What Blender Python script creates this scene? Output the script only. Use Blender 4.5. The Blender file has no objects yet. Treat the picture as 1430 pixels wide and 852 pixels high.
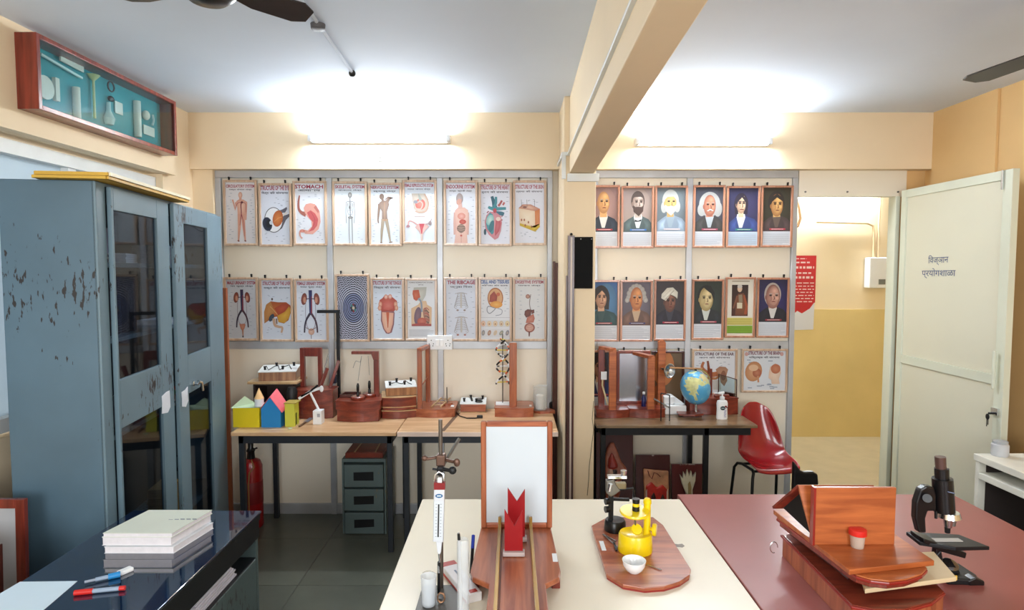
import bpy, bmesh, math, random, re
from mathutils import Vector, Matrix
PI = math.pi
scene = bpy.context.scene
COL = scene.collection

# ------------------------------------------------------------------ camera, world, light, exposure
F_PX, TILT, CAM_H = 850.0, math.atan(49/850.0), 1.65
cam = bpy.data.cameras.new('camera')
cam.sensor_width = 36.0
cam.lens = F_PX/1430*36.0
cam.clip_start = 0.02
camera = bpy.data.objects.new('camera', cam)
COL.objects.link(camera)
camera.location = (0, 0, CAM_H)
camera.rotation_euler = (PI/2 - TILT, 0, 0)
scene.camera = camera

world = bpy.data.worlds.new('daylight')
scene.world = world
world.use_nodes = True
world.node_tree.nodes['Background'].inputs[0].default_value = (0.88, 0.94, 1.0, 1)
world.node_tree.nodes['Background'].inputs[1].default_value = 1.1

def area_light(name, loc, rot, sx, sy, power, color):
    l = bpy.data.lights.new(name, 'AREA')
    l.shape = 'RECTANGLE'; l.size = sx; l.size_y = sy
    l.energy = power; l.color = color
    o = bpy.data.objects.new(name, l)
    o.location = loc; o.rotation_euler = rot
    COL.objects.link(o)
    return o
REAR_Y = -1.6
# daylight entering by the two windows in the wall behind the camera
area_light('window_daylight', (-0.9, REAR_Y+0.03, 1.65), (PI/2, 0, 0), 1.2, 1.2, 38, (0.93, 0.97, 1.0))
area_light('window_daylight', (1.35, REAR_Y+0.03, 1.65), (PI/2, 0, 0), 1.2, 1.2, 38, (0.93, 0.97, 1.0))
TUBE = 180.0          # tube lamp emission
scene.view_settings.view_transform = 'Standard'
scene.view_settings.look = 'None'
scene.view_settings.gamma = 1.0
scene.view_settings.use_curve_mapping = False
scene.view_settings.exposure = 0.62
scene.cycles.use_denoising = True
scene.cycles.max_bounces = 8
scene.cycles.sample_clamp_indirect = 6.0

# ------------------------------------------------------------------ measuring: a photo point to a place in the room
def ray(px, py):
    a = (px-715)/F_PX; b = -(py-426)/F_PX
    c, s = math.cos(TILT), math.sin(TILT)
    return Vector((a, c+b*s, -s+b*c))
def W(px, py, Y):
    r = ray(px, py); t = Y/r.y
    return Vector((r.x*t, Y, CAM_H+r.z*t))
def G(px, py, z):
    r = ray(px, py); t = (z-CAM_H)/r.z
    return Vector((r.x*t, r.y*t, z))
def HX(px, py, x):
    r = ray(px, py); t = x/r.x
    return Vector((x, r.y*t, CAM_H+r.z*t))

# ------------------------------------------------------------------ materials
def lin(c):
    c /= 255.0
    return c/12.92 if c <= 0.04045 else ((c+0.055)/1.055)**2.4
def rgb(c):
    if isinstance(c, str):
        c = c.lstrip('#')
        if len(c) == 3: c = ''.join(k*2 for k in c)
        c = tuple(int(c[i:i+2], 16) for i in (0, 2, 4))
    return (lin(c[0]), lin(c[1]), lin(c[2]), 1.0)
MATS = {}
def base_mat(name):
    m = bpy.data.materials.new(name); m.use_nodes = True
    nt = m.node_tree
    return m, nt, nt.nodes['Principled BSDF']
def mat(name, c, rough=0.5, metal=0.0, var=0.08, scale=6.0, bump=0.0, coat=0.0, trans=0.0, ior=1.45, alpha=1.0, spec=None):
    if name in MATS: return MATS[name]
    m, nt, b = base_mat(name)
    col = rgb(c)
    b.inputs['Roughness'].default_value = rough
    b.inputs['Metallic'].default_value = metal
    b.inputs['Coat Weight'].default_value = coat
    b.inputs['Transmission Weight'].default_value = trans
    b.inputs['IOR'].default_value = ior
    b.inputs['Alpha'].default_value = alpha
    if spec is not None: b.inputs['Specular IOR Level'].default_value = spec
    tc = nt.nodes.new('ShaderNodeTexCoord')
    nz = nt.nodes.new('ShaderNodeTexNoise')
    nz.inputs['Scale'].default_value = scale; nz.inputs['Detail'].default_value = 5
    nt.links.new(tc.outputs['Object'], nz.inputs['Vector'])
    rp = nt.nodes.new('ShaderNodeValToRGB')
    rp.color_ramp.elements[0].position = 0.3; rp.color_ramp.elements[1].position = 0.7
    rp.color_ramp.elements[0].color = tuple(v*(1-var) for v in col[:3])+(1,)
    rp.color_ramp.elements[1].color = tuple(min(1, v*(1+var)) for v in col[:3])+(1,)
    nt.links.new(nz.outputs['Fac'], rp.inputs['Fac'])
    nt.links.new(rp.outputs['Color'], b.inputs['Base Color'])
    if bump:
        bp = nt.nodes.new('ShaderNodeBump'); bp.inputs['Strength'].default_value = bump
        bp.inputs['Distance'].default_value = 0.01
        n2 = nt.nodes.new('ShaderNodeTexNoise'); n2.inputs['Scale'].default_value = scale*6; n2.inputs['Detail'].default_value = 6
        nt.links.new(tc.outputs['Object'], n2.inputs['Vector'])
        nt.links.new(n2.outputs['Fac'], bp.inputs['Height'])
        nt.links.new(bp.outputs['Normal'], b.inputs['Normal'])
    MATS[name] = m
    return m
def wood(name, c1, c2, stretch=(14, 14, 1.2), rough=0.32, coat=0.3, scale=3.0):
    if name in MATS: return MATS[name]
    m, nt, b = base_mat(name)
    tc = nt.nodes.new('ShaderNodeTexCoord'); mp = nt.nodes.new('ShaderNodeMapping')
    mp.inputs['Scale'].default_value = stretch
    nz = nt.nodes.new('ShaderNodeTexNoise'); nz.inputs['Scale'].default_value = scale; nz.inputs['Detail'].default_value = 8
    nz.inputs['Distortion'].default_value = 0.6
    rp = nt.nodes.new('ShaderNodeValToRGB')
    rp.color_ramp.elements[0].position = 0.35; rp.color_ramp.elements[1].position = 0.66
    rp.color_ramp.elements[0].color = rgb(c1); rp.color_ramp.elements[1].color = rgb(c2)
    nt.links.new(tc.outputs['Object'], mp.inputs['Vector']); nt.links.new(mp.outputs['Vector'], nz.inputs['Vector'])
    nt.links.new(nz.outputs['Fac'], rp.inputs['Fac']); nt.links.new(rp.outputs['Color'], b.inputs['Base Color'])
    b.inputs['Roughness'].default_value = rough; b.inputs['Coat Weight'].default_value = coat
    b.inputs['Coat Roughness'].default_value = 0.15
    MATS[name] = m
    return m
def emit(name, c, strength):
    if name in MATS: return MATS[name]
    m, nt, b = base_mat(name)
    b.inputs['Base Color'].default_value = rgb(c)
    b.inputs['Emission Color'].default_value = rgb(c)
    b.inputs['Emission Strength'].default_value = strength
    MATS[name] = m
    return m
def worn_steel(name, c, chip, amount=0.58, rough=0.42):
    """painted sheet steel: mottled paint with elongated chips down to dark metal"""
    m, nt, b = base_mat(name)
    tc = nt.nodes.new('ShaderNodeTexCoord')
    nz = nt.nodes.new('ShaderNodeTexNoise'); nz.inputs['Scale'].default_value = 2.6; nz.inputs['Detail'].default_value = 6
    nt.links.new(tc.outputs['Object'], nz.inputs['Vector'])
    rp = nt.nodes.new('ShaderNodeValToRGB'); col = rgb(c)
    rp.color_ramp.elements[0].position = 0.3; rp.color_ramp.elements[1].position = 0.7
    rp.color_ramp.elements[0].color = tuple(v*0.84 for v in col[:3])+(1,)
    rp.color_ramp.elements[1].color = tuple(v*1.1 for v in col[:3])+(1,)
    nt.links.new(nz.outputs['Fac'], rp.inputs['Fac'])
    mp = nt.nodes.new('ShaderNodeMapping'); mp.inputs['Scale'].default_value = (70, 70, 20)
    nt.links.new(tc.outputs['Object'], mp.inputs['Vector'])
    n2 = nt.nodes.new('ShaderNodeTexNoise'); n2.inputs['Scale'].default_value = 1.0; n2.inputs['Detail'].default_value = 4
    nt.links.new(mp.outputs['Vector'], n2.inputs['Vector'])
    n3 = nt.nodes.new('ShaderNodeTexNoise'); n3.inputs['Scale'].default_value = 2.2
    nt.links.new(tc.outputs['Object'], n3.inputs['Vector'])
    mul = nt.nodes.new('ShaderNodeMath'); mul.operation = 'MULTIPLY'
    nt.links.new(n2.outputs['Fac'], mul.inputs[0]); nt.links.new(n3.outputs['Fac'], mul.inputs[1])
    r2 = nt.nodes.new('ShaderNodeValToRGB')
    r2.color_ramp.elements[0].position = amount*0.60; r2.color_ramp.elements[1].position = amount*0.63
    nt.links.new(mul.outputs[0], r2.inputs['Fac'])
    mx = nt.nodes.new('ShaderNodeMix'); mx.data_type = 'RGBA'
    nt.links.new(r2.outputs['Color'], mx.inputs['Factor'])
    nt.links.new(rp.outputs['Color'], mx.inputs['A']); mx.inputs['B'].default_value = rgb(chip)
    nt.links.new(mx.outputs['Result'], b.inputs['Base Color'])
    b.inputs['Roughness'].default_value = rough
    MATS[name] = m
    return m
def print_mat(name, rough):
    m, nt, b = base_mat(name)
    at = nt.nodes.new('ShaderNodeAttribute'); at.attribute_name = 'Ink'
    nt.links.new(at.outputs['Color'], b.inputs['Base Color'])
    b.inputs['Roughness'].default_value = rough
    MATS[name] = m
    return m
INK = print_mat('printed_ink', 0.5)
INK_GLOSS = print_mat('painted_gloss', 0.25)

cream = mat('cream_wall_paint', (240, 218, 184), 0.7, var=0.04, scale=2, bump=0.08)
ochre = mat('ochre_wall_paint', (226, 188, 132), 0.7, var=0.05, scale=2, bump=0.08)
ceil_m = mat('white_ceiling_paint', (218, 227, 240), 0.8, var=0.03, scale=1.5, bump=0.1)
panel_m = mat('cream_laminate_panel', (240, 230, 212), 0.42, var=0.02, scale=2)
alu = mat('anodised_aluminium', (186, 188, 192), 0.4, 0.35, var=0.08, scale=9)
white_pl = mat('white_plastic', (236, 238, 240), 0.35, var=0.02)
white_paint = mat('white_paint', (226, 228, 226), 0.45, var=0.04)
black_pl = mat('black_plastic', (16, 16, 18), 0.3, var=0.1)
black_iron = mat('black_iron', (26, 27, 30), 0.4, 0.3, var=0.15)
chrome = mat('chrome', (215, 218, 222), 0.18, 1.0, var=0.03)
steel = mat('dull_steel', (130, 128, 124), 0.38, 0.85, var=0.12, scale=12)
brass = mat('brass', (190, 150, 70), 0.3, 0.8)
teak = wood('varnished_teak', (134, 66, 38), (178, 102, 64))
teak_h = wood('varnished_teak_cross_grain', (138, 66, 40), (180, 104, 68), (1.4, 14, 14))
teak_o = wood('orange_varnished_teak', (152, 76, 34), (190, 106, 54), (1.2, 9, 14), 0.4, 0.12)
teak_y = wood('varnished_teak_long_grain', (134, 66, 38), (178, 102, 64), (14, 1.2, 14))
redwood = wood('red_stained_wood', (96, 32, 22), (136, 52, 36))
redwood_h = wood('red_stained_wood_cross_grain', (98, 36, 24), (142, 60, 40), (1.4, 14, 14))
darkwood = wood('dark_brown_wood', (56, 22, 18), (84, 36, 28))
palewood = wood('pale_ply_edge', (176, 140, 98), (206, 172, 128), (4, 4, 14))
chart_wood = wood('chart_frame_wood', (176, 146, 122), (206, 178, 152))
chart_red = wood('chart_frame_reddish_wood', (160, 108, 84), (192, 140, 112))
red_edge = mat('red_varnished_edge', (140, 34, 26), 0.3, coat=0.4)
glass = mat('clear_glass', (245, 250, 250), 0.02, trans=1.0, var=0.0, ior=1.45)
def pane_mat(name, tint, refl=0.6, gl_rough=0.03):
    m, nt, b = base_mat(name); nt.nodes.remove(b)
    tr = nt.nodes.new('ShaderNodeBsdfTransparent'); tr.inputs[0].default_value = rgb(tint)
    gs = nt.nodes.new('ShaderNodeBsdfGlossy'); gs.inputs['Roughness'].default_value = gl_rough
    lw = nt.nodes.new('ShaderNodeLayerWeight'); lw.inputs[0].default_value = 0.5
    pw = nt.nodes.new('ShaderNodeMath'); pw.operation = 'POWER'; pw.inputs[1].default_value = 4.0
    fr = nt.nodes.new('ShaderNodeMath'); fr.operation = 'MULTIPLY_ADD'; fr.inputs[1].default_value = refl; fr.inputs[2].default_value = 0.035
    nt.links.new(lw.outputs['Facing'], pw.inputs[0]); nt.links.new(pw.outputs[0], fr.inputs[0])
    mx = nt.nodes.new('ShaderNodeMixShader')
    nt.links.new(fr.outputs[0], mx.inputs[0]); nt.links.new(tr.outputs[0], mx.inputs[1]); nt.links.new(gs.outputs[0], mx.inputs[2])
    nt.links.new(mx.outputs[0], nt.nodes['Material Output'].inputs[0])
    MATS[name] = m
    return m
dark_glass = pane_mat('dark_window_glass', (205, 212, 220), 0.3)
thin_glass = pane_mat('thin_clear_pane', (238, 246, 246))
red_pl = mat('red_moulded_plastic', (140, 10, 20), 0.22, var=0.05, coat=0.5)
yellow_pl = mat('yellow_enamel', (240, 208, 16), 0.3, var=0.04, coat=0.3)

# ------------------------------------------------------------------ mesh building
class MB:
    def __init__(s): s.v = []; s.f = []
    def add(s, vs, fs, M=None):
        k = len(s.v)
        s.v += [(M @ Vector(p)) if M is not None else Vector(p) for p in vs]
        s.f += [tuple(i+k for i in f) for f in fs]
        return s
    def box(s, x0, x1, y0, y1, z0, z1, M=None):
        v = [(x0,y0,z0),(x1,y0,z0),(x1,y1,z0),(x0,y1,z0),(x0,y0,z1),(x1,y0,z1),(x1,y1,z1),(x0,y1,z1)]
        return s.add(v, [(3,2,1,0),(4,5,6,7),(0,1,5,4),(1,2,6,5),(2,3,7,6),(3,0,4,7)], M)
    def bar(s, p0, p1, w, t, up=(0,0,1)):
        p0 = Vector(p0); p1 = Vector(p1); d = p1-p0; L = d.length; d.normalize()
        u = Vector(up)
        if abs(d.dot(u)) > 0.98: u = Vector((0,1,0))
        x = d.cross(u).normalized(); y = x.cross(d)
        M = Matrix(((x.x,y.x,d.x,p0.x),(x.y,y.y,d.y,p0.y),(x.z,y.z,d.z,p0.z),(0,0,0,1)))
        return s.box(-w/2, w/2, -t/2, t/2, 0, L, M)
    def prism(s, pts, z0, z1, M=None):
        n = len(pts)
        v = [(p[0],p[1],z0) for p in pts]+[(p[0],p[1],z1) for p in pts]
        f = [tuple(range(n-1,-1,-1)), tuple(range(n,2*n))]+[(i,(i+1)%n,n+(i+1)%n,n+i) for i in range(n)]
        return s.add(v, f, M)
    def prismy(s, pts, y0, y1, M=None):
        n = len(pts)
        v = [(p[0],y0,p[1]) for p in pts]+[(p[0],y1,p[1]) for p in pts]
        f = [tuple(range(n)), tuple(range(2*n-1,n-1,-1))]+[(i,n+i,n+(i+1)%n,(i+1)%n) for i in range(n)]
        return s.add(v, f, M)
    def prismx(s, pts, x0, x1, M=None):
        n = len(pts)
        v = [(x0,p[0],p[1]) for p in pts]+[(x1,p[0],p[1]) for p in pts]
        f = [tuple(range(n)), tuple(range(2*n-1,n-1,-1))]+[(i,n+i,n+(i+1)%n,(i+1)%n) for i in range(n)]
        return s.add(v, f, M)
    def cyl(s, p0, p1, r0, r1=None, n=14, caps=True):
        if r1 is None: r1 = r0
        p0 = Vector(p0); p1 = Vector(p1); d = (p1-p0).normalized()
        u = Vector((1,0,0)) if abs(d.x) < 0.9 else Vector((0,1,0))
        a = d.cross(u).normalized(); b = d.cross(a)
        v = []
        for P, r in ((p0,r0),(p1,r1)):
            for i in range(n):
                t = 2*PI*i/n
                v.append(P+(a*math.cos(t)+b*math.sin(t))*r)
        f = [(i,n+i,n+(i+1)%n,(i+1)%n) for i in range(n)]
        if caps: f += [tuple(range(n)), tuple(range(2*n-1,n-1,-1))]
        return s.add(v, f)
    def tube(s, pts, r, n=8, closed=False):
        pts = [Vector(p) for p in pts]; m = len(pts); v = []; prev = None
        for i in range(m):
            if closed: d = pts[(i+1)%m]-pts[i-1]
            else: d = pts[min(i+1,m-1)]-pts[max(i-1,0)]
            d.normalize()
            if prev is None:
                u = Vector((0,0,1)) if abs(d.z) < 0.9 else Vector((1,0,0))
                a = d.cross(u).normalized()
            else:
                a = (prev-d*prev.dot(d)).normalized()
            prev = a; b = d.cross(a)
            rr = r[i] if isinstance(r, (list,tuple)) else r
            for k in range(n):
                t = 2*PI*k/n
                v.append(pts[i]+(a*math.cos(t)+b*math.sin(t))*rr)
        f = []
        for i in range(m if closed else m-1):
            j = (i+1)%m
            for k in range(n):
                f.append((i*n+k, i*n+(k+1)%n, j*n+(k+1)%n, j*n+k))
        if not closed: f += [tuple(range(n-1,-1,-1)), tuple((m-1)*n+k for k in range(n))]
        return s.add(v, f)
    def lathe(s, prof, c=(0,0,0), n=24, M=None):
        v = []; f = []; m = len(prof)
        for r, z in prof:
            for k in range(n):
                t = 2*PI*k/n
                v.append((c[0]+r*math.cos(t), c[1]+r*math.sin(t), c[2]+z))
        for i in range(m-1):
            for k in range(n):
                f.append((i*n+k, i*n+(k+1)%n, (i+1)*n+(k+1)%n, (i+1)*n+k))
        if prof[0][0] > 1e-6: f.append(tuple(range(n-1,-1,-1)))
        if prof[-1][0] > 1e-6: f.append(tuple((m-1)*n+k for k in range(n)))
        return s.add(v, f, M)
    def ball(s, c, rx, ry=None, rz=None, n=20, m=12, M=None):
        ry = rx if ry is None else ry; rz = rx if rz is None else rz
        v = []; f = []
        for i in range(m+1):
            a = PI*i/m
            for k in range(n):
                t = 2*PI*k/n
                v.append((c[0]+rx*math.sin(a)*math.cos(t), c[1]+ry*math.sin(a)*math.sin(t), c[2]-rz*math.cos(a)))
        for i in range(m):
            for k in range(n):
                f.append((i*n+k, i*n+(k+1)%n, (i+1)*n+(k+1)%n, (i+1)*n+k))
        return s.add(v, f, M)
    def build(s, name, m, parent=None, smooth=False, bevel=0.0, seg=2, solid=0.0):
        me = bpy.data.meshes.new(name)
        me.from_pydata([tuple(p) for p in s.v], [], s.f)
        bm = bmesh.new(); bm.from_mesh(me)
        bmesh.ops.remove_doubles(bm, verts=bm.verts, dist=1e-6)
        bmesh.ops.recalc_face_normals(bm, faces=bm.faces)
        bm.to_mesh(me); bm.free()
        me.materials.append(m)
        o = bpy.data.objects.new(name, me); COL.objects.link(o)
        if smooth:
            for p in me.polygons: p.use_smooth = True
            me.set_sharp_from_angle(angle=math.radians(38))
        if parent is not None: o.parent = parent
        if solid:
            md = o.modifiers.new('thickness', 'SOLIDIFY'); md.thickness = solid
        if bevel:
            md = o.modifiers.new('rounded_edges', 'BEVEL'); md.width = bevel; md.segments = seg; md.limit_method = 'ANGLE'
            md.angle_limit = math.radians(40)
        return o
def tag(o, label, cat, group=None):
    o['label'] = label; o['category'] = cat
    if group: o['group'] = group
    return o
def struct(o):
    o['kind'] = 'structure'
    return o
def thing(name, label, cat, loc=(0,0,0), rz=0.0, group=None, rx=0.0):
    o = bpy.data.objects.new(name, None); COL.objects.link(o)
    o.empty_display_size = 0.05
    o.location = loc; o.rotation_euler = (rx, 0, rz)
    return tag(o, label, cat, group)
def arc(cx, cy, r, a0, a1, n=10, ry=None):
    ry = r if ry is None else ry
    return [(cx+r*math.cos(math.radians(a0+(a1-a0)*i/n)), cy+ry*math.sin(math.radians(a0+(a1-a0)*i/n))) for i in range(n+1)]
def boat(w, d, bulge=0.03, cut=0.02):
    """outline of an apparatus base: straight back with cut corners, bowed front"""
    h = w/2
    front = [(-h+w*i/12.0, -bulge*math.sin(PI*i/12.0)) for i in range(13)]
    return front+[(h, d-cut), (h-cut, d), (-h+cut, d), (-h, d-cut)]
def unit(px, Y): return px*Y/F_PX

# ------------------------------------------------------------------ flat print (charts, signs): shapes of ink on a sheet
def text_mesh(s, bold=0.0):
    def re_order(t): return re.sub('((?:[\u0915-\u0939]\u094d)*[\u0915-\u0939])\u093f', '\u093f\\1', t)
    c = bpy.data.curves.new('lettering', 'FONT'); c.body = re_order(s); c.size = 1; c.resolution_u = 2
    c.offset = bold
    o = bpy.data.objects.new('lettering', c)
    m = bpy.data.meshes.new_from_object(o)
    v = [(p.co.x, p.co.y) for p in m.vertices]; f = [tuple(p.vertices) for p in m.polygons]
    bpy.data.objects.remove(o); bpy.data.curves.remove(c); bpy.data.meshes.remove(m)
    return v, f
class Print:
    """collects coloured flat shapes in the pixel frame of rect=(x0,y0,x1,y1), maps them on a sheet w x h standing in the xz plane"""
    def __init__(s, rect, w, h, step=0.00004):
        s.r = rect; s.w = w; s.h = h; s.v = []; s.f = []; s.c = []; s.k = 0; s.step = step
        s.inset = 0
    def P(s, x, y):
        x0, y0, x1, y1 = s.r
        return ((x-x0)/(x1-x0)-0.5)*s.w, (1-(y-y0)/(y1-y0))*s.h
    def put(s, pts, faces, cols):
        s.k += 1
        b = len(s.v); d = -s.k*s.step
        for x, y in pts:
            a, c = s.P(x, y); s.v.append((a, d, c))
        s.c += cols
        s.f += [tuple(i+b for i in f) for f in faces]
    def g(s, pts, col, col2=None):
        """polygon, optionally shaded to col2 at its middle"""
        c1 = rgb(col)
        if col2 is None:
            s.put(pts, [tuple(range(len(pts)))], [c1]*len(pts))
        else:
            n = len(pts); m = (sum(p[0] for p in pts)/n, sum(p[1] for p in pts)/n)
            s.put(list(pts)+[m], [(i,(i+1)%n,n) for i in range(n)], [c1]*n+[rgb(col2)])
        return s
    def rect(s, x0, y0, x1, y1, col, col2=None):
        if col2 is None: return s.g([(x0,y0),(x1,y0),(x1,y1),(x0,y1)], col)
        s.put([(x0,y0),(x1,y0),(x1,y1),(x0,y1)], [(0,1,2,3)], [rgb(col)]*2+[rgb(col2)]*2); return s
    def e(s, cx, cy, rx, ry, col, mid=None, rot=0, n=20, a0=0, a1=360):
        t0 = math.radians(rot); pts = []
        for i in range(n):
            t = math.radians(a0+(a1-a0)*i/float(n if a1-a0 == 360 else n-1))
            x, y = rx*math.cos(t), ry*math.sin(t)
            pts.append((cx+x*math.cos(t0)-y*math.sin(t0), cy+x*math.sin(t0)+y*math.cos(t0)))
        return s.g(pts, col, mid)
    def s_(s, pts, w, col):
        """stroke; w a width or a width per point"""
        L = []; R = []; n = len(pts)
        for i in range(n):
            a = pts[max(i-1,0)]; b = pts[min(i+1,n-1)]
            dx, dy = b[0]-a[0], b[1]-a[1]; q = math.hypot(dx,dy) or 1
            ww = (w[i] if isinstance(w,(list,tuple)) else w)/2.0
            L.append((pts[i][0]-dy/q*ww, pts[i][1]+dx/q*ww)); R.append((pts[i][0]+dy/q*ww, pts[i][1]-dx/q*ww))
        s.put(L+R, [(i,i+1,n+i+1,n+i) for i in range(n-1)], [rgb(col)]*(2*n))
        return s
    def curve(s, pts, w, col, n=6):
        out = []; m = len(pts); ws = []
        for i in range(m-1):
            p0 = pts[max(i-1,0)]; p1 = pts[i]; p2 = pts[i+1]; p3 = pts[min(i+2,m-1)]
            for k in range(n):
                t = k/float(n)
                q = lambda a,b,c,d: 0.5*(2*b+(c-a)*t+(2*a-5*b+4*c-d)*t*t+(3*b-a-3*c+d)*t**3)
                out.append((q(p0[0],p1[0],p2[0],p3[0]), q(p0[1],p1[1],p2[1],p3[1])))
                if isinstance(w,(list,tuple)): ws.append(w[i]+(w[i+1]-w[i])*t)
        out.append(pts[-1])
        if isinstance(w,(list,tuple)): ws.append(w[-1])
        return s.s_(out, ws or w, col)
    def text(s, body, x0, x1, y0, y1, col, bold=0.0):
        v, f = text_mesh(body, bold)
        if not v: return s
        a0 = min(p[0] for p in v); a1 = max(p[0] for p in v); b0 = min(p[1] for p in v); b1 = max(p[1] for p in v)
        pts = [(x0+(p[0]-a0)/(a1-a0)*(x1-x0), y1-(p[1]-b0)/(b1-b0)*(y1-y0)) for p in v]
        s.put(pts, f, [rgb(col)]*len(pts)); return s
    def ticks(s, x0, x1, y0, y1, n, seed, col='#9aa4b4', w=26):
        r = random.Random(seed)
        for i in range(n):
            y = y0+(y1-y0)*(i+r.random()*0.5)/n
            x = r.uniform(x0, x1-w)
            s.s_([(x,y),(x+w*r.uniform(0.6,1),y)], 5, col)
        return s
    def lines(s, x0, x1, y0, y1, n, col, w=3.0, seed=1):
        r = random.Random(seed)
        for i in range(n):
            y = y0+(y1-y0)*(i+0.5)/n
            s.s_([(x0,y),(x1-(r.random()*0.3*(x1-x0) if r.random() < 0.3 else 0),y)], w, col)
        return s
    def build(s, name, parent, y=0.0, m=None):
        me = bpy.data.meshes.new(name)
        me.from_pydata([(a,b+y,c) for a,b,c in s.v], [], s.f)
        at = me.color_attributes.new('Ink', 'FLOAT_COLOR', 'POINT')
        for i, c in enumerate(s.c): at.data[i].color = (c[0]*0.84, c[1]*0.84, c[2]*0.84, 1.0)
        me.materials.append(m or INK)
        o = bpy.data.objects.new(name, me); COL.objects.link(o)
        o.parent = parent
        return o

# ================================================================== THE ROOM
PY = 4.05                                   # face of the partition at the back
CEIL = W(500, 157, 3.97).z
LX, RX = -2.03, 2.72                        # left and right wall faces
LINT_Z = W(500, 236, 3.97).z
tile_m = mat('polished_kota_stone', (92, 94, 83), 0.28, var=0.22, scale=3, bump=0.02)
grout = mat('dark_grout', (58, 58, 52), 0.8)
fl = struct(MB().box(-2.3, 2.9, REAR_Y-0.1, 5.0, -0.06, -0.006).build('floor', grout))
tile_mesh = None
for i in range(9):
    for j in range(7):
        x0 = -2.24+0.56*i; y0 = 0.30+0.56*j
        if tile_mesh is None:
            t = MB().box(0, 0.5575, 0, 0.5575, -0.012, 0).build('floor_tile', tile_m, fl, bevel=0.002, seg=1)
            tile_mesh = t.data
        else:
            t = bpy.data.objects.new('floor_tile', tile_mesh); COL.objects.link(t); t.parent = fl
        t.location = (x0, y0, 0)
rest = MB().box(-2.3, 2.9, REAR_Y, 0.29, -0.012, 0).build('floor_screed', tile_m, fl)
struct(MB().box(-2.3, 2.9, REAR_Y-0.1, 4.2, CEIL, CEIL+0.1).build('ceiling', ceil_m))

# left wall: upper band over a long window, pilaster at the far corner
wl = struct(MB().box(-2.3, LX, REAR_Y, 3.72, 2.22, CEIL).box(-2.3, -2.13, REAR_Y, 3.72, 0, 0.95)
            .box(-2.3, -2.13, REAR_Y, 0.9, 0.95, 2.22).box(-2.3, LX-0.05, 3.66, 4.2, 0, CEIL).build('wall_left', cream))
wn = struct(MB().box(-2.20, -2.12, 0.9, 3.66, 2.14, 2.2).box(-2.20, -2.12, 0.9, 3.66, 0.97, 1.03).build('window_1', white_paint))
frost = mat('frosted_window_pane', (205, 220, 228), 0.5, var=0.03, trans=0.0)
_nt = frost.node_tree; _b = _nt.nodes['Principled BSDF']
_tr = _nt.nodes.new('ShaderNodeBsdfTranslucent'); _tr.inputs[0].default_value = rgb((222, 230, 234))
_mx = _nt.nodes.new('ShaderNodeMixShader'); _mx.inputs[0].default_value = 0.55
_nt.links.new(_b.outputs[0], _mx.inputs[1]); _nt.links.new(_tr.outputs[0], _mx.inputs[2])
_nt.links.new(_mx.outputs[0], _nt.nodes['Material Output'].inputs[0])
for k in range(4):
    y0 = 0.92+k*0.685
    MB().box(-2.175, -2.165, y0+0.03, y0+0.66, 1.03, 2.14).build('window_pane', frost, wn)
    MB().box(-2.19, -2.13, y0-0.02, y0+0.03, 1.03, 2.14).build('window_mullion', white_paint, wn)
MB().box(-2.19, -2.13, 3.61, 3.66, 1.03, 2.14).build('window_mullion', white_paint, wn)

# right wall with a shallow corner pier
struct(MB().box(RX, RX+0.2, REAR_Y, 4.2, 0, CEIL).box(RX-0.014, RX, 3.45, 3.97, 0, CEIL).build('wall_right', ochre))
# wall behind the camera, with two window openings
m = MB(); xs = [-2.3, -1.5, -0.3, 0.75, 1.95, 2.9]
for k in (0, 2, 4): m.box(xs[k], xs[k+1], REAR_Y-0.2, REAR_Y, 0, CEIL)
for k in (1, 3): m.box(xs[k], xs[k+1], REAR_Y-0.2, REAR_Y, 0, 1.05).box(xs[k], xs[k+1], REAR_Y-0.2, REAR_Y, 2.25, CEIL)
struct(m.build('wall_front', cream))

# back wall: lintel above, framed laminate partition below
px_l = [W(p, 360, PY).x for p in (305, 313, 458, 466, 611, 619, 764, 771)]
px_r = [W(p, 360, PY).x for p in (826, 834, 957, 965, 1103, 1110)]
DX0, DX1 = W(1110, 400, PY).x, W(1243, 400, PY).x
z_top, z_rail0, z_rail1 = W(500, 249, PY).z, W(500, 487, PY).z, W(500, 476, PY).z
DOOR_Z = W(1180, 275, PY).z
lint = struct(MB().box(-2.3, 2.9, 3.97, 4.2, LINT_Z, CEIL).build('wall_back', cream))
part_back = mat('partition_backing', (225, 215, 198), 0.6)
pt = struct(MB().box(-2.3, px_r[5], PY+0.012, PY+0.05, 0, LINT_Z).build('wall_partition', part_back))
def panel(x0, x1, z0, z1):
    MB().box(x0-0.004, x1+0.004, PY, PY+0.012, z0-0.004, z1+0.004).build('panel', panel_m, pt)
def rail(x0, x1, z0, z1, proud=0.022):
    MB().box(x0, x1, PY-proud, PY+0.012, z0, z1).build('frame_rail', alu, pt, bevel=0.003)
for xs_, L in ((px_l, 3), (px_r, 2)):
    for k in range(L):
        panel(xs_[2*k+1], xs_[2*k+2], z_rail1, z_top)
        panel(xs_[2*k+1], xs_[2*k+2], 0.07, z_rail0)
    rail(xs_[0], xs_[-1], z_top, LINT_Z)
    for k in range(L):
        rail(xs_[2*k+1], xs_[2*k+2], z_rail0, z_rail1, 0.018)
        rail(xs_[2*k+1], xs_[2*k+2], 0.0, 0.07, 0.018)
    for k in range(L+1):
        rail(xs_[2*k], xs_[2*k+1], 0, z_top, 0.024)
MB().box(-2.3, px_l[0], PY-0.05, PY+0.012, 0, LINT_Z).build('corner_fillet', cream, pt)

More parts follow.
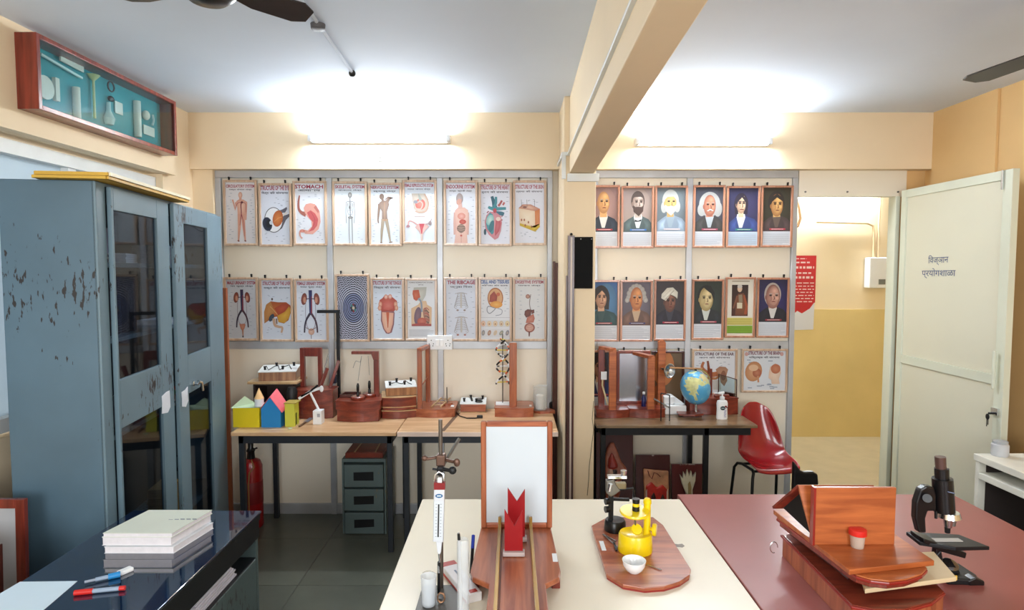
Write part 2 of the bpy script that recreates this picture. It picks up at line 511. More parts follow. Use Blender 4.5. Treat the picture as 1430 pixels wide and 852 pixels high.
# pillar and ceiling beam between the two bays
PX0, PX1 = W(787, 300, 3.6).x, W(832, 300, 3.6).x
pil = struct(MB().box(PX0, PX1, 3.6, 4.2, 0, CEIL).build('pillar', cream, bevel=0.006))
BZ = 2.215
def beam_x(Y): return 0.2832+0.0148*Y, 0.3747+0.0292*Y
b0l, b0r = beam_x(REAR_Y); b1l, b1r = beam_x(3.62)
bv = [(b0l,REAR_Y,BZ),(b0r,REAR_Y,BZ),(b1r,3.62,BZ),(b1l,3.62,BZ),(b0l,REAR_Y,CEIL),(b0r,REAR_Y,CEIL),(b1r,3.62,CEIL),(b1l,3.62,CEIL)]
struct(MB().add(bv, [(3,2,1,0),(4,5,6,7),(0,1,5,4),(1,2,6,5),(2,3,7,6),(3,0,4,7)]).build('ceiling_beam', cream, bevel=0.004))
cr = MB()
crp = [W(p[0], p[1], 3.598) for p in ((829,560),(827,585),(829,600),(826,625),(823,650),(822,672),(820,692))]
cr.tube(crp, 0.0016, 5).build('plaster_crack', mat('dark_brown_crack', (96, 84, 60), 0.9), pil)  # crack drawn as a thin dark brown line
# cable trunking along the beam and round the pillar
tk = MB(); xa = beam_x(1.0)[0]; xb = beam_x(3.6)[0]
zA = HX(797, 212, xb).z
tk.bar((xa-0.006, 1.0, zA-0.012), (xb-0.006, 3.6, zA), 0.016, 0.012)
tk.box(PX0-0.012, PX0+0.012, 3.59, 3.6, W(790, 250, 3.6).z, zA+0.01)
tk.box(PX0-0.012, xb, 3.588, 3.6, zA-0.01, zA+0.01)
tk.box(PX0-0.012, PX0, 3.6, 4.04, zA-0.01, zA+0.01)
struct(tk.build('trim_1', white_paint, bevel=0.002))
br = MB().box(PX0+0.02, PX1+0.015, 3.575, 3.6, W(800, 254, 3.6).z, W(800, 243, 3.6).z)
struct(br.build('trim_2', white_paint, bevel=0.003))

# ceiling conduit
a = G(400, -30, CEIL-0.008); b = G(491, 100, CEIL-0.008)
cd = struct(MB().cyl(a, b, 0.008, n=8).build('ceiling_conduit', ceil_m, smooth=True))
mid = G(444, 38, CEIL-0.02)
MB().lathe([(0,-0.012),(0.028,-0.008),(0.03,0.012),(0.02,0.016)], mid, 16).build('junction_box', mat('grey_box', (90,88,90), 0.5), cd, True)
MB().ball(b+Vector((0,0.01,-0.006)), 0.018, n=12, m=8).build('conduit_end', black_pl, cd, True)

# doorway: head board, jambs, leaf swung open against the right wall
dj = struct(MB().box(DX0-0.0, W(1262, 300, PY).x, PY-0.02, PY+0.03, DOOR_Z, LINT_Z).build('trim_3', panel_m, bevel=0.003))
for q in (0.06, 0.45, 0.92):
    x = DX0+(W(1262,300,PY).x-DX0)*q
    MB().cyl((x, PY-0.026, DOOR_Z+0.03), (x, PY-0.018, DOOR_Z+0.03), 0.006, n=8).build('screw', steel, dj)
struct(MB().box(DX1+0.03, RX+0.1, PY+0.0, PY+0.05, 0, LINT_Z).build('wall_back_return', ochre))
door_m = mat('pale_cream_door_laminate', (226, 224, 204), 0.35, var=0.02, scale=2)
door_f = mat('pale_green_white_door_frame', (222, 226, 208), 0.4, var=0.03)
struct(MB().box(DX1, DX1+0.03, PY-0.03, PY+0.05, 0, DOOR_Z).build('trim_4', door_f, bevel=0.003))
hz = W(1248, 268, PY).z
H0 = Vector((W(1250, 400, PY).x, PY-0.06, 0)); N0 = G(1420, 235, hz); N0.z = 0
dd = N0-H0; DW = dd.length; ang = math.atan2(dd.y, dd.x)
door = bpy.data.objects.new('door_1', None); COL.objects.link(door); struct(door)
door.location = H0; door.rotation_euler = (0, 0, ang)        # local x runs from the hinge to the free edge, local -y faces into the room
door['label'] = 'pale cream door leaf swung open with blue handwritten marker words'
# which local side faces the camera
sgn = 1 if (Matrix.Rotation(-ang, 3, 'Z') @ (Vector((0,0,0))-H0)).y > 0 else -1
def dbox(name, x0, x1, z0, z1, t0, t1, m, bevel=0.002):
    return MB().box(x0, x1, min(sgn*t0, sgn*t1), max(sgn*t0, sgn*t1), z0, z1).build(name, m, door, bevel=bevel)
zmid = 0.0
def door_z(px, py, x):                       # height on the leaf at local x seen at py
    P = H0+dd*(x/DW)
    return W(px, py, P.y).z
zr1, zr0 = W(1248, 492, PY).z, W(1248, 503, PY).z
dbox('door_panel', 0.03, DW-0.03, zr1, hz-0.03, -0.008, 0.008, door_m)
dbox('door_panel', 0.03, DW-0.03, 0.06, zr0, -0.008, 0.008, door_m)
dbox('door_stile', 0, 0.05, 0.01, hz, -0.018, 0.018, door_f)
dbox('door_stile', DW-0.06, DW, 0.01, hz, -0.018, 0.018, door_f)
dbox('door_rail', 0.05, DW-0.06, hz-0.05, hz, -0.018, 0.018, door_f)
dbox('door_rail', 0.05, DW-0.06, zr0, zr1, -0.018, 0.018, door_f)
dbox('door_rail', 0.05, DW-0.06, 0.01, 0.07, -0.018, 0.018, door_f)
dbox('pull_handle', DW-0.05, DW-0.034, zr0-0.02, zr1+0.13, 0.03, 0.044, door_f, 0.006)
lk = dbox('lock_plate', DW-0.06, DW-0.015, door_z(1400, 582, DW), door_z(1400, 572, DW), 0.018, 0.03, chrome)
kz = door_z(1400, 580, DW)
kk = MB().cyl((DW-0.045, sgn*0.03, kz), (DW-0.045, sgn*0.05, kz), 0.006, n=8).ball((DW-0.045, sgn*0.056, kz-0.018), 0.014, 0.004, 0.016, 10, 6)
kk.box(DW-0.05, DW-0.046, sgn*0.056-0.001, sgn*0.056+0.001, kz-0.07, kz-0.03).box(DW-0.042, DW-0.038, sgn*0.056-0.001, sgn*0.056+0.001, kz-0.06, kz-0.03)
kk.build('key', black_iron, lk)
dbox('coat_hook', DW-0.06, DW-0.052, hz-0.10, hz-0.0, 0.018, 0.03, chrome)
# blue marker words written by hand on the leaf
ink = mat('blue_marker_ink', (66, 84, 128), 0.6)
def on_door(px, py):
    # intersect the view ray with the leaf plane
    n = Vector((-math.sin(ang), math.cos(ang), 0)); r = ray(px, py)
    O = Vector((0,0,CAM_H)); q = H0+n*(sgn*0.0095)
    t = (q-O).dot(n)/r.dot(n); P = O+r*t
    return ((P-H0).dot(dd.normalized()), P.z)
def door_words(s, pa, pb, hgt, word):
    v, f = text_mesh(s, 0.0)
    a0 = min(p[0] for p in v); a1 = max(p[0] for p in v)
    b0 = min(p[1] for p in v); b1 = max(p[1] for p in v)
    A = on_door(*pa); B = on_door(*pb)
    vs = []
    for x, y in v:
        q = (x-a0)/(a1-a0); h = (y-b0)/(b1-b0)
        vs.append((A[0]+(B[0]-A[0])*q, sgn*0.0095, A[1]+(B[1]-A[1])*q+hgt*h))
    MB().add(vs, f).build('marker_writing', ink, door)
door_words('विज्ञान', (1296, 371), (1324, 370), 0.062, 0)
door_words('प्रयोगशाळा', (1287, 389), (1334, 389), 0.062, 1)

# corridor beyond the doorway
cor_up = mat('corridor_upper_paint', (240, 220, 182), 0.6, var=0.03, scale=2)
cor_lo = mat('corridor_dado_paint', (224, 200, 138), 0.55, var=0.08, scale=1.6, bump=0.1)
cor_fl = mat('corridor_floor_stone', (176, 160, 126), 0.45, var=0.08)
CY = 5.95; dz = W(1180, 432, CY).z
struct(MB().box(1.4, 5.2, CY, CY+0.1, dz, 2.9).build('wall_corridor', cor_up))
struct(MB().box(1.4, 5.2, CY-0.006, CY+0.1, 0, dz).build('wall_corridor_dado', cor_lo))
struct(MB().box(1.4, 5.2, 4.2, CY, -0.06, 0).box(DX0, DX1, 4.0, 4.2, -0.06, 0).build('floor_corridor', cor_fl))
struct(MB().box(1.4, 5.2, 4.2, CY, 2.8, 2.9).build('ceiling_corridor', ceil_m))
struct(MB().box(1.3, 1.4, 4.2, CY+0.1, 0, 2.9).box(5.2, 5.3, 4.2, CY+0.1, 0, 2.9).build('wall_corridor_end', cor_up))
struct(MB().box(2.9, 5.2, 4.2, 4.3, 0, 2.9).build('wall_corridor_near', cor_up))

def tube_light(c, length, label, along=(1,0,0), out=(0,-1,0), strength=None, col=(236, 246, 255)):
    """fluorescent batten: tray, end sockets and the glass tube"""
    t = thing('tube_light', label, 'lamp', c, math.atan2(along[1], along[0]), 'fluorescent tube lights')
    L = length/2
    MB().box(-L, L, -0.028, 0.0, -0.022, 0.022).build('batten', white_paint, t, bevel=0.004)
    for sx in (-1, 1):
        MB().box(sx*L-0.012, sx*L+0.012, -0.072, 0, -0.02, 0.02).build('socket', white_pl, t, bevel=0.004)
    MB().cyl((-L+0.012, -0.052, 0), (L-0.012, -0.052, 0), 0.014, n=12).build('glass_tube', emit('tube_glow_%d' % int((strength or TUBE)*10), col, strength or TUBE), t, True)
    return t
pa, pb = W(437, 196, 3.97), W(627, 196, 3.97)
tube_light(((pa.x+pb.x)/2, 3.97, pa.z), pb.x-pa.x, 'glowing fluorescent tube on the lintel above the anatomy charts')
pa, pb = W(888, 200, 3.97), W(1070, 200, 3.97)
tube_light(((pa.x+pb.x)/2, 3.97, pa.z), pb.x-pa.x, 'glowing fluorescent tube on the lintel above the portrait charts')
tube_light((3.0, CY-0.01, 2.5), 1.0, 'fluorescent tube high on the corridor wall beyond the doorway', strength=260.0)

# small plaster hook on the lintel
hk = W(531, 222, 3.96)
tag(MB().lathe([(0.006,0),(0.012,0.006),(0.006,0.02),(0.01,0.03),(0.004,0.036)], hk-Vector((0,0,0.02)), 10).build('wall_hook', steel, smooth=True),
    'tiny metal hook on the lintel under the glare of the tube', 'hook')

# ------------------------------------------------------------------ ceiling fans
def fan(name_label, c, angles, R, tilt=0.2):
    t = thing('ceiling_fan', name_label, 'fan', c, 0, 'ceiling fans')
    MB().lathe([(0,-0.05),(0.05,-0.045),(0.075,-0.025),(0.08,0.0),(0.075,0.03),(0.03,0.05),(0,0.05)], n=28).build('motor', black_pl, t, True)
    MB().cyl((0,0,0.04), (0,0,CEIL-c[2]), 0.012, n=10).build('down_rod', black_iron, t, True)
    MB().lathe([(0.02,-0.03),(0.05,0.0),(0.055,0.03)], (0,0,CEIL-c[2]-0.03), 20).build('canopy', black_pl, t, True)
    for a in angles:
        M = Matrix.Rotation(math.radians(a), 4, 'Z') @ Matrix.Rotation(tilt, 4, 'X')
        b = MB().prism([(0.07,-0.02),(0.14,-0.05),(R-0.04,-0.058),(R,-0.03),(R,0.03),(R-0.04,0.05),(0.14,0.045),(0.07,0.02)], -0.003, 0.003, M)
        b.build('blade', mat('dark_fan_enamel', (36, 30, 30), 0.35), t, bevel=0.001)
fc = G(290, -20, 2.47)
fan('dark ceiling fan above the blue steel cabinet', fc, (44, 164, 284), 0.31, -0.2)
f2 = G(1353, 113, 2.45); f3 = G(1430, 86, 2.45)
dv = (f2-f3).normalized(); c2 = f2-dv*0.55
an = math.degrees(math.atan2(dv.y, dv.x))
fan('dark ceiling fan over the open door, one blade in view', c2, (an, an+120, an+240), 0.55, 0.12)

# ------------------------------------------------------------------ things fixed in the corridor
bx = W(1219, 402, CY); bw = unit(27, CY)
t = thing('meter_box', 'white electricity box with cables on the corridor wall', 'electric box', (bx.x, CY-0.006, bx.z))
MB().box(-bw/2, bw/2, -0.09, 0, 0, unit(42, CY)).build('casing', white_pl, t, bevel=0.008)
MB().box(-0.005, 0.06, -0.093, -0.09, 0.035, 0.085).build('display', mat('grey_display', (120,122,116), 0.3), t)
for k in (-0.045, 0.0):
    x = 0.02+k
    pts = [(x, -0.03, unit(42, CY)), (x, -0.02, unit(42,CY)+0.3), (x+0.012, -0.015, unit(42,CY)+0.75)] if k == 0 else \
          [(x, -0.03, unit(42, CY)), (x, -0.02, 0.55), (x-0.01, -0.02, 0.60), (x-0.06, -0.02, 0.625), (x-0.56, -0.02, 0.64)]
    MB().tube(pts, 0.011, 8).build('cable', mat('tan_conduit', (206, 178, 138), 0.5), t, True)
lp = [W(px, py, CY-0.03) for px, py in ((1112,276),(1116,290),(1118,305),(1114,316),(1110,318))]
tag(MB().tube(lp, 0.012, 8).build('looped_cable', mat('brown_cable', (150,112,70), 0.5), smooth=True), 'brown cable looped down the corridor wall beside the red notice', 'cable')
A = W(1095, 357, CY-0.01); B = W(1137, 461, CY-0.01)
t = thing('notice_poster', 'torn red printed notice with a ripped white lower half', 'poster', ((A.x+B.x)/2, CY-0.012, B.z))
pw, ph = B.x-A.x, A.z-B.z
p = Print((0,0,100,240), pw, ph)
p.g([(0,0),(100,0),(100,150),(84,175),(60,190),(45,182),(20,205),(0,210)], '#c81e26')
p.g([(0,206),(20,200),(45,178),(60,186),(84,170),(98,150),(97,238),(35,240),(14,225),(0,222)], '#e6e8ee')
for i, (y, wd, q) in enumerate(((10,40,5),(22,60,8),(38,88,12),(56,70,8),(70,84,12),(88,90,5),(98,88,5),(108,90,5),(118,86,5),(128,90,5),(138,88,5),(148,80,5))):
    r = random.Random(i); x = 50-wd/2
    while x < 50+wd/2:
        L = r.uniform(6, 18); p.s_([(x,y),(min(x+L,50+wd/2),y)], q*0.6, '#f2d8d4'); x += L+4
p.build('printed_sheet', t)

# ================================================================== WALL CHARTS
def chart(crop, rect, name, label, cat, group, draw, bg='#e8ebf2', frame=None, fw=None, Y=None, hooks=((0.18,0),(0.82,0)), seed=0):
    """crop=(x0,y0,scale): rect and drawing are measured in that enlarged frame of the photo"""
    ox, oy, s = crop
    Y = PY-0.024 if Y is None else Y
    x0, y0, x1, y1 = rect
    A = W(ox+x0/s, oy+(y0+y1)/2/s, Y); B = W(ox+x1/s, oy+(y0+y1)/2/s, Y)
    C = W(ox+(x0+x1)/2/s, oy+y0/s, Y); D = W(ox+(x0+x1)/2/s, oy+y1/s, Y)
    w, h = B.x-A.x-0.003, C.z-D.z
    t = thing(name, label, cat, ((A.x+B.x)/2, Y, D.z), 0, group)
    fr = frame or chart_wood
    f = fw or 0.015
    MB().box(-w/2+0.002, w/2-0.002, -0.004, 0.0, 0.002, h-0.002).build('backing_sheet', mat('chart_paper', (232,235,242), 0.45, var=0.01), t)
    for z0, z1 in ((0, f), (h-f, h)):
        MB().box(-w/2, w/2, -0.014, 0.0, z0, z1).build('frame_strip', fr, t, bevel=0.002, seg=1)
    for a, b in ((-w/2, -w/2+f), (w/2-f, w/2)):
        MB().box(a, b, -0.0138, 0.0, f, h-f).build('frame_strip', fr, t, bevel=0.002, seg=1)
    for q, dz in hooks:
        x = -w/2+w*q
        MB().box(x-0.004, x+0.004, -0.012, 0.0, h-0.003, h+0.016).cyl((x,-0.012,h+0.016),(x,-0.002,h+0.016),0.006,n=8).build('hanging_clip', black_iron, t)
    p = Print(rect, w, h)
    k = (x1-x0)/w*f
    p.rect(x0+k*0.9, y0+k*0.9, x1-k*0.9, y1-k*0.9, bg)
    draw(p)
    p.build('printed_picture', t, y=-0.0045)
    return t
RED, BLK, BLU = '#9c1f3c', '#26263a', '#1f4f9c'
def head(p, title, hindi, x0, x1, y0, y1, y2, y3, col=RED, pad=0.1):
    p.text(title, x0, x1, y0, y1, col, 0.035)
    p.text(hindi, x0+(x1-x0)*pad, x1-(x1-x0)*pad, y2, y3, BLK, 0.02)
SK, SKD, SKL = '#d39a84', '#a8604c', '#e8c0aa'

def d_circ(p):
    head(p, 'CIRCULATORY SYSTEM', 'रक्त संचार तंत्र', 90, 402, 138, 172, 182, 204)
    p.ticks(95, 165, 230, 740, 16, 1); p.ticks(335, 400, 230, 740, 16, 2)
    p.s_([(200,330),(188,410),(165,320),(160,300)], [30,24,16,18], SK)
    p.s_([(305,330),(304,420),(300,520)], [30,22,14], SK)
    p.g([(200,318),(225,300),(275,300),(318,325),(300,420),(292,470),(212,470),(210,400)], SK, SKL)
    p.s_([(232,460),(228,580),(215,740)], [44,34,16], SK); p.s_([(270,460),(275,580),(288,740)], [44,34,16], SK)
    p.s_([(246,250),(246,305)], 26, SK); p.e(246, 252, 22, 34, SK, SKL)
    p.curve([(262,320),(250,360),(252,460),(232,580)], [16,12,10,4], '#7a2a34'); p.curve([(252,450),(275,560),(280,700)], [9,6,3], '#8c3640')
    p.curve([(255,330),(215,340),(190,400)], [8,6,3], '#a04450'); p.curve([(255,330),(300,345),(302,440)], [8,6,3], '#a04450')
    p.e(262, 330, 14, 12, '#5a2030'); p.s_([(205,742),(224,752)], 14, '#7a4038'); p.s_([(280,742),(298,752)], 14, '#7a4038')
def d_eye(p):
    head(p, 'STRUCTURE OF THE EYE', 'नेत्र की संरचना', 458, 775, 150, 200, 212, 248, pad=0.04)
    p.ticks(480, 770, 280, 380, 8, 3); p.ticks(480, 770, 660, 760, 8, 4)
    p.g([(655,420),(700,405),(745,380),(750,400),(728,440),(690,445)], '#5a5660'); p.g([(690,480),(770,455),(780,475),(735,520),(690,610),(660,630),(690,560)], '#5e5a64')
    p.s_([(680,480),(750,440)], [30,12], '#e0d2c6')
    p.e(600, 520, 102, 138, '#4a4a52', n=28); p.e(600, 520, 95, 130, '#eceef2', n=28)
    p.e(530, 565, 52, 76, '#2a3148', '#16182a', -10); p.e(545, 560, 28, 44, '#10121e'); p.e(572, 550, 20, 22, '#c8ced8')
    p.e(645, 505, 56, 90, '#b05a2c', '#d8843c', 12); p.s_([(600,545),(650,500),(690,488)], [2,5,6], '#e2a06a')
def d_stom(p):
    head(p, 'STOMACH', 'आमाशय', 832, 1140, 140, 182, 190, 212)
    p.ticks(850, 1140, 240, 330, 6, 5); p.ticks(840, 960, 500, 620, 8, 6); p.ticks(1060, 1150, 640, 750, 5, 7)
    p.curve([(882,255),(870,330),(872,400),(900,440),(950,460)], [14,22,26,34,60], '#a86458')
    p.g([(935,440),(925,390),(950,350),(1000,338),(1050,350),(1100,430),(1108,540),(1085,620),(1020,675),(940,670),(900,640),(960,640),(1010,590),(1005,530),(960,480)], '#e3a596')
    p.g([(960,440),(1000,415),(1050,450),(1082,510),(1070,580),(1030,630),(970,650),(1015,600),(1025,545),(985,500)], '#cc5f60')
    p.curve([(1000,430),(1040,500),(1040,560),(1000,620)], [5,6,6,4], '#b04a50'); p.curve([(1020,530),(1050,520),(1080,530)], 5, '#b85458')
    p.g([(1060,360),(1095,420),(1082,450),(1035,385)], '#c87a70')
    p.curve([(960,650),(900,635),(878,660),(885,700),(905,720)], [34,26,20,16,20], '#d8a090'); p.e(905, 640, 28, 16, '#c46a5c', '#e0a090')
def d_skel(p):
    head(p, 'SKELETAL SYSTEM', 'कंकाल तंत्र', 66, 388, 145, 180, 190, 210)
    p.ticks(70, 160, 240, 760, 16, 8, '#c4cad6'); p.ticks(300, 390, 240, 760, 16, 9, '#c4cad6')
    c = '#6e6a6a'
    p.e(228, 252, 22, 30, c, '#c8c6c4'); p.s_([(228,280),(228,490)], 8, c)
    p.curve([(180,330),(228,318),(276,330)], 6, c)
    for i in range(6): p.curve([(200+i,345+i*15),(228,335+i*15),(256-i,345+i*15)], 4, '#807c7a')
    p.curve([(203,340),(197,400),(210,460),(246,460),(260,400),(254,340)], 4, c)
    p.e(230, 494, 28, 14, '#7c7876', '#b0aca8'); p.s_([(184,335),(180,440),(186,555)], [8,6,6], '#8c8886'); p.s_([(272,335),(278,440),(270,555)], [8,6,6], '#8c8886')
    p.s_([(214,505),(212,640),(216,770)], [9,7,6], '#7c7876'); p.s_([(246,505),(248,640),(248,770)], [9,7,6], '#7c7876')
    p.s_([(206,775),(228,775)], 8, '#908c88'); p.s_([(240,775),(265,775)], 8, '#908c88'); p.e(224, 385, 8, 18, '#6a6462')
def d_nerv(p):
    head(p, 'NERVOUS SYSTEM', 'स्नायु तंत्र', 446, 754, 152, 186, 200, 224)
    p.ticks(460, 520, 240, 770, 14, 10); p.ticks(680, 750, 320, 770, 18, 11)
    c, d = '#8a7264', '#a89884'
    p.s_([(545,345),(535,430),(525,520),(530,555)], [36,26,16,14], c)
    p.s_([(625,330),(650,290),(690,285),(640,275),(610,300)], [40,26,20,16,12], c)
    p.g([(540,335),(570,315),(630,310),(650,350),(625,430),(630,520),(568,520),(570,430),(545,380)], c, '#a08a7c')
    p.e(570, 270, 26, 32, c, '#8c7a70'); p.s_([(575,290),(585,330)], 26, c)
    p.s_([(582,510),(566,640),(558,765)], [40,30,14], d); p.s_([(616,510),(640,640),(660,765)], [40,30,14], d)
    p.s_([(548,766),(570,766)], 12, c); p.s_([(645,766),(682,758)], 12, c); p.s_([(598,330),(600,510)], 4, '#d0a078'); p.s_([(578,520),(625,520)], 6, '#c47a50')
def d_fem(p):
    head(p, 'FEMALE REPRODUCTIVE SYSTEM', 'मादा जनन तंत्र', 815, 1128, 128, 165, 178, 200)
    p.ticks(815, 885, 235, 500, 8, 12); p.ticks(1085, 1145, 235, 420, 8, 13)
    p.g([(890,235),(1040,235),(1075,300),(1070,370),(1040,430),(960,440),(915,400),(900,320)], '#b8ac9e', '#d0c4b6')
    p.curve([(1030,240),(1072,330),(1050,420),(980,440),(930,425)], 16, '#c0a08c')
    p.e(985, 350, 55, 60, '#c4635a', '#dc8a7c'); p.curve([(940,340),(985,320),(1010,350),(990,400),(950,400)], 14, '#e3b0a4'); p.e(935, 325, 24, 18, '#8a8a94'); p.s_([(965,235),(990,310)], [8,40], '#9ca49c')
    p.s_([(920,485),(1035,485)], 6, '#b08a78')
    p.g([(925,600),(960,560),(1035,560),(1080,590),(1030,640),(1010,680),(985,680),(965,640)], '#d8aea6', '#e0bcb4')
    p.g([(970,560),(1030,560),(1010,620),(1003,670),(993,670),(985,620)], '#c84a56', '#d86a72')
    p.curve([(960,580),(900,540),(860,535),(850,580),(830,600)], [20,14,14,18,14], '#d8a8a4'); p.curve([(1040,570),(1085,550),(1110,505)], [20,16,6], '#b8a4a4'); p.e(850, 588, 20, 14, '#b08088'); p.e(1090, 555, 18, 24, '#9a8a8c')
    p.s_([(998,670),(998,750)], [26,20], '#d8c0b4')
def d_endo(p):
    head(p, 'ENDOCRINE SYSTEM', 'अन्तः स्रावी तंत्र', 86, 396, 140, 182, 195, 220)
    p.ticks(95, 160, 250, 760, 10, 14); p.ticks(345, 400, 250, 760, 10, 15)
    p.s_([(190,440),(180,560),(178,680)], [44,34,26], '#d8aca0'); p.s_([(312,440),(318,560),(316,680)], [44,34,26], '#d8aca0')
    p.g([(180,420),(215,385),(285,385),(325,415),(318,500),(305,600),(318,772),(172,772),(195,600),(185,500)], '#dfb4a6', '#ebcabc')
    p.s_([(235,340),(240,400)], 44, '#dab0a4'); p.e(232, 290, 38, 60, '#9c9090', '#b8a8a4'); p.g([(195,320),(200,350),(225,360),(250,340),(255,300),(220,290)], '#d2a090')
    p.e(252, 480, 44, 36, '#d48a7c', '#e4b0a4'); p.e(265, 540, 38, 26, '#b8483e', '#cc6a5c'); p.e(248, 612, 46, 46, '#5c4c44', '#8a766a')
    for i in range(4): p.curve([(208,585+i*18),(248,578+i*20),(290,588+i*18)], 7, '#c4a090')
    p.s_([(248,660),(248,770)], 4, '#b08478'); p.e(248, 690, 12, 10, '#c05a50')
def d_heart(p):
    head(p, 'STRUCTURE OF THE HEART', 'हृदय की संरचना', 458, 768, 145, 192, 205, 236, pad=0.03)
    p.ticks(470, 530, 270, 620, 6, 16); p.ticks(710, 770, 260, 740, 9, 17)
    T, TD = '#3d8590', '#24586a'
    p.curve([(580,265),(600,330),(615,400)], [30,40,60], TD); p.curve([(540,380),(600,400),(735,395)], [26,40,28], T); p.curve([(625,270),(622,340),(600,380)], [26,30,34], T)
    p.curve([(690,310),(670,345),(650,370)], [22,22,26], '#a04a4c'); p.curve([(718,330),(700,360)], 20, '#b05a58'); p.curve([(620,440),(680,450),(712,460)], [30,44,36], '#2f6476')
    p.g([(560,430),(520,470),(500,540),(510,620),(545,680),(610,735),(650,715),(678,640),(690,550),(680,480),(630,440)], '#c4808a', '#d69aa0')
    p.g([(560,440),(525,490),(515,560),(530,620),(580,680),(600,660),(605,540),(590,460)], T, '#54a0a4'); p.e(560, 520, 40, 60, '#7fb6b4', '#c4dcd4', 20); p.e(575, 590, 26, 66, '#35707c', None, 14)
    p.g([(625,510),(665,500),(680,560),(660,640),(615,695),(610,640)], '#b04a54', '#c06a70'); p.e(650, 510, 26, 22, '#e6cfc4'); p.e(505, 650, 14, 34, '#2f4f5c'); p.e(612, 420, 20, 26, '#a83a44')
    for x, y in ((540,430),(690,480),(690,520),(530,440)): p.e(x, y, 7, 7, '#8c2f3a')
def d_skin(p):
    head(p, 'STRUCTURE OF THE SKIN', 'त्वचा की संरचना', 828, 1138, 140, 185, 200, 228, pad=0.03)
    p.ticks(840, 1140, 300, 340, 6, 18); p.ticks(850, 1120, 640, 720, 8, 19)
    p.g([(868,390),(910,355),(1000,355),(1100,400),(1100,590),(1050,648),(880,580)], '#c98a5c', '#e0b088')
    p.g([(868,395),(1045,420),(1050,600),(880,560)], '#e8cdb0', '#f0e2cc'); p.g([(1045,420),(1100,400),(1100,600),(1050,610)], '#c4703c', '#d48a54')
    p.g([(880,555),(1050,605),(1100,560),(1100,595),(1050,648),(880,582)], '#c8a424', '#dabc3a'); p.g([(868,390),(910,352),(1000,352),(1100,400),(1046,425)], '#b87a64', '#e0b8a0'); p.e(935, 382, 22, 10, '#7a4a40')
    for x in (897, 957, 1040): p.s_([(x,300),(x+3,380)], 4, '#5a5654')
    for x, y in ((900,520),(930,520),(975,545),(940,578),(1010,595)): p.e(x, y, 8, 14, '#a05a3a')
def urin(p, cx, top, s, female, dark):
    q = lambda x, y: (cx+x*s, top+y*s)
    p.s_([q(0,0), q(2,230)], [34*s,28*s], '#2c2a5e' if female else '#2e2448'); p.s_([q(12,60), q(8,230)], [10*s,14*s], '#8a3040')
    for sx in (-1, 1):
        p.e(q(sx*62,85)[0], q(sx*62,85)[1], 28*s, 58*s, '#6a2a24', '#a8604c', -sx*8); p.e(q(sx*56,95)[0], q(sx*56,95)[1], 14*s, 30*s, '#c89078')
        p.s_([q(0,80), q(sx*45,85)], 8*s, '#4a2a44'); p.curve([q(sx*45,110), q(sx*50,230), q(sx*40,340), q(sx*22,370)], 5*s, '#8a8490')
        p.curve([q(sx*6,225), q(sx*40,280), q(sx*58,340), q(sx*64,410)], [24*s,18*s,16*s,14*s], '#33283e' if sx < 0 else '#4a2c3c')
    if female:
        p.e(q(4,400)[0], q(4,400)[1], 30*s, 32*s, '#c89a84', '#dcb8a4'); p.s_([q(2,430), q(2,470)], 6*s, '#7a6a64'); p.curve([q(-50,360), q(0,385), q(50,360)], 6*s, '#7a4a44')
    else:
        p.g([q(-34,368), q(-10,372), q(20,368), q(34,378), q(22,420), q(8,440), q(-8,440), q(-22,420)], '#b8745c', '#cc8e74'); p.s_([q(2,430), q(3,515)], [20*s,8*s], '#b07a60'); p.e(q(3,508)[0], q(3,508)[1], 8*s, 12*s, '#4a3430')
def d_murin(p):
    head(p, 'MALE URINARY SYSTEM', 'नर मूत्र तंत्र', 104, 416, 98, 134, 142, 164)
    p.ticks(110, 180, 200, 700, 12, 20); p.ticks(330, 410, 180, 700, 12, 21); urin(p, 260, 188, 1.0, False, 1)
def d_liver(p):
    head(p, 'STRUCTURE OF THE LIVER', 'यकृत की संरचना', 486, 792, 102, 142, 156, 186, pad=0.03)
    p.ticks(500, 780, 245, 300, 6, 22); p.ticks(500, 790, 570, 680, 8, 23)
    p.g([(495,555),(495,430),(520,350),(570,315),(650,325),(740,325),(785,360),(790,430),(760,520),(710,555),(650,540),(635,480),(590,490)], '#9c4a1c', '#c46a2c')
    p.g([(495,555),(495,430),(520,350),(570,315),(600,400),(620,430),(570,480)], '#b0763c', '#c08648'); p.g([(640,470),(720,430),(770,370),(790,400),(770,490),(720,550),(650,540)], '#c08a20', '#d8a83a')
    p.g([(610,390),(700,340),(770,350),(730,420),(650,465)], '#a03a1c', '#b8502a'); p.e(575, 492, 24, 46, '#2e3a4a', '#44505e', 30); p.curve([(560,370),(600,410),(640,460)], 5, '#e0b070')
    p.curve([(600,500),(610,570),(650,590),(690,600),(680,655)], [34,30,28,24,20], '#c4a084'); p.s_([(630,500),(632,560)], 14, '#7a5a40'); p.e(586, 292, 10, 14, '#5a4a44')
def d_furin(p):
    head(p, 'FEMALE URINARY SYSTEM', 'मादा मूत्र तंत्र', 858, 1160, 104, 142, 150, 174)
    p.ticks(860, 930, 200, 720, 10, 24); p.ticks(1090, 1160, 180, 720, 10, 25); urin(p, 1000, 195, 1.12, True, 1)
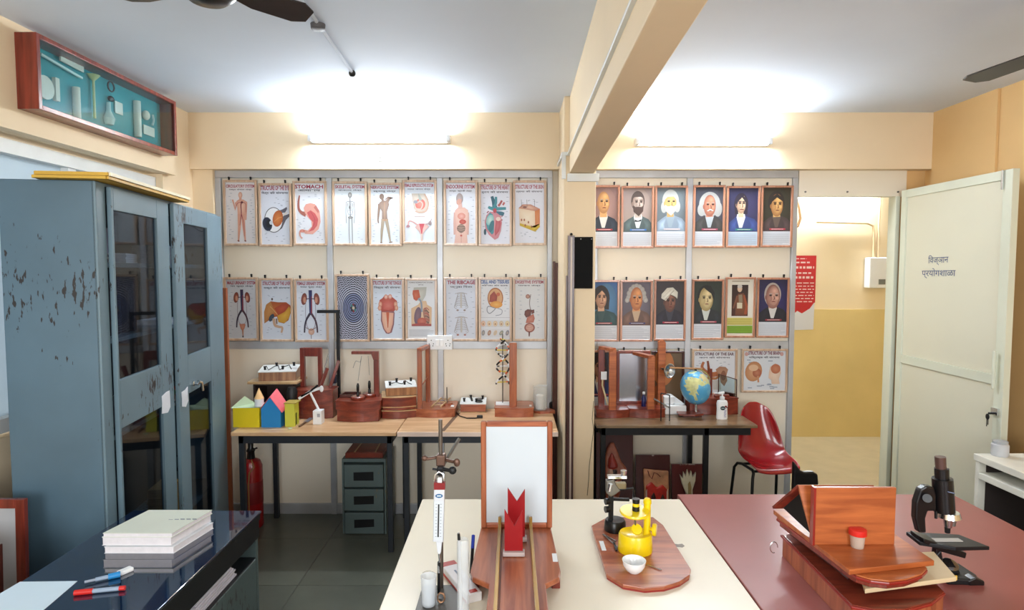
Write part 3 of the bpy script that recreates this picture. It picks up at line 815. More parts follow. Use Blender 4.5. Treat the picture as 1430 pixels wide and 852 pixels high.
def d_op(p):
    p.rect(85, 75, 425, 775, '#1c1c2e')
    cx, cy = 262, 425
    def clipx(x): return max(88, min(422, x))
    def clipy(y): return max(80, min(770, y))
    for k in range(15, -1, -1):
        rx, ry = 60+k*17, 80+k*24; 
        if k % 1 == 0:
            n = 72; wob = max(0, k-5)*1.6
            o = []; i2 = []
            for i in range(n):
                t = 2*PI*i/n; d = wob*(1 if i % 2 else -1)
                o.append((clipx(cx+(rx+d)*math.cos(t)), clipy(cy+(ry+d*1.3)*math.sin(t)))); i2.append((clipx(cx+(rx-8.5+d)*math.cos(t)), clipy(cy+(ry-12+d*1.3)*math.sin(t))))
            col = rgb('#c4c8dc' if k > 3 else '#8490b8')
            p.put(o+i2, [(i,(i+1)%n,n+(i+1)%n,n+i) for i in range(n)], [col]*(2*n))
    p.e(cx, cy, 46, 62, '#6a76a0')
    for i in range(8):
        a = math.radians(i*45); p.e(cx+24*math.cos(a), cy+36*math.sin(a), 12, 15, ('#1e2430','#3c7a74','#7a3038','#20242c')[i%4])
    p.e(cx, cy, 14, 16, '#c8b8a0')
def d_tong(p):
    head(p, 'STRUCTURE OF THE TONGUE', 'जिह्वा की संरचना', 474, 782, 136, 176, 190, 222, pad=0.03)
    p.ticks(490, 550, 240, 700, 8, 26); p.ticks(715, 785, 240, 700, 8, 27)
    p.g([(560,460),(555,560),(580,650),(610,700),(640,706),(675,690),(700,600),(708,480),(690,440),(570,440)], '#8a5a64', '#c88a7a')
    p.g([(570,470),(570,560),(592,650),(625,695),(655,690),(685,600),(696,480)], '#e0a890', '#eec6ac'); p.s_([(632,470),(632,640)], [34,8], '#c8603e')
    p.g([(545,340),(575,320),(600,290),(660,290),(700,320),(735,350),(738,400),(705,460),(570,465),(530,420)], '#a84436', '#c46050'); p.g([(585,370),(640,345),(690,370),(690,430),(640,450),(585,440)], '#c0564a', '#cc7468')
    for x, y in ((615,305),(660,303)): p.e(x, y, 22, 26, '#c87a68', '#ecd0c0')
    for x, y, in ((552,385),(720,385),(545,425),(728,425)): p.e(x, y, 20, 30, '#c88068', '#e8bca0')
def d_resp(p):
    p.text('HUMAN RESPIRATORY SYSTEM', 865, 1120, 146, 158, '#5a5660', 0.02); p.text('श्वसन तंत्र', 960, 1020, 170, 184, '#4a4650', 0.02)
    p.ticks(850, 900, 200, 600, 5, 28); p.lines(860, 1130, 655, 735, 9, '#b4b8c0', 4, 3)
    p.g([(885,430),(960,390),(990,350),(1050,350),(1060,390),(1110,420),(1105,622),(885,622)], '#d8b490', '#e2c4a4')
    p.g([(915,205),(1055,200),(1045,290),(1010,350),(950,345),(905,280)], '#b8b8b0', '#d0ccc0'); p.g([(905,235),(970,230),(985,310),(940,350),(912,330),(900,275)], '#b44a30', '#d0704c')
    p.curve([(965,320),(995,370),(1000,470)], [18,20,22], '#8c96a4'); p.e(955, 510, 38, 95, '#6a5468', '#8a6a74', 8); p.e(1050, 510, 32, 90, '#9a6a5a', '#b88674', -12)
    for i in range(6): p.curve([(1030,430+i*28),(1055,425+i*30),(1080,450+i*28)], 9, '#5a4a44' if i % 2 else '#b0584a')
    p.e(1000, 570, 50, 40, '#b05040', '#c87460'); p.g([(890,600),(1000,585),(1105,600),(1105,622),(890,622)], '#a44a44')
def ribs(p, cx, y0, s, back):
    p.s_([(cx,y0),(cx,y0+170*s)], 20*s, '#c8c2bc')
    for i in range(8):
        w = (40+i*5.5)*s; y = y0+(8+i*19)*s
        for sx in (-1, 1): p.curve([(cx+sx*8*s,y),(cx+sx*w*0.8,y-4*s),(cx+sx*w,y+22*s),(cx+sx*w*0.62,y+38*s)], 4.5*s, '#a49c98' if back else '#94908e')
    p.curve([(cx-70*s,y0+10*s),(cx,y0-4*s),(cx+70*s,y0+10*s)], 6*s, '#a8a098')
    p.e(cx-40*s, y0+196*s, 14*s, 10*s, '#a4685c' if back else '#9a8a84'); p.e(cx+40*s, y0+196*s, 14*s, 10*s, '#a4685c' if back else '#9a8a84')
def d_ribs(p):
    head(p, 'THE RIBCAGE', 'पर्शुका पिंजर', 98, 402, 90, 132, 144, 176)
    p.ticks(95, 160, 210, 700, 8, 29); p.ticks(345, 400, 200, 700, 9, 30); ribs(p, 248, 225, 0.95, False); ribs(p, 250, 485, 0.98, True)
    p.s_([(215,435),(290,435)], 3, '#b8bcc8')
def d_cell(p):
    head(p, 'CELL AND TISSUES', 'कोशिका और ऊतक', 456, 768, 86, 124, 134, 152, BLU, 0.04)
    p.ticks(460, 520, 170, 450, 7, 31); p.ticks(715, 770, 170, 450, 8, 32)
    p.e(618, 280, 86, 112, '#a8683c', '#d09058', n=26); p.e(618, 280, 74, 98, '#d8a878', '#c88c5c', n=26); p.g([(552,320),(560,250),(605,205),(640,260),(630,330)], '#8c3428', '#a84a34'); p.e(630, 350, 66, 38, '#d89038', '#e8b058'); p.e(650, 240, 20, 20, '#c0603c')
    p.curve([(620,390),(540,370),(528,420),(560,445),(620,395)], 9, '#8a8e98'); p.curve([(640,390),(690,410),(680,455),(620,470)], 8, '#9a9ea8')
    p.s_([(455,490),(780,490)], 3, '#a8aab4'); p.rect(458, 520, 780, 595, '#d8d8dc'); p.rect(458, 612, 780, 700, '#dcdce0')
    r = random.Random(5)
    for i in range(5):
        p.e(485+i*66, 556, 24, 30, ('#dca890','#e0c4a0','#d8b890','#c8b498','#d8c48c')[i], '#ead8bc'); p.e(485+i*66, 560, 8, 10, '#a87a5a')
        p.e(485+i*66, 656, 18, 30, ('#7a808c','#a0603c','#d8c0a0','#7a8a80','#6a7088')[i], '#c8b8a4', r.uniform(-40,40))
def d_dig(p):
    head(p, 'DIGESTIVE SYSTEM', 'पाचन तंत्र', 830, 1138, 90, 124, 136, 156)
    p.rect(820, 170, 1160, 708, '#dcdcde'); p.ticks(870, 915, 190, 640, 9, 33); p.ticks(1055, 1110, 180, 640, 10, 34)
    p.e(968, 262, 24, 24, '#8a5a4c', '#c89c8a'); p.curve([(1000,240),(990,300),(988,350),(1000,415)], [8,8,7,9], '#7a6a64')
    p.g([(935,420),(965,400),(1010,405),(1000,470),(950,492),(930,460)], '#5a2a20', '#7a4030'); p.g([(1005,410),(1038,402),(1040,440),(1010,455)], '#4a241e', '#8a4434')
    p.g([(960,490),(1030,450),(1045,500),(1030,545),(945,550)], '#b0624e', '#c88470'); p.e(988, 600, 58, 52, '#8c4a3c', '#c89080'); p.e(988, 600, 40, 36, '#d0a090', '#dcb4a4')
    for i in range(3): p.curve([(955,585+i*18),(985,578+i*18),(1020,588+i*18)], 5, '#a86858')
    p.s_([(985,645),(983,695)], [20,12], '#6a3830')
LG = 'anatomy charts hung on the left partition'
K1, K2, K3, K4, K5, K6 = (305,240,7.744), (460,240,7.744), (612,240,7.744), (305,380,7.744), (460,375,7.744), (612,380,7.744)
for crop, rect, lab, fn, bg in (
    (K1, (60,90,430,800), 'framed circulatory system chart with a standing body raising one hand', d_circ, '#e2dfe2'),
    (K1, (440,125,800,810), 'framed eye structure chart with an orange and black eyeball', d_eye, '#dfe4f0'),
    (K1, (810,100,1180,800), 'framed stomach chart with a pink cut-open stomach', d_stom, '#e8eaf0'),
    (K2, (35,105,415,800), 'framed skeletal system chart with a pale standing skeleton', d_skel, '#e6eef4'),
    (K2, (425,120,790,805), 'framed nervous system chart with a body seen from behind', d_nerv, '#e4ecf6'),
    (K2, (790,90,1165,780), 'framed female reproductive system chart with two drawings', d_fem, '#e4ecf6'),
    (K3, (60,95,430,800), 'framed endocrine system chart with a bare torso and organs', d_endo, '#e4e8f2'),
    (K3, (435,115,800,805), 'framed heart structure chart with a teal and red heart', d_heart, '#e2e4f0'),
    (K3, (805,95,1170,795), 'framed skin structure chart with an orange block of skin', d_skin, '#e2e4f0'),
    (K4, (65,55,440,740), 'framed male urinary system chart, lower row beside the cabinet', d_murin, '#ccd0d8'),
    (K4, (450,65,815,750), 'framed liver structure chart with an orange-brown liver', d_liver, '#d4dae6'),
    (K4, (825,70,1195,755), 'framed female urinary system chart behind the black stand arm', d_furin, '#dce2ee'),
    (K5, (65,60,440,790), 'framed black and white optical illusion print of wavy rings', d_op, '#c4c4cc'),
    (K5, (450,100,815,780), 'framed tongue structure chart with a large pink tongue', d_tong, '#d8e2f0'),
    (K5, (820,105,1170,780), 'framed respiratory system chart with a head and lungs', d_resp, '#e6e8ec'),
    (K6, (60,55,430,745), 'framed ribcage chart with two grey ribcages', d_ribs, '#dadfec'),
    (K6, (435,55,800,750), 'framed cell and tissues chart with a blue title', d_cell, '#e4e6ec'),
    (K6, (805,55,1175,745), 'framed digestive system chart with brown gut drawing', d_dig, '#dcdcde')):
    chart(crop, rect, 'wall_chart', lab, 'chart', LG, fn, bg)

# ------------------------------------------------------------------ portrait charts (all drawn in a 100 x 190 frame)
def hexc(c): return '#%02x%02x%02x' % tuple(max(0, min(255, int(round(v)))) for v in c)
def unhex(c): c = c.lstrip('#'); return [int(c[i:i+2], 16) for i in (0, 2, 4)]
def mixc(a, b, t): return hexc([u+(v-u)*t for u, v in zip(unhex(a), unhex(b))])
def lighter(a, k=1.06): return hexc([v*k for v in unhex(a)])
def portrait(bg, bg2, coat, face, hair, style, shirt, rib, cx=52, cy=52, rx=17, ry=31, beard=None, must=None, shade=None, text='#dfe3ea', seed=0, tie=None):
    def d(p):
        p.rect(6, 6, 94, 140, bg, bg2); p.e(60, 70, 32, 60, mixc(bg, bg2, 0.5), lighter(mixc(bg, bg2, 0.5), 1.18))
        sh = shade or '#7a4a34'
        if style == 'mane':
            p.e(cx, cy-4, rx*1.75, ry*1.15, hair, None, n=26); p.e(cx-rx*1.3, cy+12, rx*0.7, ry*0.6, hair); p.e(cx+rx*1.35, cy+10, rx*0.7, ry*0.7, hair)
        elif style == 'long':
            p.e(cx, cy, rx*1.55, ry*1.25, hair, None, n=24); p.g([(cx-rx*1.5,cy),(cx+rx*1.5,cy),(cx+rx*1.4,cy+ry*1.1),(cx-rx*1.3,cy+ry*1.1)], hair)
        elif style == 'wig':
            for i in range(9):
                a = math.radians(180+i*22.5); p.e(cx+rx*1.25*math.cos(a), cy-4+ry*0.95*math.sin(a), 8, 9, hair, '#b8b4b0')
            for sx in (-1, 1): p.e(cx+sx*rx*1.5, cy+4, 7, 8, hair, '#c4c0bc')
        elif style == 'bun':
            p.e(cx-2, cy-9, rx*1.35, ry*0.98, hair, None, n=24)
        elif style in ('short', 'sides', 'full'):
            p.e(cx-1, cy-6, rx*(1.22 if style != 'sides' else 1.18), ry*1.0, hair, None, n=24)
        elif style == 'white':
            p.e(cx, cy-6, rx*1.4, ry*1.1, hair, lighter(hair, 1.1), n=24); p.e(cx-rx*1.1, cy+14, 9, 18, hair); p.e(cx+rx*1.15, cy+12, 9, 18, hair)
        p.g([(8,140),(9,112),(22,101),(cx-13,92),(cx+13,92),(84,101),(93,113),(93,140)], coat)
        p.g([(10,140),(11,114),(24,103),(36,98),(31,120),(34,140)], coat, lighter(coat, 1.35)); p.g([(70,140),(72,118),(66,100),(84,104),(91,116),(91,140)], coat, lighter(coat, 1.3))
        p.g([(cx-11,86),(cx+11,86),(cx+13,96),(cx+4,128),(cx-5,128),(cx-13,96)], shirt)
        p.s_([(cx-1,cy+ry*0.6),(cx,96)], rx*1.15, face)
        if tie: p.g([(cx-10,102),(cx,106),(cx+10,101),(cx+10,107),(cx,109),(cx-10,109)], tie)
        p.e(cx, cy, rx, ry, sh, face, n=26); p.e(cx+3, cy-3, rx*0.72, ry*0.8, mixc(sh, face, 0.55), lighter(face), n=26); p.e(cx+5, cy-18, rx*0.45, ry*0.28, mixc(sh, face, 0.8), lighter(face, 1.12)); p.e(cx+rx*0.45+2, cy+5, rx*0.3, ry*0.18, mixc(sh, face, 0.8), lighter(face, 1.1)); p.e(cx-rx*0.45, cy+6, rx*0.34, ry*0.3, mixc(sh, face, 0.35), mixc(sh, face, 0.6)); p.e(cx-rx*0.98, cy+3, 3, 7, sh)
        if style == 'short': p.g([(cx-rx,cy-14),(cx-rx*0.9,cy-ry*0.8),(cx-4,cy-ry*1.12),(cx+rx*0.7,cy-ry),(cx+rx,cy-14),(cx+rx*0.5,cy-ry*0.62),(cx-rx*0.6,cy-ry*0.6)], hair)
        if style == 'full': p.g([(cx-rx*0.4,cy-ry*0.95),(cx+rx*0.6,cy-ry*1.1),(cx+rx*1.2,cy-ry*0.5),(cx+rx*1.05,cy+4),(cx+rx*0.7,cy-ry*0.45),(cx,cy-ry*0.75)], hair)
        if style == 'bun': p.g([(cx-rx*1.0,cy),(cx-rx*1.1,cy-ry*0.6),(cx,cy-ry*1.02),(cx+rx*1.1,cy-ry*0.6),(cx+rx*0.9,cy-ry*0.35),(cx,cy-ry*0.68),(cx-rx*0.8,cy-ry*0.3)], hair)
        if style == 'long': p.g([(cx-rx*1.1,cy+10),(cx-rx*1.1,cy-ry*0.7),(cx,cy-ry*1.15),(cx+rx*1.1,cy-ry*0.6),(cx+rx*1.1,cy+5),(cx+rx*0.7,cy-ry*0.4),(cx+2,cy-ry*0.75),(cx-rx*0.7,cy-ry*0.3)], hair)
        if style == 'white': p.g([(cx-rx*1.0,cy-8),(cx-rx,cy-ry*0.8),(cx,cy-ry*1.12),(cx+rx,cy-ry*0.8),(cx+rx,cy-8),(cx+rx*0.5,cy-ry*0.6),(cx-rx*0.5,cy-ry*0.55)], hair)
        if style == 'turban':
            p.g([(cx-rx*1.5,cy-ry*0.35),(cx-rx*1.45,cy-ry*0.75),(cx-rx*0.5,cy-ry*1.35),(cx+rx*0.5,cy-ry*1.4),(cx+rx*1.35,cy-ry*0.95),(cx+rx*1.3,cy-ry*0.3),(cx+rx*0.8,cy-ry*0.55),(cx+2,cy-ry*0.72),(cx-rx*0.7,cy-ry*0.1)], '#cfcaba', '#ece8da')
            p.s_([(cx-rx*0.9,cy-ry*0.2),(cx+rx*0.7,cy-ry*1.1)], 1.6, '#8a8474'); p.s_([(cx-rx*1.2,cy-ry*0.45),(cx+rx*0.2,cy-ry*1.2)], 1.0, '#a8a294')
        ex = rx*0.42
        for sx in (-1, 1):
            p.e(cx+2+sx*ex, cy-5, 5.2, 4.4, mixc(sh, face, 0.3)); p.e(cx+2+sx*ex, cy-4, 3.9, 2.4, '#2a1812'); p.e(cx+2+sx*ex, cy-4, 1.5, 1.5, '#080606'); p.s_([(cx+2+sx*ex-4.6,cy-8.6),(cx+2+sx*ex+4.6,cy-9.2)], 2.6, hair if style not in ('mane','white','bald') else '#a09488')
        p.s_([(cx+3,cy-3),(cx+5,cy+8),(cx+1.5,cy+9)], [2.0,3.4,3.0], mixc(sh, '#3a2018', 0.35)); p.s_([(cx-4,cy+16),(cx+2,cy+15),(cx+8,cy+16)], [1.4,3.2,1.4], '#6c241e')
        if beard: p.g([(cx-rx*0.95,cy+6),(cx-rx*0.5,cy+12),(cx,cy+11),(cx+rx*0.6,cy+12),(cx+rx,cy+6),(cx+rx*0.9,cy+ry*0.8),(cx+2,cy+ry*1.3),(cx-rx*0.8,cy+ry*0.85)], beard, None)
        if must: p.g([(cx-9,cy+15),(cx+2,cy+9),(cx+13,cy+15),(cx+9,cy+16.5),(cx+2,cy+14),(cx-6,cy+17)], must)
        p.rect(28, 131, 78, 136, rib); p.s_([(34,133.5),(72,133.5)], 1.2, '#f2e8e4')
        p.rect(6, 142, 94, 185, text); p.lines(9, 90, 145, 183, 11, '#b6bcc8', 1.1, seed)
    return d
def d_figure(p):
    p.rect(6, 6, 94, 185, '#e8e2d4'); p.s_([(22,13),(80,13)], 2.5, '#a08a70'); p.rect(22, 24, 76, 122, '#2a1410', '#4a2014')
    p.g([(34,120),(36,80),(42,52),(62,50),(70,76),(72,120)], '#6a3a22', '#84502e'); p.g([(44,56),(56,54),(58,78),(46,80)], '#8a7a64'); p.e(48, 36, 8, 11, '#d8b49a', '#e8c8ac'); p.e(48, 29, 8, 6, '#d0c8c0')
    p.rect(40, 80, 57, 98, '#d8ccb0'); p.s_([(62,56),(72,92),(68,116)], [6,8,10], '#9c4a28'); p.s_([(40,58),(28,98)], [5,5], '#7a4830')
    p.rect(8, 127, 92, 150, '#d8cc70'); p.lines(10, 90, 128, 150, 6, '#a89a40', 1.2, 4); p.rect(8, 152, 92, 176, '#8cb82c'); p.lines(10, 90, 153, 176, 6, '#4a6a14', 1.2, 5)
U = (0,0,100,190)
def pchart(px, lab, fn, name='portrait_chart', **k):
    x0, y0, x1, y1 = px
    # same builder, measured directly in the photo and drawn in the 100 x 190 frame
    s = 100.0/(x1-x0)
    def dr(p):
        p.r = U; fn(p)
    return chart((x0, y0, s), (0, 0, 100, (y1-y0)*s), name, lab, 'chart', 'portrait charts hung on the right partition', dr, bg='#d8dce4', frame=k.pop('frame', chart_red), fw=0.014, **k)
def R(o, a): return (o[0]+a[0]/8.52, o[1]+a[1]/8.52, o[0]+a[2]/8.52, o[1]+a[3]/8.52)
K7, K8, K9, K10 = (825,250), (960,250), (825,380), (960,380)
pchart(R(K7,(-45,75,345,825)), 'portrait chart of a balding man in white cravat and dark coat by the pillar', portrait('#8a6a66','#9c7a70','#27303c','#dba86c','#b89a78','bald','#e8e6e0','#b03038',cx=50,cy=52,rx=19,ry=33,shade='#b07a48'))
pchart(R(K7,(355,85,750,825)), 'portrait chart of a bearded man in grey-green suit and bow tie', portrait('#8c7c78','#a89488','#4c5a5a','#c8b8ac','#4a3a34','short','#dfe4e4','#3a78c0',beard='#4a362e',shade='#8c7468',tie='#26282c',seed=2))
pchart(R(K7,(755,80,1150,815)), 'portrait chart of an old man with full white hair and white beard', portrait('#5c6468','#6a7478','#8c9cac','#cca868','#b4b4b0','white','#98a8b4','#d0c4c8',cx=48,cy=52,rx=18,beard='#c2c2be',must='#d0cec8',shade='#b89a5c',seed=3))
pchart(R(K8,(60,75,445,820)), 'portrait chart of a man with a wild white mane and white moustache', portrait('#3a3c48','#45424a','#3c3a38','#c08468','#a8a8a4','mane','#b4bcc0','#b8506a',cx=52,cy=62,rx=19,ry=33,must='#c4c0b8',shade='#9a5c48',seed=4))
pchart(R(K8,(455,85,860,820)), 'portrait chart of a long-haired person in blue coat and white scarf', portrait('#2c2c50','#3a3450','#39487c','#e6c8a4','#2a2230','long','#e4e4ec','#2e8a78',cx=44,cy=56,rx=13.5,ry=28,shade='#b08a70',text='#c4d8ea',seed=5))
pchart(R(K8,(865,80,1250,815)), 'portrait chart of a woman with dark pinned-up hair on dark green', portrait('#3c3426','#2e3024','#4a3c3c','#dcae6c','#2c2420','bun','#6a5a50','#c03c50',cx=50,cy=60,rx=19,ry=35,shade='#a06a3c',seed=6))
pchart(R(K9,(-50,95,340,825)), 'portrait chart of a person with long dark hair on a blue background', portrait('#3a64a0','#5a8494','#2c4a4c','#d6a888','#2a201e','long','#3c5454','#a8303c',cx=44,cy=56,rx=17,ry=32,shade='#a8785c',seed=7))
pchart(R(K9,(345,95,735,825)), 'portrait chart of a man in grey curled wig and brown coat', portrait('#6a6470','#5c545c','#6a5046','#d8945c','#a8a29c','wig','#c4a88c','#3c3c74',cx=50,cy=58,rx=19,ry=36,shade='#a8623c',seed=8))
pchart(R(K9,(745,85,1130,815)), 'portrait chart of a man wearing a cream turban and dark coat', portrait('#3a3236','#302a2e','#23202c','#8a5a48','#2a2020','turban','#3a3844','#b02c48',cx=50,cy=70,rx=18,ry=32,shade='#5a382c',seed=9))
pchart(R(K10,(45,85,430,805)), 'portrait chart of a dark-haired man in black suit on dark green', portrait('#2c342c','#222c28','#22262a','#d8c494','#181a1a','full','#cfd4cc','#b84a5c',cx=45,cy=62,rx=22,ry=38,shade='#a08a58',seed=10))
pchart(R(K10,(440,60,805,780)), 'chart with a small standing figure above yellow and green text blocks', d_figure)
pchart(R(K10,(815,65,1205,780)), 'portrait chart of a white-haired man in black coat on deep blue', portrait('#26204a','#221c58','#1a1a24','#d0a08c','#b8aca4','sides','#d8d4d0','#9c2c3c',cx=50,cy=60,rx=22,ry=38,shade='#8a5a50',seed=11))
pchart((812, 489, 860, 577), 'portrait chart half hidden behind the wooden arch next to the pillar', portrait('#2c2c34','#1c2440','#1e2a5c','#c89878','#2a2024','long','#c8c4c0','#a8303c',seed=12))
pchart((862, 489, 908, 577), 'portrait chart mostly hidden behind the dark red framed mirror', portrait('#3a2c2c','#302428','#3c2c2c','#c88c64','#2c2020','short','#c8c4c0','#a8303c',seed=13))
def d_flame(p):
    p.rect(6, 6, 94, 185, '#6a5236', '#7a5c3a'); p.e(36, 50, 34, 55, '#c8763c', '#dc9450'); p.g([(10,110),(30,90),(50,130),(62,165),(20,180),(6,160)], '#b4602c', '#cc8048'); p.g([(30,95),(48,120),(36,150)], '#8a4420')
pchart((909, 490, 955, 578), 'brown chart with an orange head shape behind the silver reflector', d_flame, frame=darkwood)
def d_ear(p):
    head(p, 'STRUCTURE OF THE EAR', 'कान की संरचना', 355, 742, 122, 152, 162, 180, '#5a2438')
    p.ticks(350, 420, 200, 300, 4, 40); p.ticks(520, 750, 200, 260, 5, 41)
    p.curve([(440,215),(425,270),(470,320),(540,340),(600,320)], [24,30,44,50,44], '#b4683c'); p.curve([(480,205),(490,270),(500,330)], [20,26,36], '#8a4426')
    p.g([(560,290),(600,260),(660,265),(685,290),(670,350),(680,400),(650,455),(615,420),(600,360)], '#a8785c', '#c49474'); p.e(640, 350, 26, 50, '#8c5a40'); p.curve([(480,370),(560,380),(600,350)], [30,24,20], '#b87848'); p.g([(530,400),(610,390),(620,490),(540,490)], '#c8c4bc')
chart((920,475,7.1), (320,85,775,545), 'wall_chart', 'square framed ear structure chart above the globe', 'chart', 'square charts on the right partition', d_ear, '#e2e4ea')
def d_brain(p):
    head(p, 'STRUCTURE OF THE BRAIN', 'मस्तिष्क की संरचना', 795, 955, 108, 126, 132, 146, '#7a2440', 0.02)
    p.ticks(785, 960, 150, 172, 4, 42); p.ticks(780, 970, 270, 295, 8, 43)
    p.e(823, 208, 42, 50, '#c08458', '#dca880', 15); p.e(840, 215, 22, 22, '#a85a3c', '#c88464'); p.s_([(845,230),(848,262)], 9, '#c89068'); p.e(822,190,24,16,'#e4bc98')
    p.g([(900,215),(905,185),(930,168),(955,180),(960,215),(950,245),(955,270),(915,270),(912,250),(898,240)], '#e0c0a8', '#ecd4c0'); p.e(933, 195, 24, 24, '#b86848', '#d08c68')
    for x in (786, 962): p.e(x, 122, 9, 10, '#d0a4a0')
chart((820,460,3.55), (762,96,992,312), 'wall_chart', 'square framed brain structure chart beside the doorway', 'chart', 'square charts on the right partition', d_brain, '#dfe3ea', fw=0.014)

# ================================================================== FURNITURE
def at(t):
    """photo point to the local frame of an unrotated thing, dy metres behind its base"""
    def f(px, py, dy=0.0): return W(px, py, t.location.y+dy)-t.location
    return f
BT = 0.72
ply_top = wood('worn_pale_plywood', (196, 152, 108), (222, 184, 142), (1.2, 10, 10), 0.4, 0.1)
pink_edge = mat('pale_pink_table_edge', (226, 204, 190), 0.4)
leg_steel = mat('dark_grey_steel', (48, 52, 58), 0.45, 0.4)
def table(name, label, x0, x1, y0, y1, z, th, top_m, leg_m, leg=0.03, edge=None, apron=0.05, legs=None, inset=0.03):
    t = thing(name, label, 'table', ((x0+x1)/2, (y0+y1)/2, 0))
    w, d = (x1-x0)/2, (y1-y0)/2
    MB().box(-w, w, -d, d, z-th, z).build('table_top', top_m, t, bevel=0.003)
    if edge: MB().box(-w, w, -d-0.004, -d, z-th-0.004, z-0.002).build('front_lipping', edge, t, bevel=0.002)
    MB().box(-w+inset, w-inset, -d+inset, -d+inset+0.02, z-th-apron, z-th).box(-w+inset, w-inset, d-0.05, d-0.03, z-th-apron, z-th)\
        .box(-w+inset, -w+inset+0.02, -d+inset+0.02, d-0.05, z-th-apron, z-th).box(w-inset-0.02, w-inset, -d+inset+0.02, d-0.05, z-th-apron, z-th).build('under_frame', leg_m, t)
    for sx in (-1, 1):
        for sy in (-1, 1):
            cx, cy = sx*(w-inset-leg/2), (-d+inset+leg/2 if sy < 0 else d-0.03-leg/2)
            MB().box(cx-leg/2, cx+leg/2, cy-leg/2, cy+leg/2, 0, z-th).build('leg', leg_m, t, bevel=0.002)
    return t
q0, q1 = G(322, 604, BT), G(556, 602, BT)
table('work_table', 'pale plywood table with steel legs under the paper houses', q0.x, q1.x-0.006, q0.y, 4.02, BT, 0.022, ply_top, leg_steel)
r0, r1 = G(553, 601, BT), G(778, 599, BT)
t2 = table('work_table', 'pale plywood table with pinkish front edge beside the pillar', q1.x, r1.x, q0.y+0.0, 4.02, BT+0.004, 0.024, ply_top, leg_steel, edge=pink_edge)
g0 = G(622, 600, BT+0.005)
MB().box(-0.012, 0.012, -0.28, 0.27, BT+0.0035, BT+0.0045, Matrix.Translation((g0.x-t2.location.x+0.02, 0, 0)) @ Matrix.Rotation(-0.12, 4, 'Z')).build('dark_joint', mat('dark_scratch', (110, 84, 66), 0.6), t2)
s0, s1 = G(826, 595, BT), G(1052, 590, BT)
brown_top = wood('worn_brown_laminate', (96, 74, 52), (142, 116, 84), (1.5, 8, 8), 0.3, 0.3)
st_ = table('side_table', 'dark brown table with black legs under the globe', PX1+0.015, s1.x, 3.60, 4.02, BT, 0.018, brown_top, black_iron, leg=0.03)
for o_ in st_.children:                     # the right pair of legs stands well inside the overhanging top
    if o_.name.startswith('leg'):
        if sum(v.co.x for v in o_.data.vertices) > 0: o_.location.x = W(992, 640, 3.65).x-st_.location.x-0.47

# two big tables in front
lam = mat('off_white_laminate', (238, 229, 208), 0.3, var=0.03, scale=3)
maroon = mat('maroon_laminate', (148, 82, 76), 0.32, var=0.06, scale=4)
TZ = 0.75
wb = G(585, 697, TZ); wr = G(942, 692, TZ)
wt = table('large_table', 'off-white laminate table holding the framed screen and yellow microscope', -0.353, 0.660, 0.55, wb.y, TZ, 0.03, lam, leg_steel, leg=0.04, apron=0.07, inset=0.12)
cp = G(948, 762, TZ)-wt.location
chip = [(cp.x-0.022,cp.y),(cp.x-0.012,cp.y+0.012),(cp.x,cp.y+0.008),(cp.x+0.014,cp.y+0.012),(cp.x+0.018,cp.y-0.004),(cp.x+0.008,cp.y-0.014),(cp.x-0.006,cp.y-0.01),(cp.x-0.018,cp.y-0.012)]
MB().prism(chip, TZ, TZ+0.0008).build('worn_patch', mat('bare_grey_board', (150,142,132), 0.7), wt)
sc_ = G(590, 800, TZ)-wt.location
MB().tube([(sc_.x+0.01*i, sc_.y+0.012*math.sin(i*0.9), TZ+0.0003) for i in range(6)], 0.0008, 5).build('scratch', mat('pencil_mark', (170,164,148), 0.7), wt)
table('large_table', 'maroon laminate table holding the black microscope and wooden stack', 0.664, 1.77, 0.55, wr.y+0.015, TZ, 0.03, maroon, leg_steel, leg=0.04, apron=0.07, inset=0.12)

# desk with dark glass top at the left
desk_steel = worn_steel('desk_grey_green_steel', (70, 84, 84), (40, 38, 36), 0.62)
inkglass = mat('deep_blue_black_glass', (12, 28, 54), 0.035, var=0.2, coat=1.0)
dx0, dx1, dy1 = -1.42, -0.938, 2.232
t = thing('steel_desk', 'steel desk with shiny blue-black glass top in front of the cabinet', 'desk', ((dx0+dx1)/2, 1.4, 0))
hw = (dx1-dx0)/2; y1 = dy1-1.4; y0 = -0.7
MB().box(-hw, hw, y0, y1, TZ-0.008, TZ).build('glass_top', inkglass, t, bevel=0.002)
MB().box(-hw+0.004, hw-0.004, y0+0.004, y1-0.004, TZ-0.032, TZ-0.008).build('top_frame', black_iron, t)
MB().box(-hw+0.02, hw-0.012, y1-0.03, y1-0.012, 0.0, TZ-0.032).build('end_panel', desk_steel, t)
MB().box(hw-0.03, hw-0.012, y0, y1-0.03, 0.10, TZ-0.17).build('side_panel', desk_steel, t, bevel=0.002)
MB().box(-hw+0.02, hw-0.014, y0, y1-0.03, TZ-0.175, TZ-0.165).build('shelf', black_iron, t)
MB().box(-hw+0.012, -hw+0.03, y0, y1-0.03, 0.0, TZ-0.032).build('back_panel', desk_steel, t)
MB().box(hw-0.022, hw-0.006, y0, y1-0.012, TZ-0.095, TZ-0.032).build('top_rail', black_iron, t)
for yy in (y0+0.01, -0.1):
    MB().box(hw-0.035, hw-0.012, yy, yy+0.02, 0, TZ-0.032).build('leg', desk_steel, t)

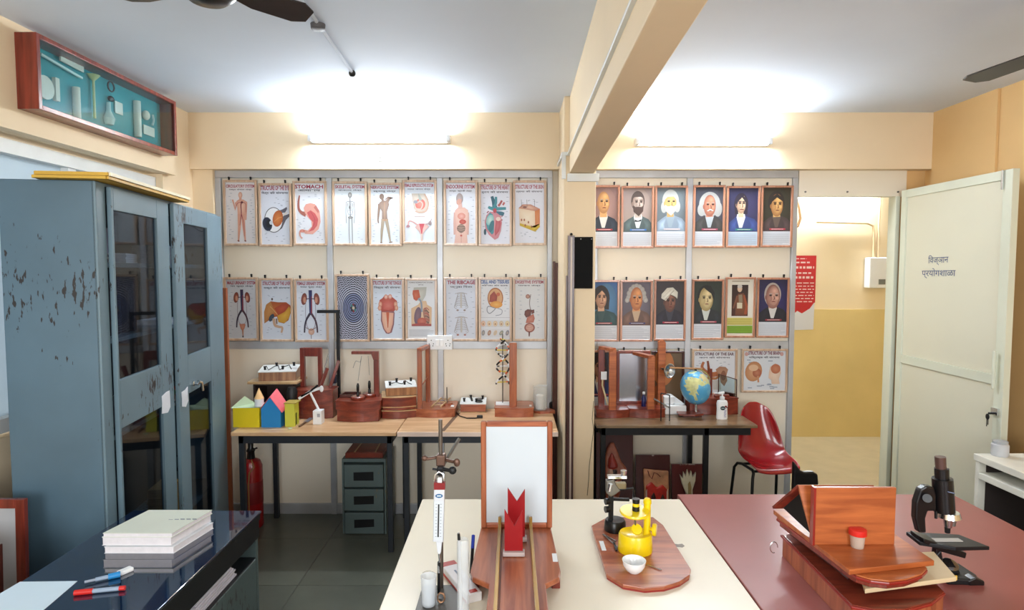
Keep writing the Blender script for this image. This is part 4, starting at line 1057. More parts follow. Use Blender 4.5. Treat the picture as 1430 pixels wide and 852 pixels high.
# ------------------------------------------------------------------ blue steel cabinet
CZ = 1.97
cA, cB = G(131, 252, CZ), G(303, 300, CZ)
cv = cB-cA; CL = cv.length; cang = math.atan2(cv.y, cv.x); CD = 0.31
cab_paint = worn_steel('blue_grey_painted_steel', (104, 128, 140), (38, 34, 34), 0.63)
cab_side_shaded = worn_steel('shaded_blue_steel_side', (84, 110, 126), (36, 32, 32), 0.585)  # darker copy of the cabinet paint, near side's shade put into its colour
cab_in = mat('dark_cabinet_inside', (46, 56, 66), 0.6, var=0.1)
cab = thing('steel_cabinet', 'tall blue-grey steel cupboard with glazed doors and chipped paint', 'cabinet', (cA.x, cA.y, 0), cang)
u_ = cv.normalized(); n_ = Vector((u_.y, -u_.x, 0))      # n_ points out of the front
def on_cab(px, py, off=0.018):
    r = ray(px, py); O = Vector((0,0,CAM_H)); q = Vector((cA.x,cA.y,0))+n_*off
    tt = (q-O).dot(n_)/r.dot(n_); P = O+r*tt
    return (P-Vector((cA.x,cA.y,0))).dot(u_), P.z
MB().box(0, 0.012, 0.0, CD, 0.06, CZ).build('side_panel', cab_side_shaded, cab, bevel=0.004)
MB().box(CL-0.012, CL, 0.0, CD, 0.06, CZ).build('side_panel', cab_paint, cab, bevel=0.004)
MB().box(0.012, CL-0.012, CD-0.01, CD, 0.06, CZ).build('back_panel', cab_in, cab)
MB().box(0.012, CL-0.012, 0.0, CD-0.01, CZ-0.012, CZ).build('top_panel', cab_paint, cab)
MB().box(0.012, CL-0.012, 0.0, CD-0.01, 0.06, 0.09).build('bottom_panel', cab_paint, cab)
for uu in (0.0, CL-0.03):
    for vv in (0.01, CD-0.04): MB().box(uu, uu+0.03, vv, vv+0.03, 0, 0.06).build('foot', cab_paint, cab)
MB().box(0.0, 0.07, -0.004, 0.012, 0.06, CZ).build('front_stile', cab_paint, cab, bevel=0.004)
ug = on_cab(238, 400)[0]
shelf_z = [on_cab(205, 368, -0.03)[1], on_cab(205, 462, -0.03)[1], on_cab(205, 545, -0.03)[1]-0.12, 0.42]
for z in shelf_z:
    MB().box(0.014, CL-0.014, 0.03, CD-0.012, z-0.018, z).build('shelf', cab_paint, cab)
def cab_door(u0, u1, panes, swing, hinge):
    """door leaf as stiles and rails round two glazed openings; swings about its hinge edge"""
    hx = u0 if hinge < 0 else u1
    e = bpy.data.objects.new('door', None)
    m = MB(); T0, T1 = -0.022, -0.004
    zs = [0.09]+[v for p in panes for v in p[2:]]+[CZ-0.012]
    pu0 = min(p[0] for p in panes); pu1 = max(p[1] for p in panes)
    m.box(u0-hx, pu0-hx, T0, T1, 0.09, CZ-0.012).box(pu1-hx, u1-hx, T0, T1, 0.09, CZ-0.012)
    for k in range(0, len(zs), 2): m.box(pu0-hx, pu1-hx, T0, T1, zs[k], zs[k+1])
    d = m.build('door', cab_paint, cab, bevel=0.003)
    d.location = (hx, 0, 0); d.rotation_euler = (0, 0, swing)
    for p in panes:
        MB().box(p[0]-hx-0.004, p[1]-hx+0.004, -0.012, -0.009, p[2]-0.004, p[3]+0.004).build('glass_pane', dark_glass, d)
    return d, hx
zt, zb = on_cab(190, 300)[1], on_cab(190, 522)[1]
zt2, zb2 = on_cab(198, 583)[1], 0.2
la, lb = on_cab(161, 400)[0], on_cab(221, 400)[0]
ra, rb_ = on_cab(254, 400)[0], on_cab(289, 400)[0]
d1, h1 = cab_door(0.075, ug-0.006, [(la, lb, zb2, zt2), (la, lb, zb, zt)], -0.0, -1)
d2, h2 = cab_door(ug+0.014, CL-0.004, [(ra, rb_, zb2, zt2), (ra, rb_, zb, zt)], 0.02, 1)
hu, hzz = on_cab(264, 536)
hl = MB().lathe([(0.014,0),(0.014,0.008),(0.008,0.012),(0.008,0.03)], (0,0,0), 14, Matrix.Translation((hu-h2, -0.022, hzz)) @ Matrix.Rotation(PI/2, 4, 'X'))
hl.tube([(hu-h2, -0.05, hzz+0.01), (hu-h2+0.03, -0.055, hzz+0.0), (hu-h2+0.06, -0.05, hzz-0.045)], 0.008, 8)
hl.build('handle', chrome, d2, True)
def scrap(px, py, w, h, label, d, hx, seed):
    u, z = on_cab(px, py); r = random.Random(seed)
    pts = [(-w,-h),(w*0.3,-h*1.05),(w,-h*0.7),(w*0.95,0),(w,h),(0.1*w,h*0.9),(-w,h*0.8),(-w*0.9,-0.1*h)]
    pts = [(u-hx+a+r.uniform(-.004,.004), z+b+r.uniform(-.006,.006)) for a, b in pts]
    o = MB().prismy(pts, -0.0245, -0.0225).build('paper_scrap', mat('torn_white_paper', (224,228,236), 0.7), d)
    o['label'] = label
scrap(230, 561, 0.045, 0.048, 'white paper square stuck by the door edge', d1, h1, 1)
scrap(252, 555, 0.042, 0.042, 'torn white paper stuck under the handle', d2, h2, 2)
def in_cab(u, v, z): return Matrix.Translation((cA.x, cA.y, 0)) @ Matrix.Rotation(cang, 4, 'Z') @ Vector((u, v, z))
paper = mat('white_paper', (232, 236, 240), 0.6, var=0.02)
def paper_pile(name, label, u, v, z, w, d, h, rz, m=None):
    P = in_cab(u, v, z)
    t = thing(name, label, 'paper', P, cang+rz)
    n = max(2, int(h/0.008))
    for k in range(n):
        r = random.Random(k*7+int(u*100))
        MB().box(-w/2+r.uniform(-.008,.008), w/2+r.uniform(-.008,.008), -d/2, d/2, k*h/n, (k+0.9)*h/n).build('sheet', m or paper, t)
paper_pile('paper_pile', 'curled white papers on the top shelf behind the left cabinet door', lb-0.12, 0.12, shelf_z[0], 0.2, 0.16, 0.04, 0.2)
paper_pile('paper_pile', 'loose white papers on the middle shelf behind the right cabinet door', ra+0.1, 0.11, shelf_z[1], 0.2, 0.15, 0.025, -0.1)
paper_pile('paper_pile', 'pale bundle on the top shelf behind the right cabinet door', ra+0.08, 0.13, shelf_z[0], 0.16, 0.14, 0.09, 0.0, mat('grey_paper', (120,126,134), 0.7))
paper_pile('paper_pile', 'brown packet on the lowest shelf behind the right cabinet door', ra+0.06, 0.11, shelf_z[3], 0.16, 0.10, 0.16, 0.0, mat('brown_packet', (150,120,70), 0.7))
bz = on_cab(270, 505, -0.05)[1]
ball_tray = MB()
P = in_cab(ra+0.11, 0.09, shelf_z[2]); 
tr = thing('model_tray', 'small white tray of coloured balls inside the cabinet', 'tray', P, cang)
MB().box(-0.10, 0.10, -0.05, 0.05, 0.0, 0.01).build('tray_base', white_pl, tr, bevel=0.003)
for k, (c, nm) in enumerate((((208,96,96),'pink ball at the left of the tray behind cabinet glass'), ((84,130,84),'green ball in the middle of the tray behind cabinet glass'), ((196,112,90),'orange-pink ball next to the green balls behind cabinet glass'), ((70,120,90),'dark green ball at the right of the tray behind cabinet glass'))):
    q = in_cab(ra+0.11-0.075+k*0.05, 0.08, shelf_z[2]+0.01+0.023)
    tag(MB().ball(q, 0.023, n=16, m=10).build('ball', mat('ball_paint_%d' % k, c, 0.35), smooth=True), nm, 'ball', 'coloured balls in the cabinet')
q = in_cab(lb-0.12, 0.1, shelf_z[2])
tag(MB().lathe([(0.035,0),(0.035,0.10),(0.015,0.13),(0.015,0.15)], q, 16).build('bottle', mat('cloudy_bottle', (150,160,172), 0.4), smooth=True), 'pale bottle standing on a shelf behind the left cabinet door', 'bottle')
q = in_cab(0.22, 0.13, shelf_z[0])
tag(MB().box(q.x-0.04, q.x+0.04, q.y-0.07, q.y+0.08, q.z, q.z+0.14).build('storage_box', mat('mauve_grey_box', (128,124,140), 0.7), bevel=0.006), 'greyish mauve box on the top shelf behind the left cabinet door', 'box')
for k in range(5):
    q = in_cab(0.20+k*0.07, 0.15, shelf_z[1])
    tag(MB().box(-0.012, 0.012, -0.07, 0.07, 0, 0.20+0.02*(k%3), Matrix.Translation(q) @ Matrix.Rotation(cang, 4, 'Z')).build('file', mat('dark_file_%d' % (k%2), ((34,36,60),(44,40,52))[k%2], 0.6)),
        ('first', 'second', 'third', 'fourth', 'last')[k]+' dark file from the near end of the cupboard middle shelf', 'file', 'files in the cabinet')
# flat yellow-edged boards lying on top
yel = mat('yellow_board_edge', (206, 164, 62), 0.5, var=0.15); crm = mat('cream_board', (238, 230, 198), 0.45)
a1, a2, a3 = G(47, 248, CZ+0.002), G(149, 250, CZ+0.002), G(262, 283, CZ+0.002)
a4 = a1+a3-a2
for k, (z0, z1, nm) in enumerate(((0.002, 0.012, 'lower yellow-edged board lying on top of the cabinet'), (0.014, 0.026, 'upper yellow-edged cream board lying on top of the cabinet'))):
    t = thing('flat_board', nm, 'board', (a1.x, a1.y, CZ))
    pts = [((p-a1).x+k*0.004, (p-a1).y+k*0.006) for p in (a1, a2, a3, a4)]
    MB().prism(pts, z0, z1).build('core', crm if k else yel, t)
    for i in range(4):
        p, q = pts[i], pts[(i+1)%4]
        MB().bar((p[0],p[1],(z0+z1)/2), (q[0],q[1],(z0+z1)/2), 0.014, z1-z0).build('edge_strip', crm if (k and i == 1) else yel, t)

# brown panel standing between cabinet and wall
b0, b1 = W(290, 402, 3.86), W(317, 402, 3.86)
tag(MB().box(b0.x, b1.x, 3.85, 3.87, 0, b0.z).build('plywood_sheet', mat('orange_brown_sheet', (150, 84, 52), 0.5), bevel=0.003), 'orange-brown sheet standing upright between cabinet and partition', 'board')

# ------------------------------------------------------------------ showcase on the left wall
sy0, sy1, sxf = 2.54, 3.576, -1.94
sz0, sz1 = W(50, 152, sy0).z, W(50, 40, sy0).z-0.012
t = thing('wall_showcase', 'long wooden wall showcase with teal backing and glass front', 'showcase', (LX, sy0, sz0))
dpt = sxf-LX; Ls = sy1-sy0; hs = sz1-sz0; th = 0.02
MB().box(0, dpt, 0, th, 0, hs).build('end_board', redwood, t, bevel=0.002)
MB().box(0, dpt, Ls-th, Ls, 0, hs).build('end_board', redwood, t, bevel=0.002)
MB().box(0, dpt, th, Ls-th, 0, th).build('bottom_board', redwood, t, bevel=0.002)
MB().box(0, dpt, th, Ls-th, hs-th, hs).build('top_board', redwood, t, bevel=0.002)
MB().box(0.0, 0.006, th, Ls-th, th, hs-th).build('backing', mat('teal_felt', (10, 150, 164), 0.8, var=0.05), t)
MB().box(dpt-0.012, dpt-0.009, th, Ls-th, th, hs-th).build('glass_front', thin_glass, t)
def in_case(px, py, off=0.02):
    P = HX(px, py, LX+off); return P-Vector((LX, sy0, sz0))
ivory = mat('ivory_specimen', (226, 226, 218), 0.5); gl = mat('cloudy_glassware', (196, 226, 230), 0.25)
def spec(name, label, cat, mb, m): 
    o = mb.build(name, m, smooth=True); o.location = (LX, sy0, sz0)
    tag(o, label, cat, 'instruments in the wall showcase')
q = in_case(60, 122); spec('dial', 'round white dial at the near end of the wall showcase', 'instrument', MB().cyl(q, q+Vector((0.012,0,0)), 0.05, n=24), ivory)
q = in_case(79, 125); spec('thermometer', 'short pale rod beside the dial in the wall showcase', 'instrument', MB().box(q.x-0.01, q.x+0.006, q.y-0.012, q.y+0.012, q.z-0.05, q.z+0.05), ivory)
q = in_case(107, 145); spec('test_tube', 'tall white test tube in the wall showcase', 'instrument', MB().cyl(q-Vector((0,0,0.075)), q+Vector((0,0,0.075)), 0.016, n=14), ivory)
q = in_case(131, 130); spec('funnel_tube', 'long ivory funnel tube in the middle of the wall showcase', 'instrument', MB().cyl(q-Vector((0,0,0.12)), q+Vector((0,0,0.06)), 0.006, n=10).cyl(q+Vector((0,0,0.06)), q+Vector((0,0,0.085)), 0.008, 0.03, n=14), mat('straw_glass', (200,206,150), 0.4))
A_, B_ = in_case(84, 80), in_case(116, 97); spec('pipette', 'white slanting strip near the top of the wall showcase', 'instrument', MB().bar(A_, B_, 0.03, 0.008, (1,0,0)), ivory)
A_, B_ = in_case(56, 75), in_case(114, 109); spec('glass_rod', 'long slanting glass rod in the wall showcase', 'instrument', MB().cyl(A_, B_, 0.007, n=10), gl)
q = in_case(155, 121); spec('ring', 'dark metal ring in the wall showcase', 'instrument', MB().tube([(q.x, q.y+0.024*math.cos(i*PI/8), q.z+0.024*math.sin(i*PI/8)) for i in range(16)], 0.004, 6, True), black_iron)
q = in_case(155, 138); spec('bung', 'small dark bung below the ring in the wall showcase', 'instrument', MB().ball(q, 0.012, 0.02, 0.014, 12, 8), black_iron)
q = in_case(168, 151); spec('card', 'white square card in the wall showcase', 'card', MB().box(q.x-0.01, q.x-0.006, q.y-0.03, q.y+0.03, q.z-0.03, q.z+0.03), ivory)
q = in_case(152, 160); spec('flask', 'faint glass flask beside the white card in the showcase', 'instrument', MB().lathe([(0.02,-0.05),(0.028,-0.02),(0.01,0.02),(0.01,0.06)], q, 14), gl)
q = in_case(192, 165); spec('measuring_cylinder', 'white measuring cylinder at the far half of the showcase', 'instrument', MB().cyl(q-Vector((0,0,0.10)), q+Vector((0,0,0.09)), 0.018, n=14), ivory)
q = in_case(204, 161); spec('crucible', 'small white rounded crucible near the far end of the showcase', 'instrument', MB().ball(q, 0.018, 0.024, 0.026, 14, 8), ivory)
q = in_case(214, 168); spec('clip', 'small pale spring clip near the far end of the showcase', 'instrument', MB().tube([q+Vector((0,-0.01,-0.03)), q+Vector((0,0.004,0.0)), q+Vector((0,-0.004,0.03))], 0.006, 6), gl)
q = in_case(210, 183); spec('label_card', 'white rectangular label card low in the showcase', 'card', MB().box(q.x-0.01, q.x-0.006, q.y-0.05, q.y+0.05, q.z-0.025, q.z+0.025), ivory)

# ------------------------------------------------------------------ shelf unit by the right wall
ux = 2.09
uz = W(1382, 633, 2.70).z; uy = G(1382, 633, uz).y
t = thing('shelf_unit', 'white open shelf unit with dark inside by the open door', 'shelf', (ux, 1.5, 0))
Lu = uy-1.5; du = 0.5
wh = mat('chipped_white_paint', (222, 220, 208), 0.55, var=0.1)
MB().box(-0.01, du, 0, Lu, uz-0.03, uz).build('top_board', wh, t, bevel=0.003)
z2 = G(1384, 667, 0.0); z2 = HX(1384, 667, ux).z
MB().box(0, du, 0, Lu-0.02, z2-0.03, z2).build('shelf_board', wh, t, bevel=0.003)
MB().box(0, 0.035, Lu-0.02, Lu, 0, uz-0.03).build('corner_post', wh, t, bevel=0.003)
MB().box(0.035, du, Lu-0.02, Lu, 0, uz-0.03).build('end_board', mat('shaded_unit_inside', (50,42,40), 0.7), t)  # inner boards coloured dark to paint the shade within the unit
MB().box(0, du, 0, 0.02, 0, uz-0.03).build('end_board', wh, t, bevel=0.003)
MB().box(du-0.012, du, 0.02, Lu-0.02, 0, uz-0.03).build('back_board', mat('shaded_unit_inside', (50,42,40), 0.7), t)
P = G(1407, 633, uz)
P = Vector((2.17, 2.17*850/(1407-715), uz))
t = thing('plastic_jar', 'small cloudy plastic jar on the white shelf unit', 'jar', P)
MB().lathe([(0.03,0),(0.033,0.004),(0.033,0.05),(0.028,0.056)], n=20).build('body', mat('cloudy_plastic', (190,192,196), 0.4), t, True)
MB().lathe([(0.029,0.055),(0.029,0.066),(0.008,0.07),(0.0,0.07)], n=20).build('lid', mat('grey_lid', (160,164,168), 0.4), t, True)

# ================================================================== ON THE BACK TABLES
def base_on(px, py, z=BT): return G(px, py, z)
def boat_part(t, w, d, h, z0=0.0, m=None, top=None, bulge=0.03, name='base_block', rim=0.008):
    MB().prism(boat(w, d, bulge), z0, z0+h-0.004).build(name, m or redwood_h, t, bevel=0.002)
    MB().prism(boat(w+rim, d+rim, bulge), z0+h-0.004, z0+h+0.002).build('top_board', top or redwood_h, t, bevel=0.001)
yp = mat('yellow_craft_paper', (222, 200, 20), 0.6, var=0.03); gp = mat('pale_green_paper', (196, 216, 180), 0.6, var=0.03)
bp_ = mat('blue_craft_paper', (34, 132, 196), 0.6, var=0.03); pp = mat('pink_craft_paper', (240, 116, 128), 0.6, var=0.03)
yg = mat('yellow_green_paper', (206, 206, 70), 0.6, var=0.04); op = mat('orange_cream_paper', (246, 200, 140), 0.6)
# yellow house
P = base_on(344, 597); t = thing('paper_house', 'yellow paper box house with crumpled pale green roof', 'model house', P, 0, 'paper houses'); L = at(t)
w = 0.078; hh = L(344, 570).z
MB().box(-w, w, 0, 0.10, 0, hh).build('walls', yp, t, bevel=0.001)
rf = [(-w-0.012,0.0,hh),(w+0.01,0.0,hh+0.004),(w+0.006,0.10,hh+0.012),(-w-0.006,0.10,hh+0.012),(-0.025,0.045,hh+0.062),(0.03,0.06,hh+0.018)]
MB().add(rf, [(0,1,5,4),(1,2,5),(2,3,4,5),(3,0,4)]).build('roof', gp, t, solid=0.002)
# tower on the yellow house
P2 = P+Vector((L(361,568).x, 0.012, hh+0.010)); t = thing('paper_tower', 'white paper cylinder with orange cone top on the yellow house', 'model tower', P2)
MB().cyl((0,0,0), (0,0,0.045), 0.026, n=20).build('drum', paper, t, True)
MB().cyl((0,0,0.045), (0,0,0.108), 0.028, 0.0008, n=20).build('cone_roof', op, t, True)
# blue house
P = base_on(383, 597); t = thing('paper_house', 'blue paper house with pink gable roof', 'model house', P, 0, 'paper houses'); L = at(t)
x0, x1, xa = L(365,590).x, L(392,590).x, L(377,556).x
za, zl = L(376,555).z, L(364,571).z; zr = L(392,573).z
MB().prismy([(x0,0),(x1,0),(x1,zr),(xa,za),(x0,zl)], 0, 0.10).build('walls', bp_, t)
MB().add([(xa,-0.006,za+0.002),(xa,0.106,za+0.03),(x1+0.012,0.106,zr+0.0),(x1+0.010,-0.006,zr-0.014)], [(0,1,2,3)]).build('roof', pp, t, solid=0.003)
MB().add([(xa,-0.003,za+0.002),(xa,0.106,za+0.03),(x0-0.004,0.106,zl),(x0-0.004,-0.003,zl)], [(0,1,2,3)]).build('roof', pp, t, solid=0.002)
# yellow-green house
P = base_on(407, 596); t = thing('paper_house', 'small yellow-green paper house with a dark doorway', 'model house', P, 0.0, 'paper houses'); L = at(t)
x0, x1 = L(398,590).x, L(411,590).x; hh = L(407,564).z
MB().box(x0, x1, 0, 0.003, 0, hh).box(x0, x0+0.003, 0.003, 0.08, 0, hh).box(x0, x1, 0.077, 0.08, 0, hh).box(x1-0.003, x1, 0.003, 0.025, 0, hh).box(x1-0.003, x1, 0.05, 0.077, 0, hh).box(x1-0.003, x1, 0.025, 0.05, hh*0.55, hh).build('walls', yg, t)
MB().box(x0-0.004, x1+0.012, -0.004, 0.084, hh, hh+0.006).build('roof', mat('olive_brown_paper', (170,150,70), 0.6), t)
MB().box(x1-0.008, x1-0.006, 0.022, 0.053, 0, hh*0.56).build('doorway', mat('dark_doorway_card', (40,36,30), 0.8), t)
# windmill model
P = base_on(445, 593); t = thing('windmill_model', 'toy windmill with white block base and black and white blades', 'model windmill', P); L = at(t)
hh = L(445,574).z
MB().box(L(437,590).x, L(449,590).x, 0, 0.06, 0, hh).build('block', white_pl, t, bevel=0.002)
MB().box(L(443,590).x, L(447,590).x, -0.001, 0.0, hh*0.55, hh*0.8).build('sticker', mat('grey_print', (170,172,180), 0.6), t)
a_, b_ = L(446,574,0.03), L(432,546,0.03)
MB().cyl(a_, b_, 0.007, n=10).build('mast', white_pl, t, True)
for i, (pa_, pb_, mm) in enumerate((((433,547),(450,541),white_pl), ((433,547),(417,557),white_pl), ((433,547),(444,538),black_pl), ((433,547),(420,554),black_pl))):
    A_ = L(*pa_, 0.02-0.004*(i%2)); B_ = L(*pb_, 0.02-0.004*(i%2)); dv_ = (B_-A_)
    MB().bar(A_, B_, 0.016 if mm is white_pl else 0.012, 0.003, (0,1,0)).build('blade', mm, t, bevel=0.001)
MB().ball(L(449,543,0.012), 0.012, 0.004, 0.02, 12, 8).build('blade_tip', white_pl, t, True)
# knife-like grey strip
A_, B_ = base_on(418, 596, BT+0.004), base_on(437, 582, BT+0.008)
t = thing('putty_knife', 'grey blade with brown handle lying beside the windmill', 'knife', A_)
MB().bar((0,0,0.002), (B_-A_)*0.45, 0.012, 0.006).build('handle', mat('brown_handle', (110,80,60), 0.5), t)
MB().bar((B_-A_)*0.45, (B_-A_), 0.026, 0.003).build('blade', mat('grey_blade', (150,160,176), 0.3, 0.6), t)
q = base_on(405, 599); tag(MB().ball(q+Vector((0,0,0.004)), 0.014, 0.01, 0.004, 12, 6).build('paper_scrap', gp, smooth=True), 'tiny crumpled pale scrap at the front edge of the plywood table', 'paper')

def meter(P, w, d, h, label, rz=0.0, body=None, lean=0.0, cords=True, dials=True, seed=0, group='panel meters'):
    """sloped wooden box with a white panel carrying terminals and dials"""
    t = thing('panel_meter', label, 'meter', P, rz, group)
    MB().prismx([(0,0),(d,0),(d,h*1.35),(0,h)], -w/2, w/2).build('wooden_case', body or redwood_h, t, bevel=0.002)
    sl = math.atan2(h*0.35, d)
    M = Matrix.Translation((0, 0, h)) @ Matrix.Rotation(sl, 4, 'X')
    Ld = math.hypot(d, h*0.35)
    MB().box(-w/2-0.003, w/2+0.003, -0.004, Ld+0.002, 0.0005, 0.007, M).build('white_panel', white_paint, t, bevel=0.001)
    r = random.Random(seed)
    for k in range(4):
        x = -w/2+w*(0.14+0.24*k); y = Ld*(0.25+0.5*((k*3)%2)+0.08*r.random())
        a = M @ Vector((x, y, 0.006)); b = M @ Vector((x, y, 0.024))
        MB().cyl(a, b, 0.007, n=10).cyl(b, b+Vector((0,0,0.006)), 0.009, n=10).build('terminal', black_pl, t, True)
    if dials:
        for k in (0, 1):
            a = M @ Vector((w*0.22, Ld*(0.3+0.42*k), 0.0065))
            MB().cyl(a, a+Vector((0,0,0.004)), 0.026 if w > 0.14 else 0.02, n=20).build('dial', mat('dark_dial', (40,44,46), 0.2), t, True)
        a = M @ Vector((-w*0.05, Ld*0.35, 0.007)); b = M @ Vector((-w*0.1, Ld*0.62, 0.02))
        MB().bar(a, b, 0.01, 0.012).build('knife_switch', black_pl, t)
    if cords:
        pts = [M @ Vector((-w*0.35+i*w*0.1, Ld*(0.4+0.25*math.sin(i*1.9+seed)), 0.016+0.008*math.cos(i*2.3))) for i in range(8)]
        MB().tube(pts, 0.003, 6).build('wire', black_pl, t, True)
    return t
# dark box, plank and meter at the left
Yb = 3.80
zb_ = W(381, 536, Yb).z; x0, x1 = W(354, 560, Yb).x, W(409, 560, Yb).x
t = thing('dark_box', 'dark open-fronted box behind the paper houses', 'box', ((x0+x1)/2, Yb, BT))
w = (x1-x0)/2; h = zb_-BT
for nm, bb in (('side_board', (-w,-w+0.012,0,0.2,0,h)), ('side_board', (w-0.012,w,0,0.2,0,h)), ('top_board', (-w+0.012,w-0.012,0,0.2,h-0.012,h)), ('back_board', (-w+0.012,w-0.012,0.188,0.2,0,h-0.012)), ('floor_board', (-w+0.012,w-0.012,0,0.188,0,0.012))):
    MB().box(*bb).build(nm, mat('blackened_wood', (48, 32, 30), 0.45, var=0.2), t)
x0, x1 = W(347, 533, Yb).x, W(416, 533, Yb).x
t = thing('plank', 'pale dusty plank lying on the dark box', 'plank', ((x0+x1)/2, Yb-0.02, zb_))
MB().box(-(x1-x0)/2, (x1-x0)/2, 0, 0.2, 0, 0.016, Matrix.Rotation(0.0, 4, 'Z')).build('board', palewood, t, bevel=0.002)
meter(Vector((W(388, 528, Yb+0.02).x, Yb+0.01, zb_+0.016)), 0.225, 0.15, 0.055, 'brown cased meter with white panel on top of the plank', 0.16, wood('faded_brown_case', (118,72,48), (168,122,84)), dials=False, seed=3)
# crumpled dark cloth on the box corner
P = Vector((W(407, 560, Yb-0.05).x, Yb-0.04, BT))
tag(MB().lathe([(0.03,0),(0.034,0.06),(0.03,0.12),(0.036,0.17),(0.024,0.2),(0,0.205)], P, 12).build('black_cylinder', mat('black_rubber', (22,22,24), 0.5), smooth=True), 'black rubber bulb standing beside the dark box', 'instrument')
# wooden base block with portal frame and inclined plane arms
Yk = 3.78
x0, x1 = W(408, 560, Yk).x, W(465, 560, Yk).x; zt_ = W(440, 545, Yk).z
t = thing('inclined_plane', 'red-brown wooden base block carrying a hinged inclined plane', 'apparatus', ((x0+x1)/2, Yk, BT)); L = at(t)
boat_part(t, x1-x0, 0.13, zt_-BT, bulge=0.025)
MB().bar(L(443,552,0.05), L(457,514,0.08), 0.026, 0.02).build('arm', redwood, t, bevel=0.002)
MB().bar(L(461,541,0.08), L(473,504,0.09), 0.026, 0.02).build('arm', redwood, t, bevel=0.002)
MB().cyl(L(452,520,0.07), L(459,494,0.09), 0.004, n=8).build('rod', steel, t, True)
MB().bar(L(424,545,0.03), L(442,553,0.01), 0.012, 0.012).build('cleat', redwood, t)
P = Vector((W(433,550,3.87).x, 3.87, zt_+0.002)); t = thing('portal_frame', 'plain red-brown wooden portal frame standing behind the meter', 'apparatus', P); L = at(t)
xa_, xb_ = L(419,520).x, L(449,520).x; zt2_ = L(433,486).z; th_ = 0.028
MB().box(xa_, xa_+th_, 0, 0.03, 0, zt2_).build('post', redwood, t, bevel=0.002)
MB().box(xb_-th_*0.85, xb_, 0, 0.03, 0, zt2_).build('post', redwood, t, bevel=0.002)
MB().box(xa_+th_, xb_-th_*0.85, 0, 0.03, zt2_-0.055, zt2_).build('lintel', redwood, t, bevel=0.002)
# tall black stand with arm
P = Vector((W(473, 520, 3.965).x, 3.965, BT)); t = thing('black_stand', 'tall black metal stand with a horizontal top arm', 'stand', P); L = at(t)
zz = L(473,433).z
MB().box(-0.01, 0.01, -0.01, 0.01, 0.014, zz).build('post', black_iron, t, bevel=0.002)
MB().box(L(443,434).x, 0.01, -0.009, 0.009, zz-0.02, zz).build('arm', black_iron, t, bevel=0.002)
MB().box(-0.012, 0.06, -0.04, 0.05, 0, 0.014).build('foot_plate', black_iron, t, bevel=0.003)
MB().box(-0.04, -0.014, -0.02, 0.02, zz*0.28, zz*0.36).build('clamp', mat('navy_clamp', (32,36,60), 0.4), t, bevel=0.004)
MB().cyl((-0.026,0,zz*0.36), (-0.026,0,zz*0.72), 0.004, n=8).build('side_rod', steel, t, True)
# gallows with two slotted weights
P = base_on(500, 588); t = thing('pendulum_stand', 'boat-shaped wooden base with a gallows arm and hanging threads', 'apparatus', P); L = at(t)
w = L(531,586).x-L(469,586).x; h1_ = L(500,572).z; h2_ = L(500,560).z
boat_part(t, w*0.94, 0.2, h1_, bulge=0.028); boat_part(t, w, 0.2, h2_-h1_, h1_, bulge=0.028)
g1 = L(526,548,0.13); g2 = L(526,492,0.13); g3 = L(491,493,0.13)
MB().box(g1.x-0.016, g1.x+0.016, 0.12, 0.15, h2_, g2.z-0.0505).build('gallows_post', redwood, t, bevel=0.002)
MB().prismy([(g3.x,g2.z-0.012),(g3.x,g2.z+0.006),(g1.x+0.016,g2.z+0.006),(g1.x+0.016,g2.z-0.05),(g1.x-0.016,g2.z-0.05),(g1.x-0.03,g2.z-0.012)], 0.12, 0.15).build('gallows_arm', redwood, t, bevel=0.002)
for a_, b_ in (((505,497),(500,532)), ((514,497),(516,524))):
    MB().cyl(L(*a_,0.12), L(*b_,0.10), 0.0014, n=6).build('thread', steel, t)
MB().tube([L(505,498,0.12), L(503,506,0.11), L(497,504,0.1), L(495,508,0.1), L(493,514,0.1)], 0.0016, 6).build('wire_hook', steel, t, True)
TR = L(487,556,0.09)
for bb in ((-0.045,0.045,-0.05,-0.042),(-0.045,0.045,0.042,0.05),(-0.045,-0.037,-0.042,0.042),(0.037,0.045,-0.042,0.042)):
    MB().box(TR.x+bb[0]*1.2, TR.x+bb[1]*1.2, 0.13+bb[2], 0.13+bb[3], h2_, h2_+0.022).build('tray_side', darkwood, t)
MB().box(TR.x-0.054, TR.x+0.054, 0.08, 0.18, h2_, h2_+0.004).build('tray_floor', redwood_h, t)
for px, py, dy, lab in ((500, 561, 0.04, 'front wooden disc weight with black spool under the gallows'), (516, 550, 0.13, 'rear wooden disc weight with black spool under the gallows')):
    q = P+Vector((L(px,py,dy).x, dy, h2_+0.002)); tw = thing('slotted_weight', lab, 'weight', q, 0, 'disc weights under the gallows')
    MB().lathe([(0.042,0),(0.045,0.006),(0.045,0.016),(0.04,0.02)], n=24).build('disc', redwood_h, tw, True)
    MB().lathe([(0.009,0.02),(0.009,0.045),(0.006,0.05),(0.009,0.055),(0.009,0.085),(0.005,0.1)], n=12).build('spool', black_pl, tw, True)
# stack of trays with a meter
P = base_on(558, 584)
t = thing('wooden_tray', 'bottom boat-shaped wooden tray of the stack under the wired meter', 'apparatus', P, 0.12, 'stacked wooden trays'); boat_part(t, 0.215, 0.2, 0.05, bulge=0.02, top=palewood)
P2 = P+Vector((0.0,0.0,0.054)); t = thing('wooden_tray', 'thick upper wooden tray of the stack under the wired meter', 'apparatus', P2, 0.2, 'stacked wooden trays')
boat_part(t, 0.205, 0.2, 0.02, bulge=0.02, top=palewood); boat_part(t, 0.21, 0.2, 0.06, 0.022, bulge=0.02, top=palewood)
meter(P+Vector((0.01,0.02,0.139)), 0.19, 0.13, 0.05, 'wired meter on top of the stacked wooden trays', 0.25, wood('tan_case', (132,84,50), (182,128,82)), dials=False, seed=5)
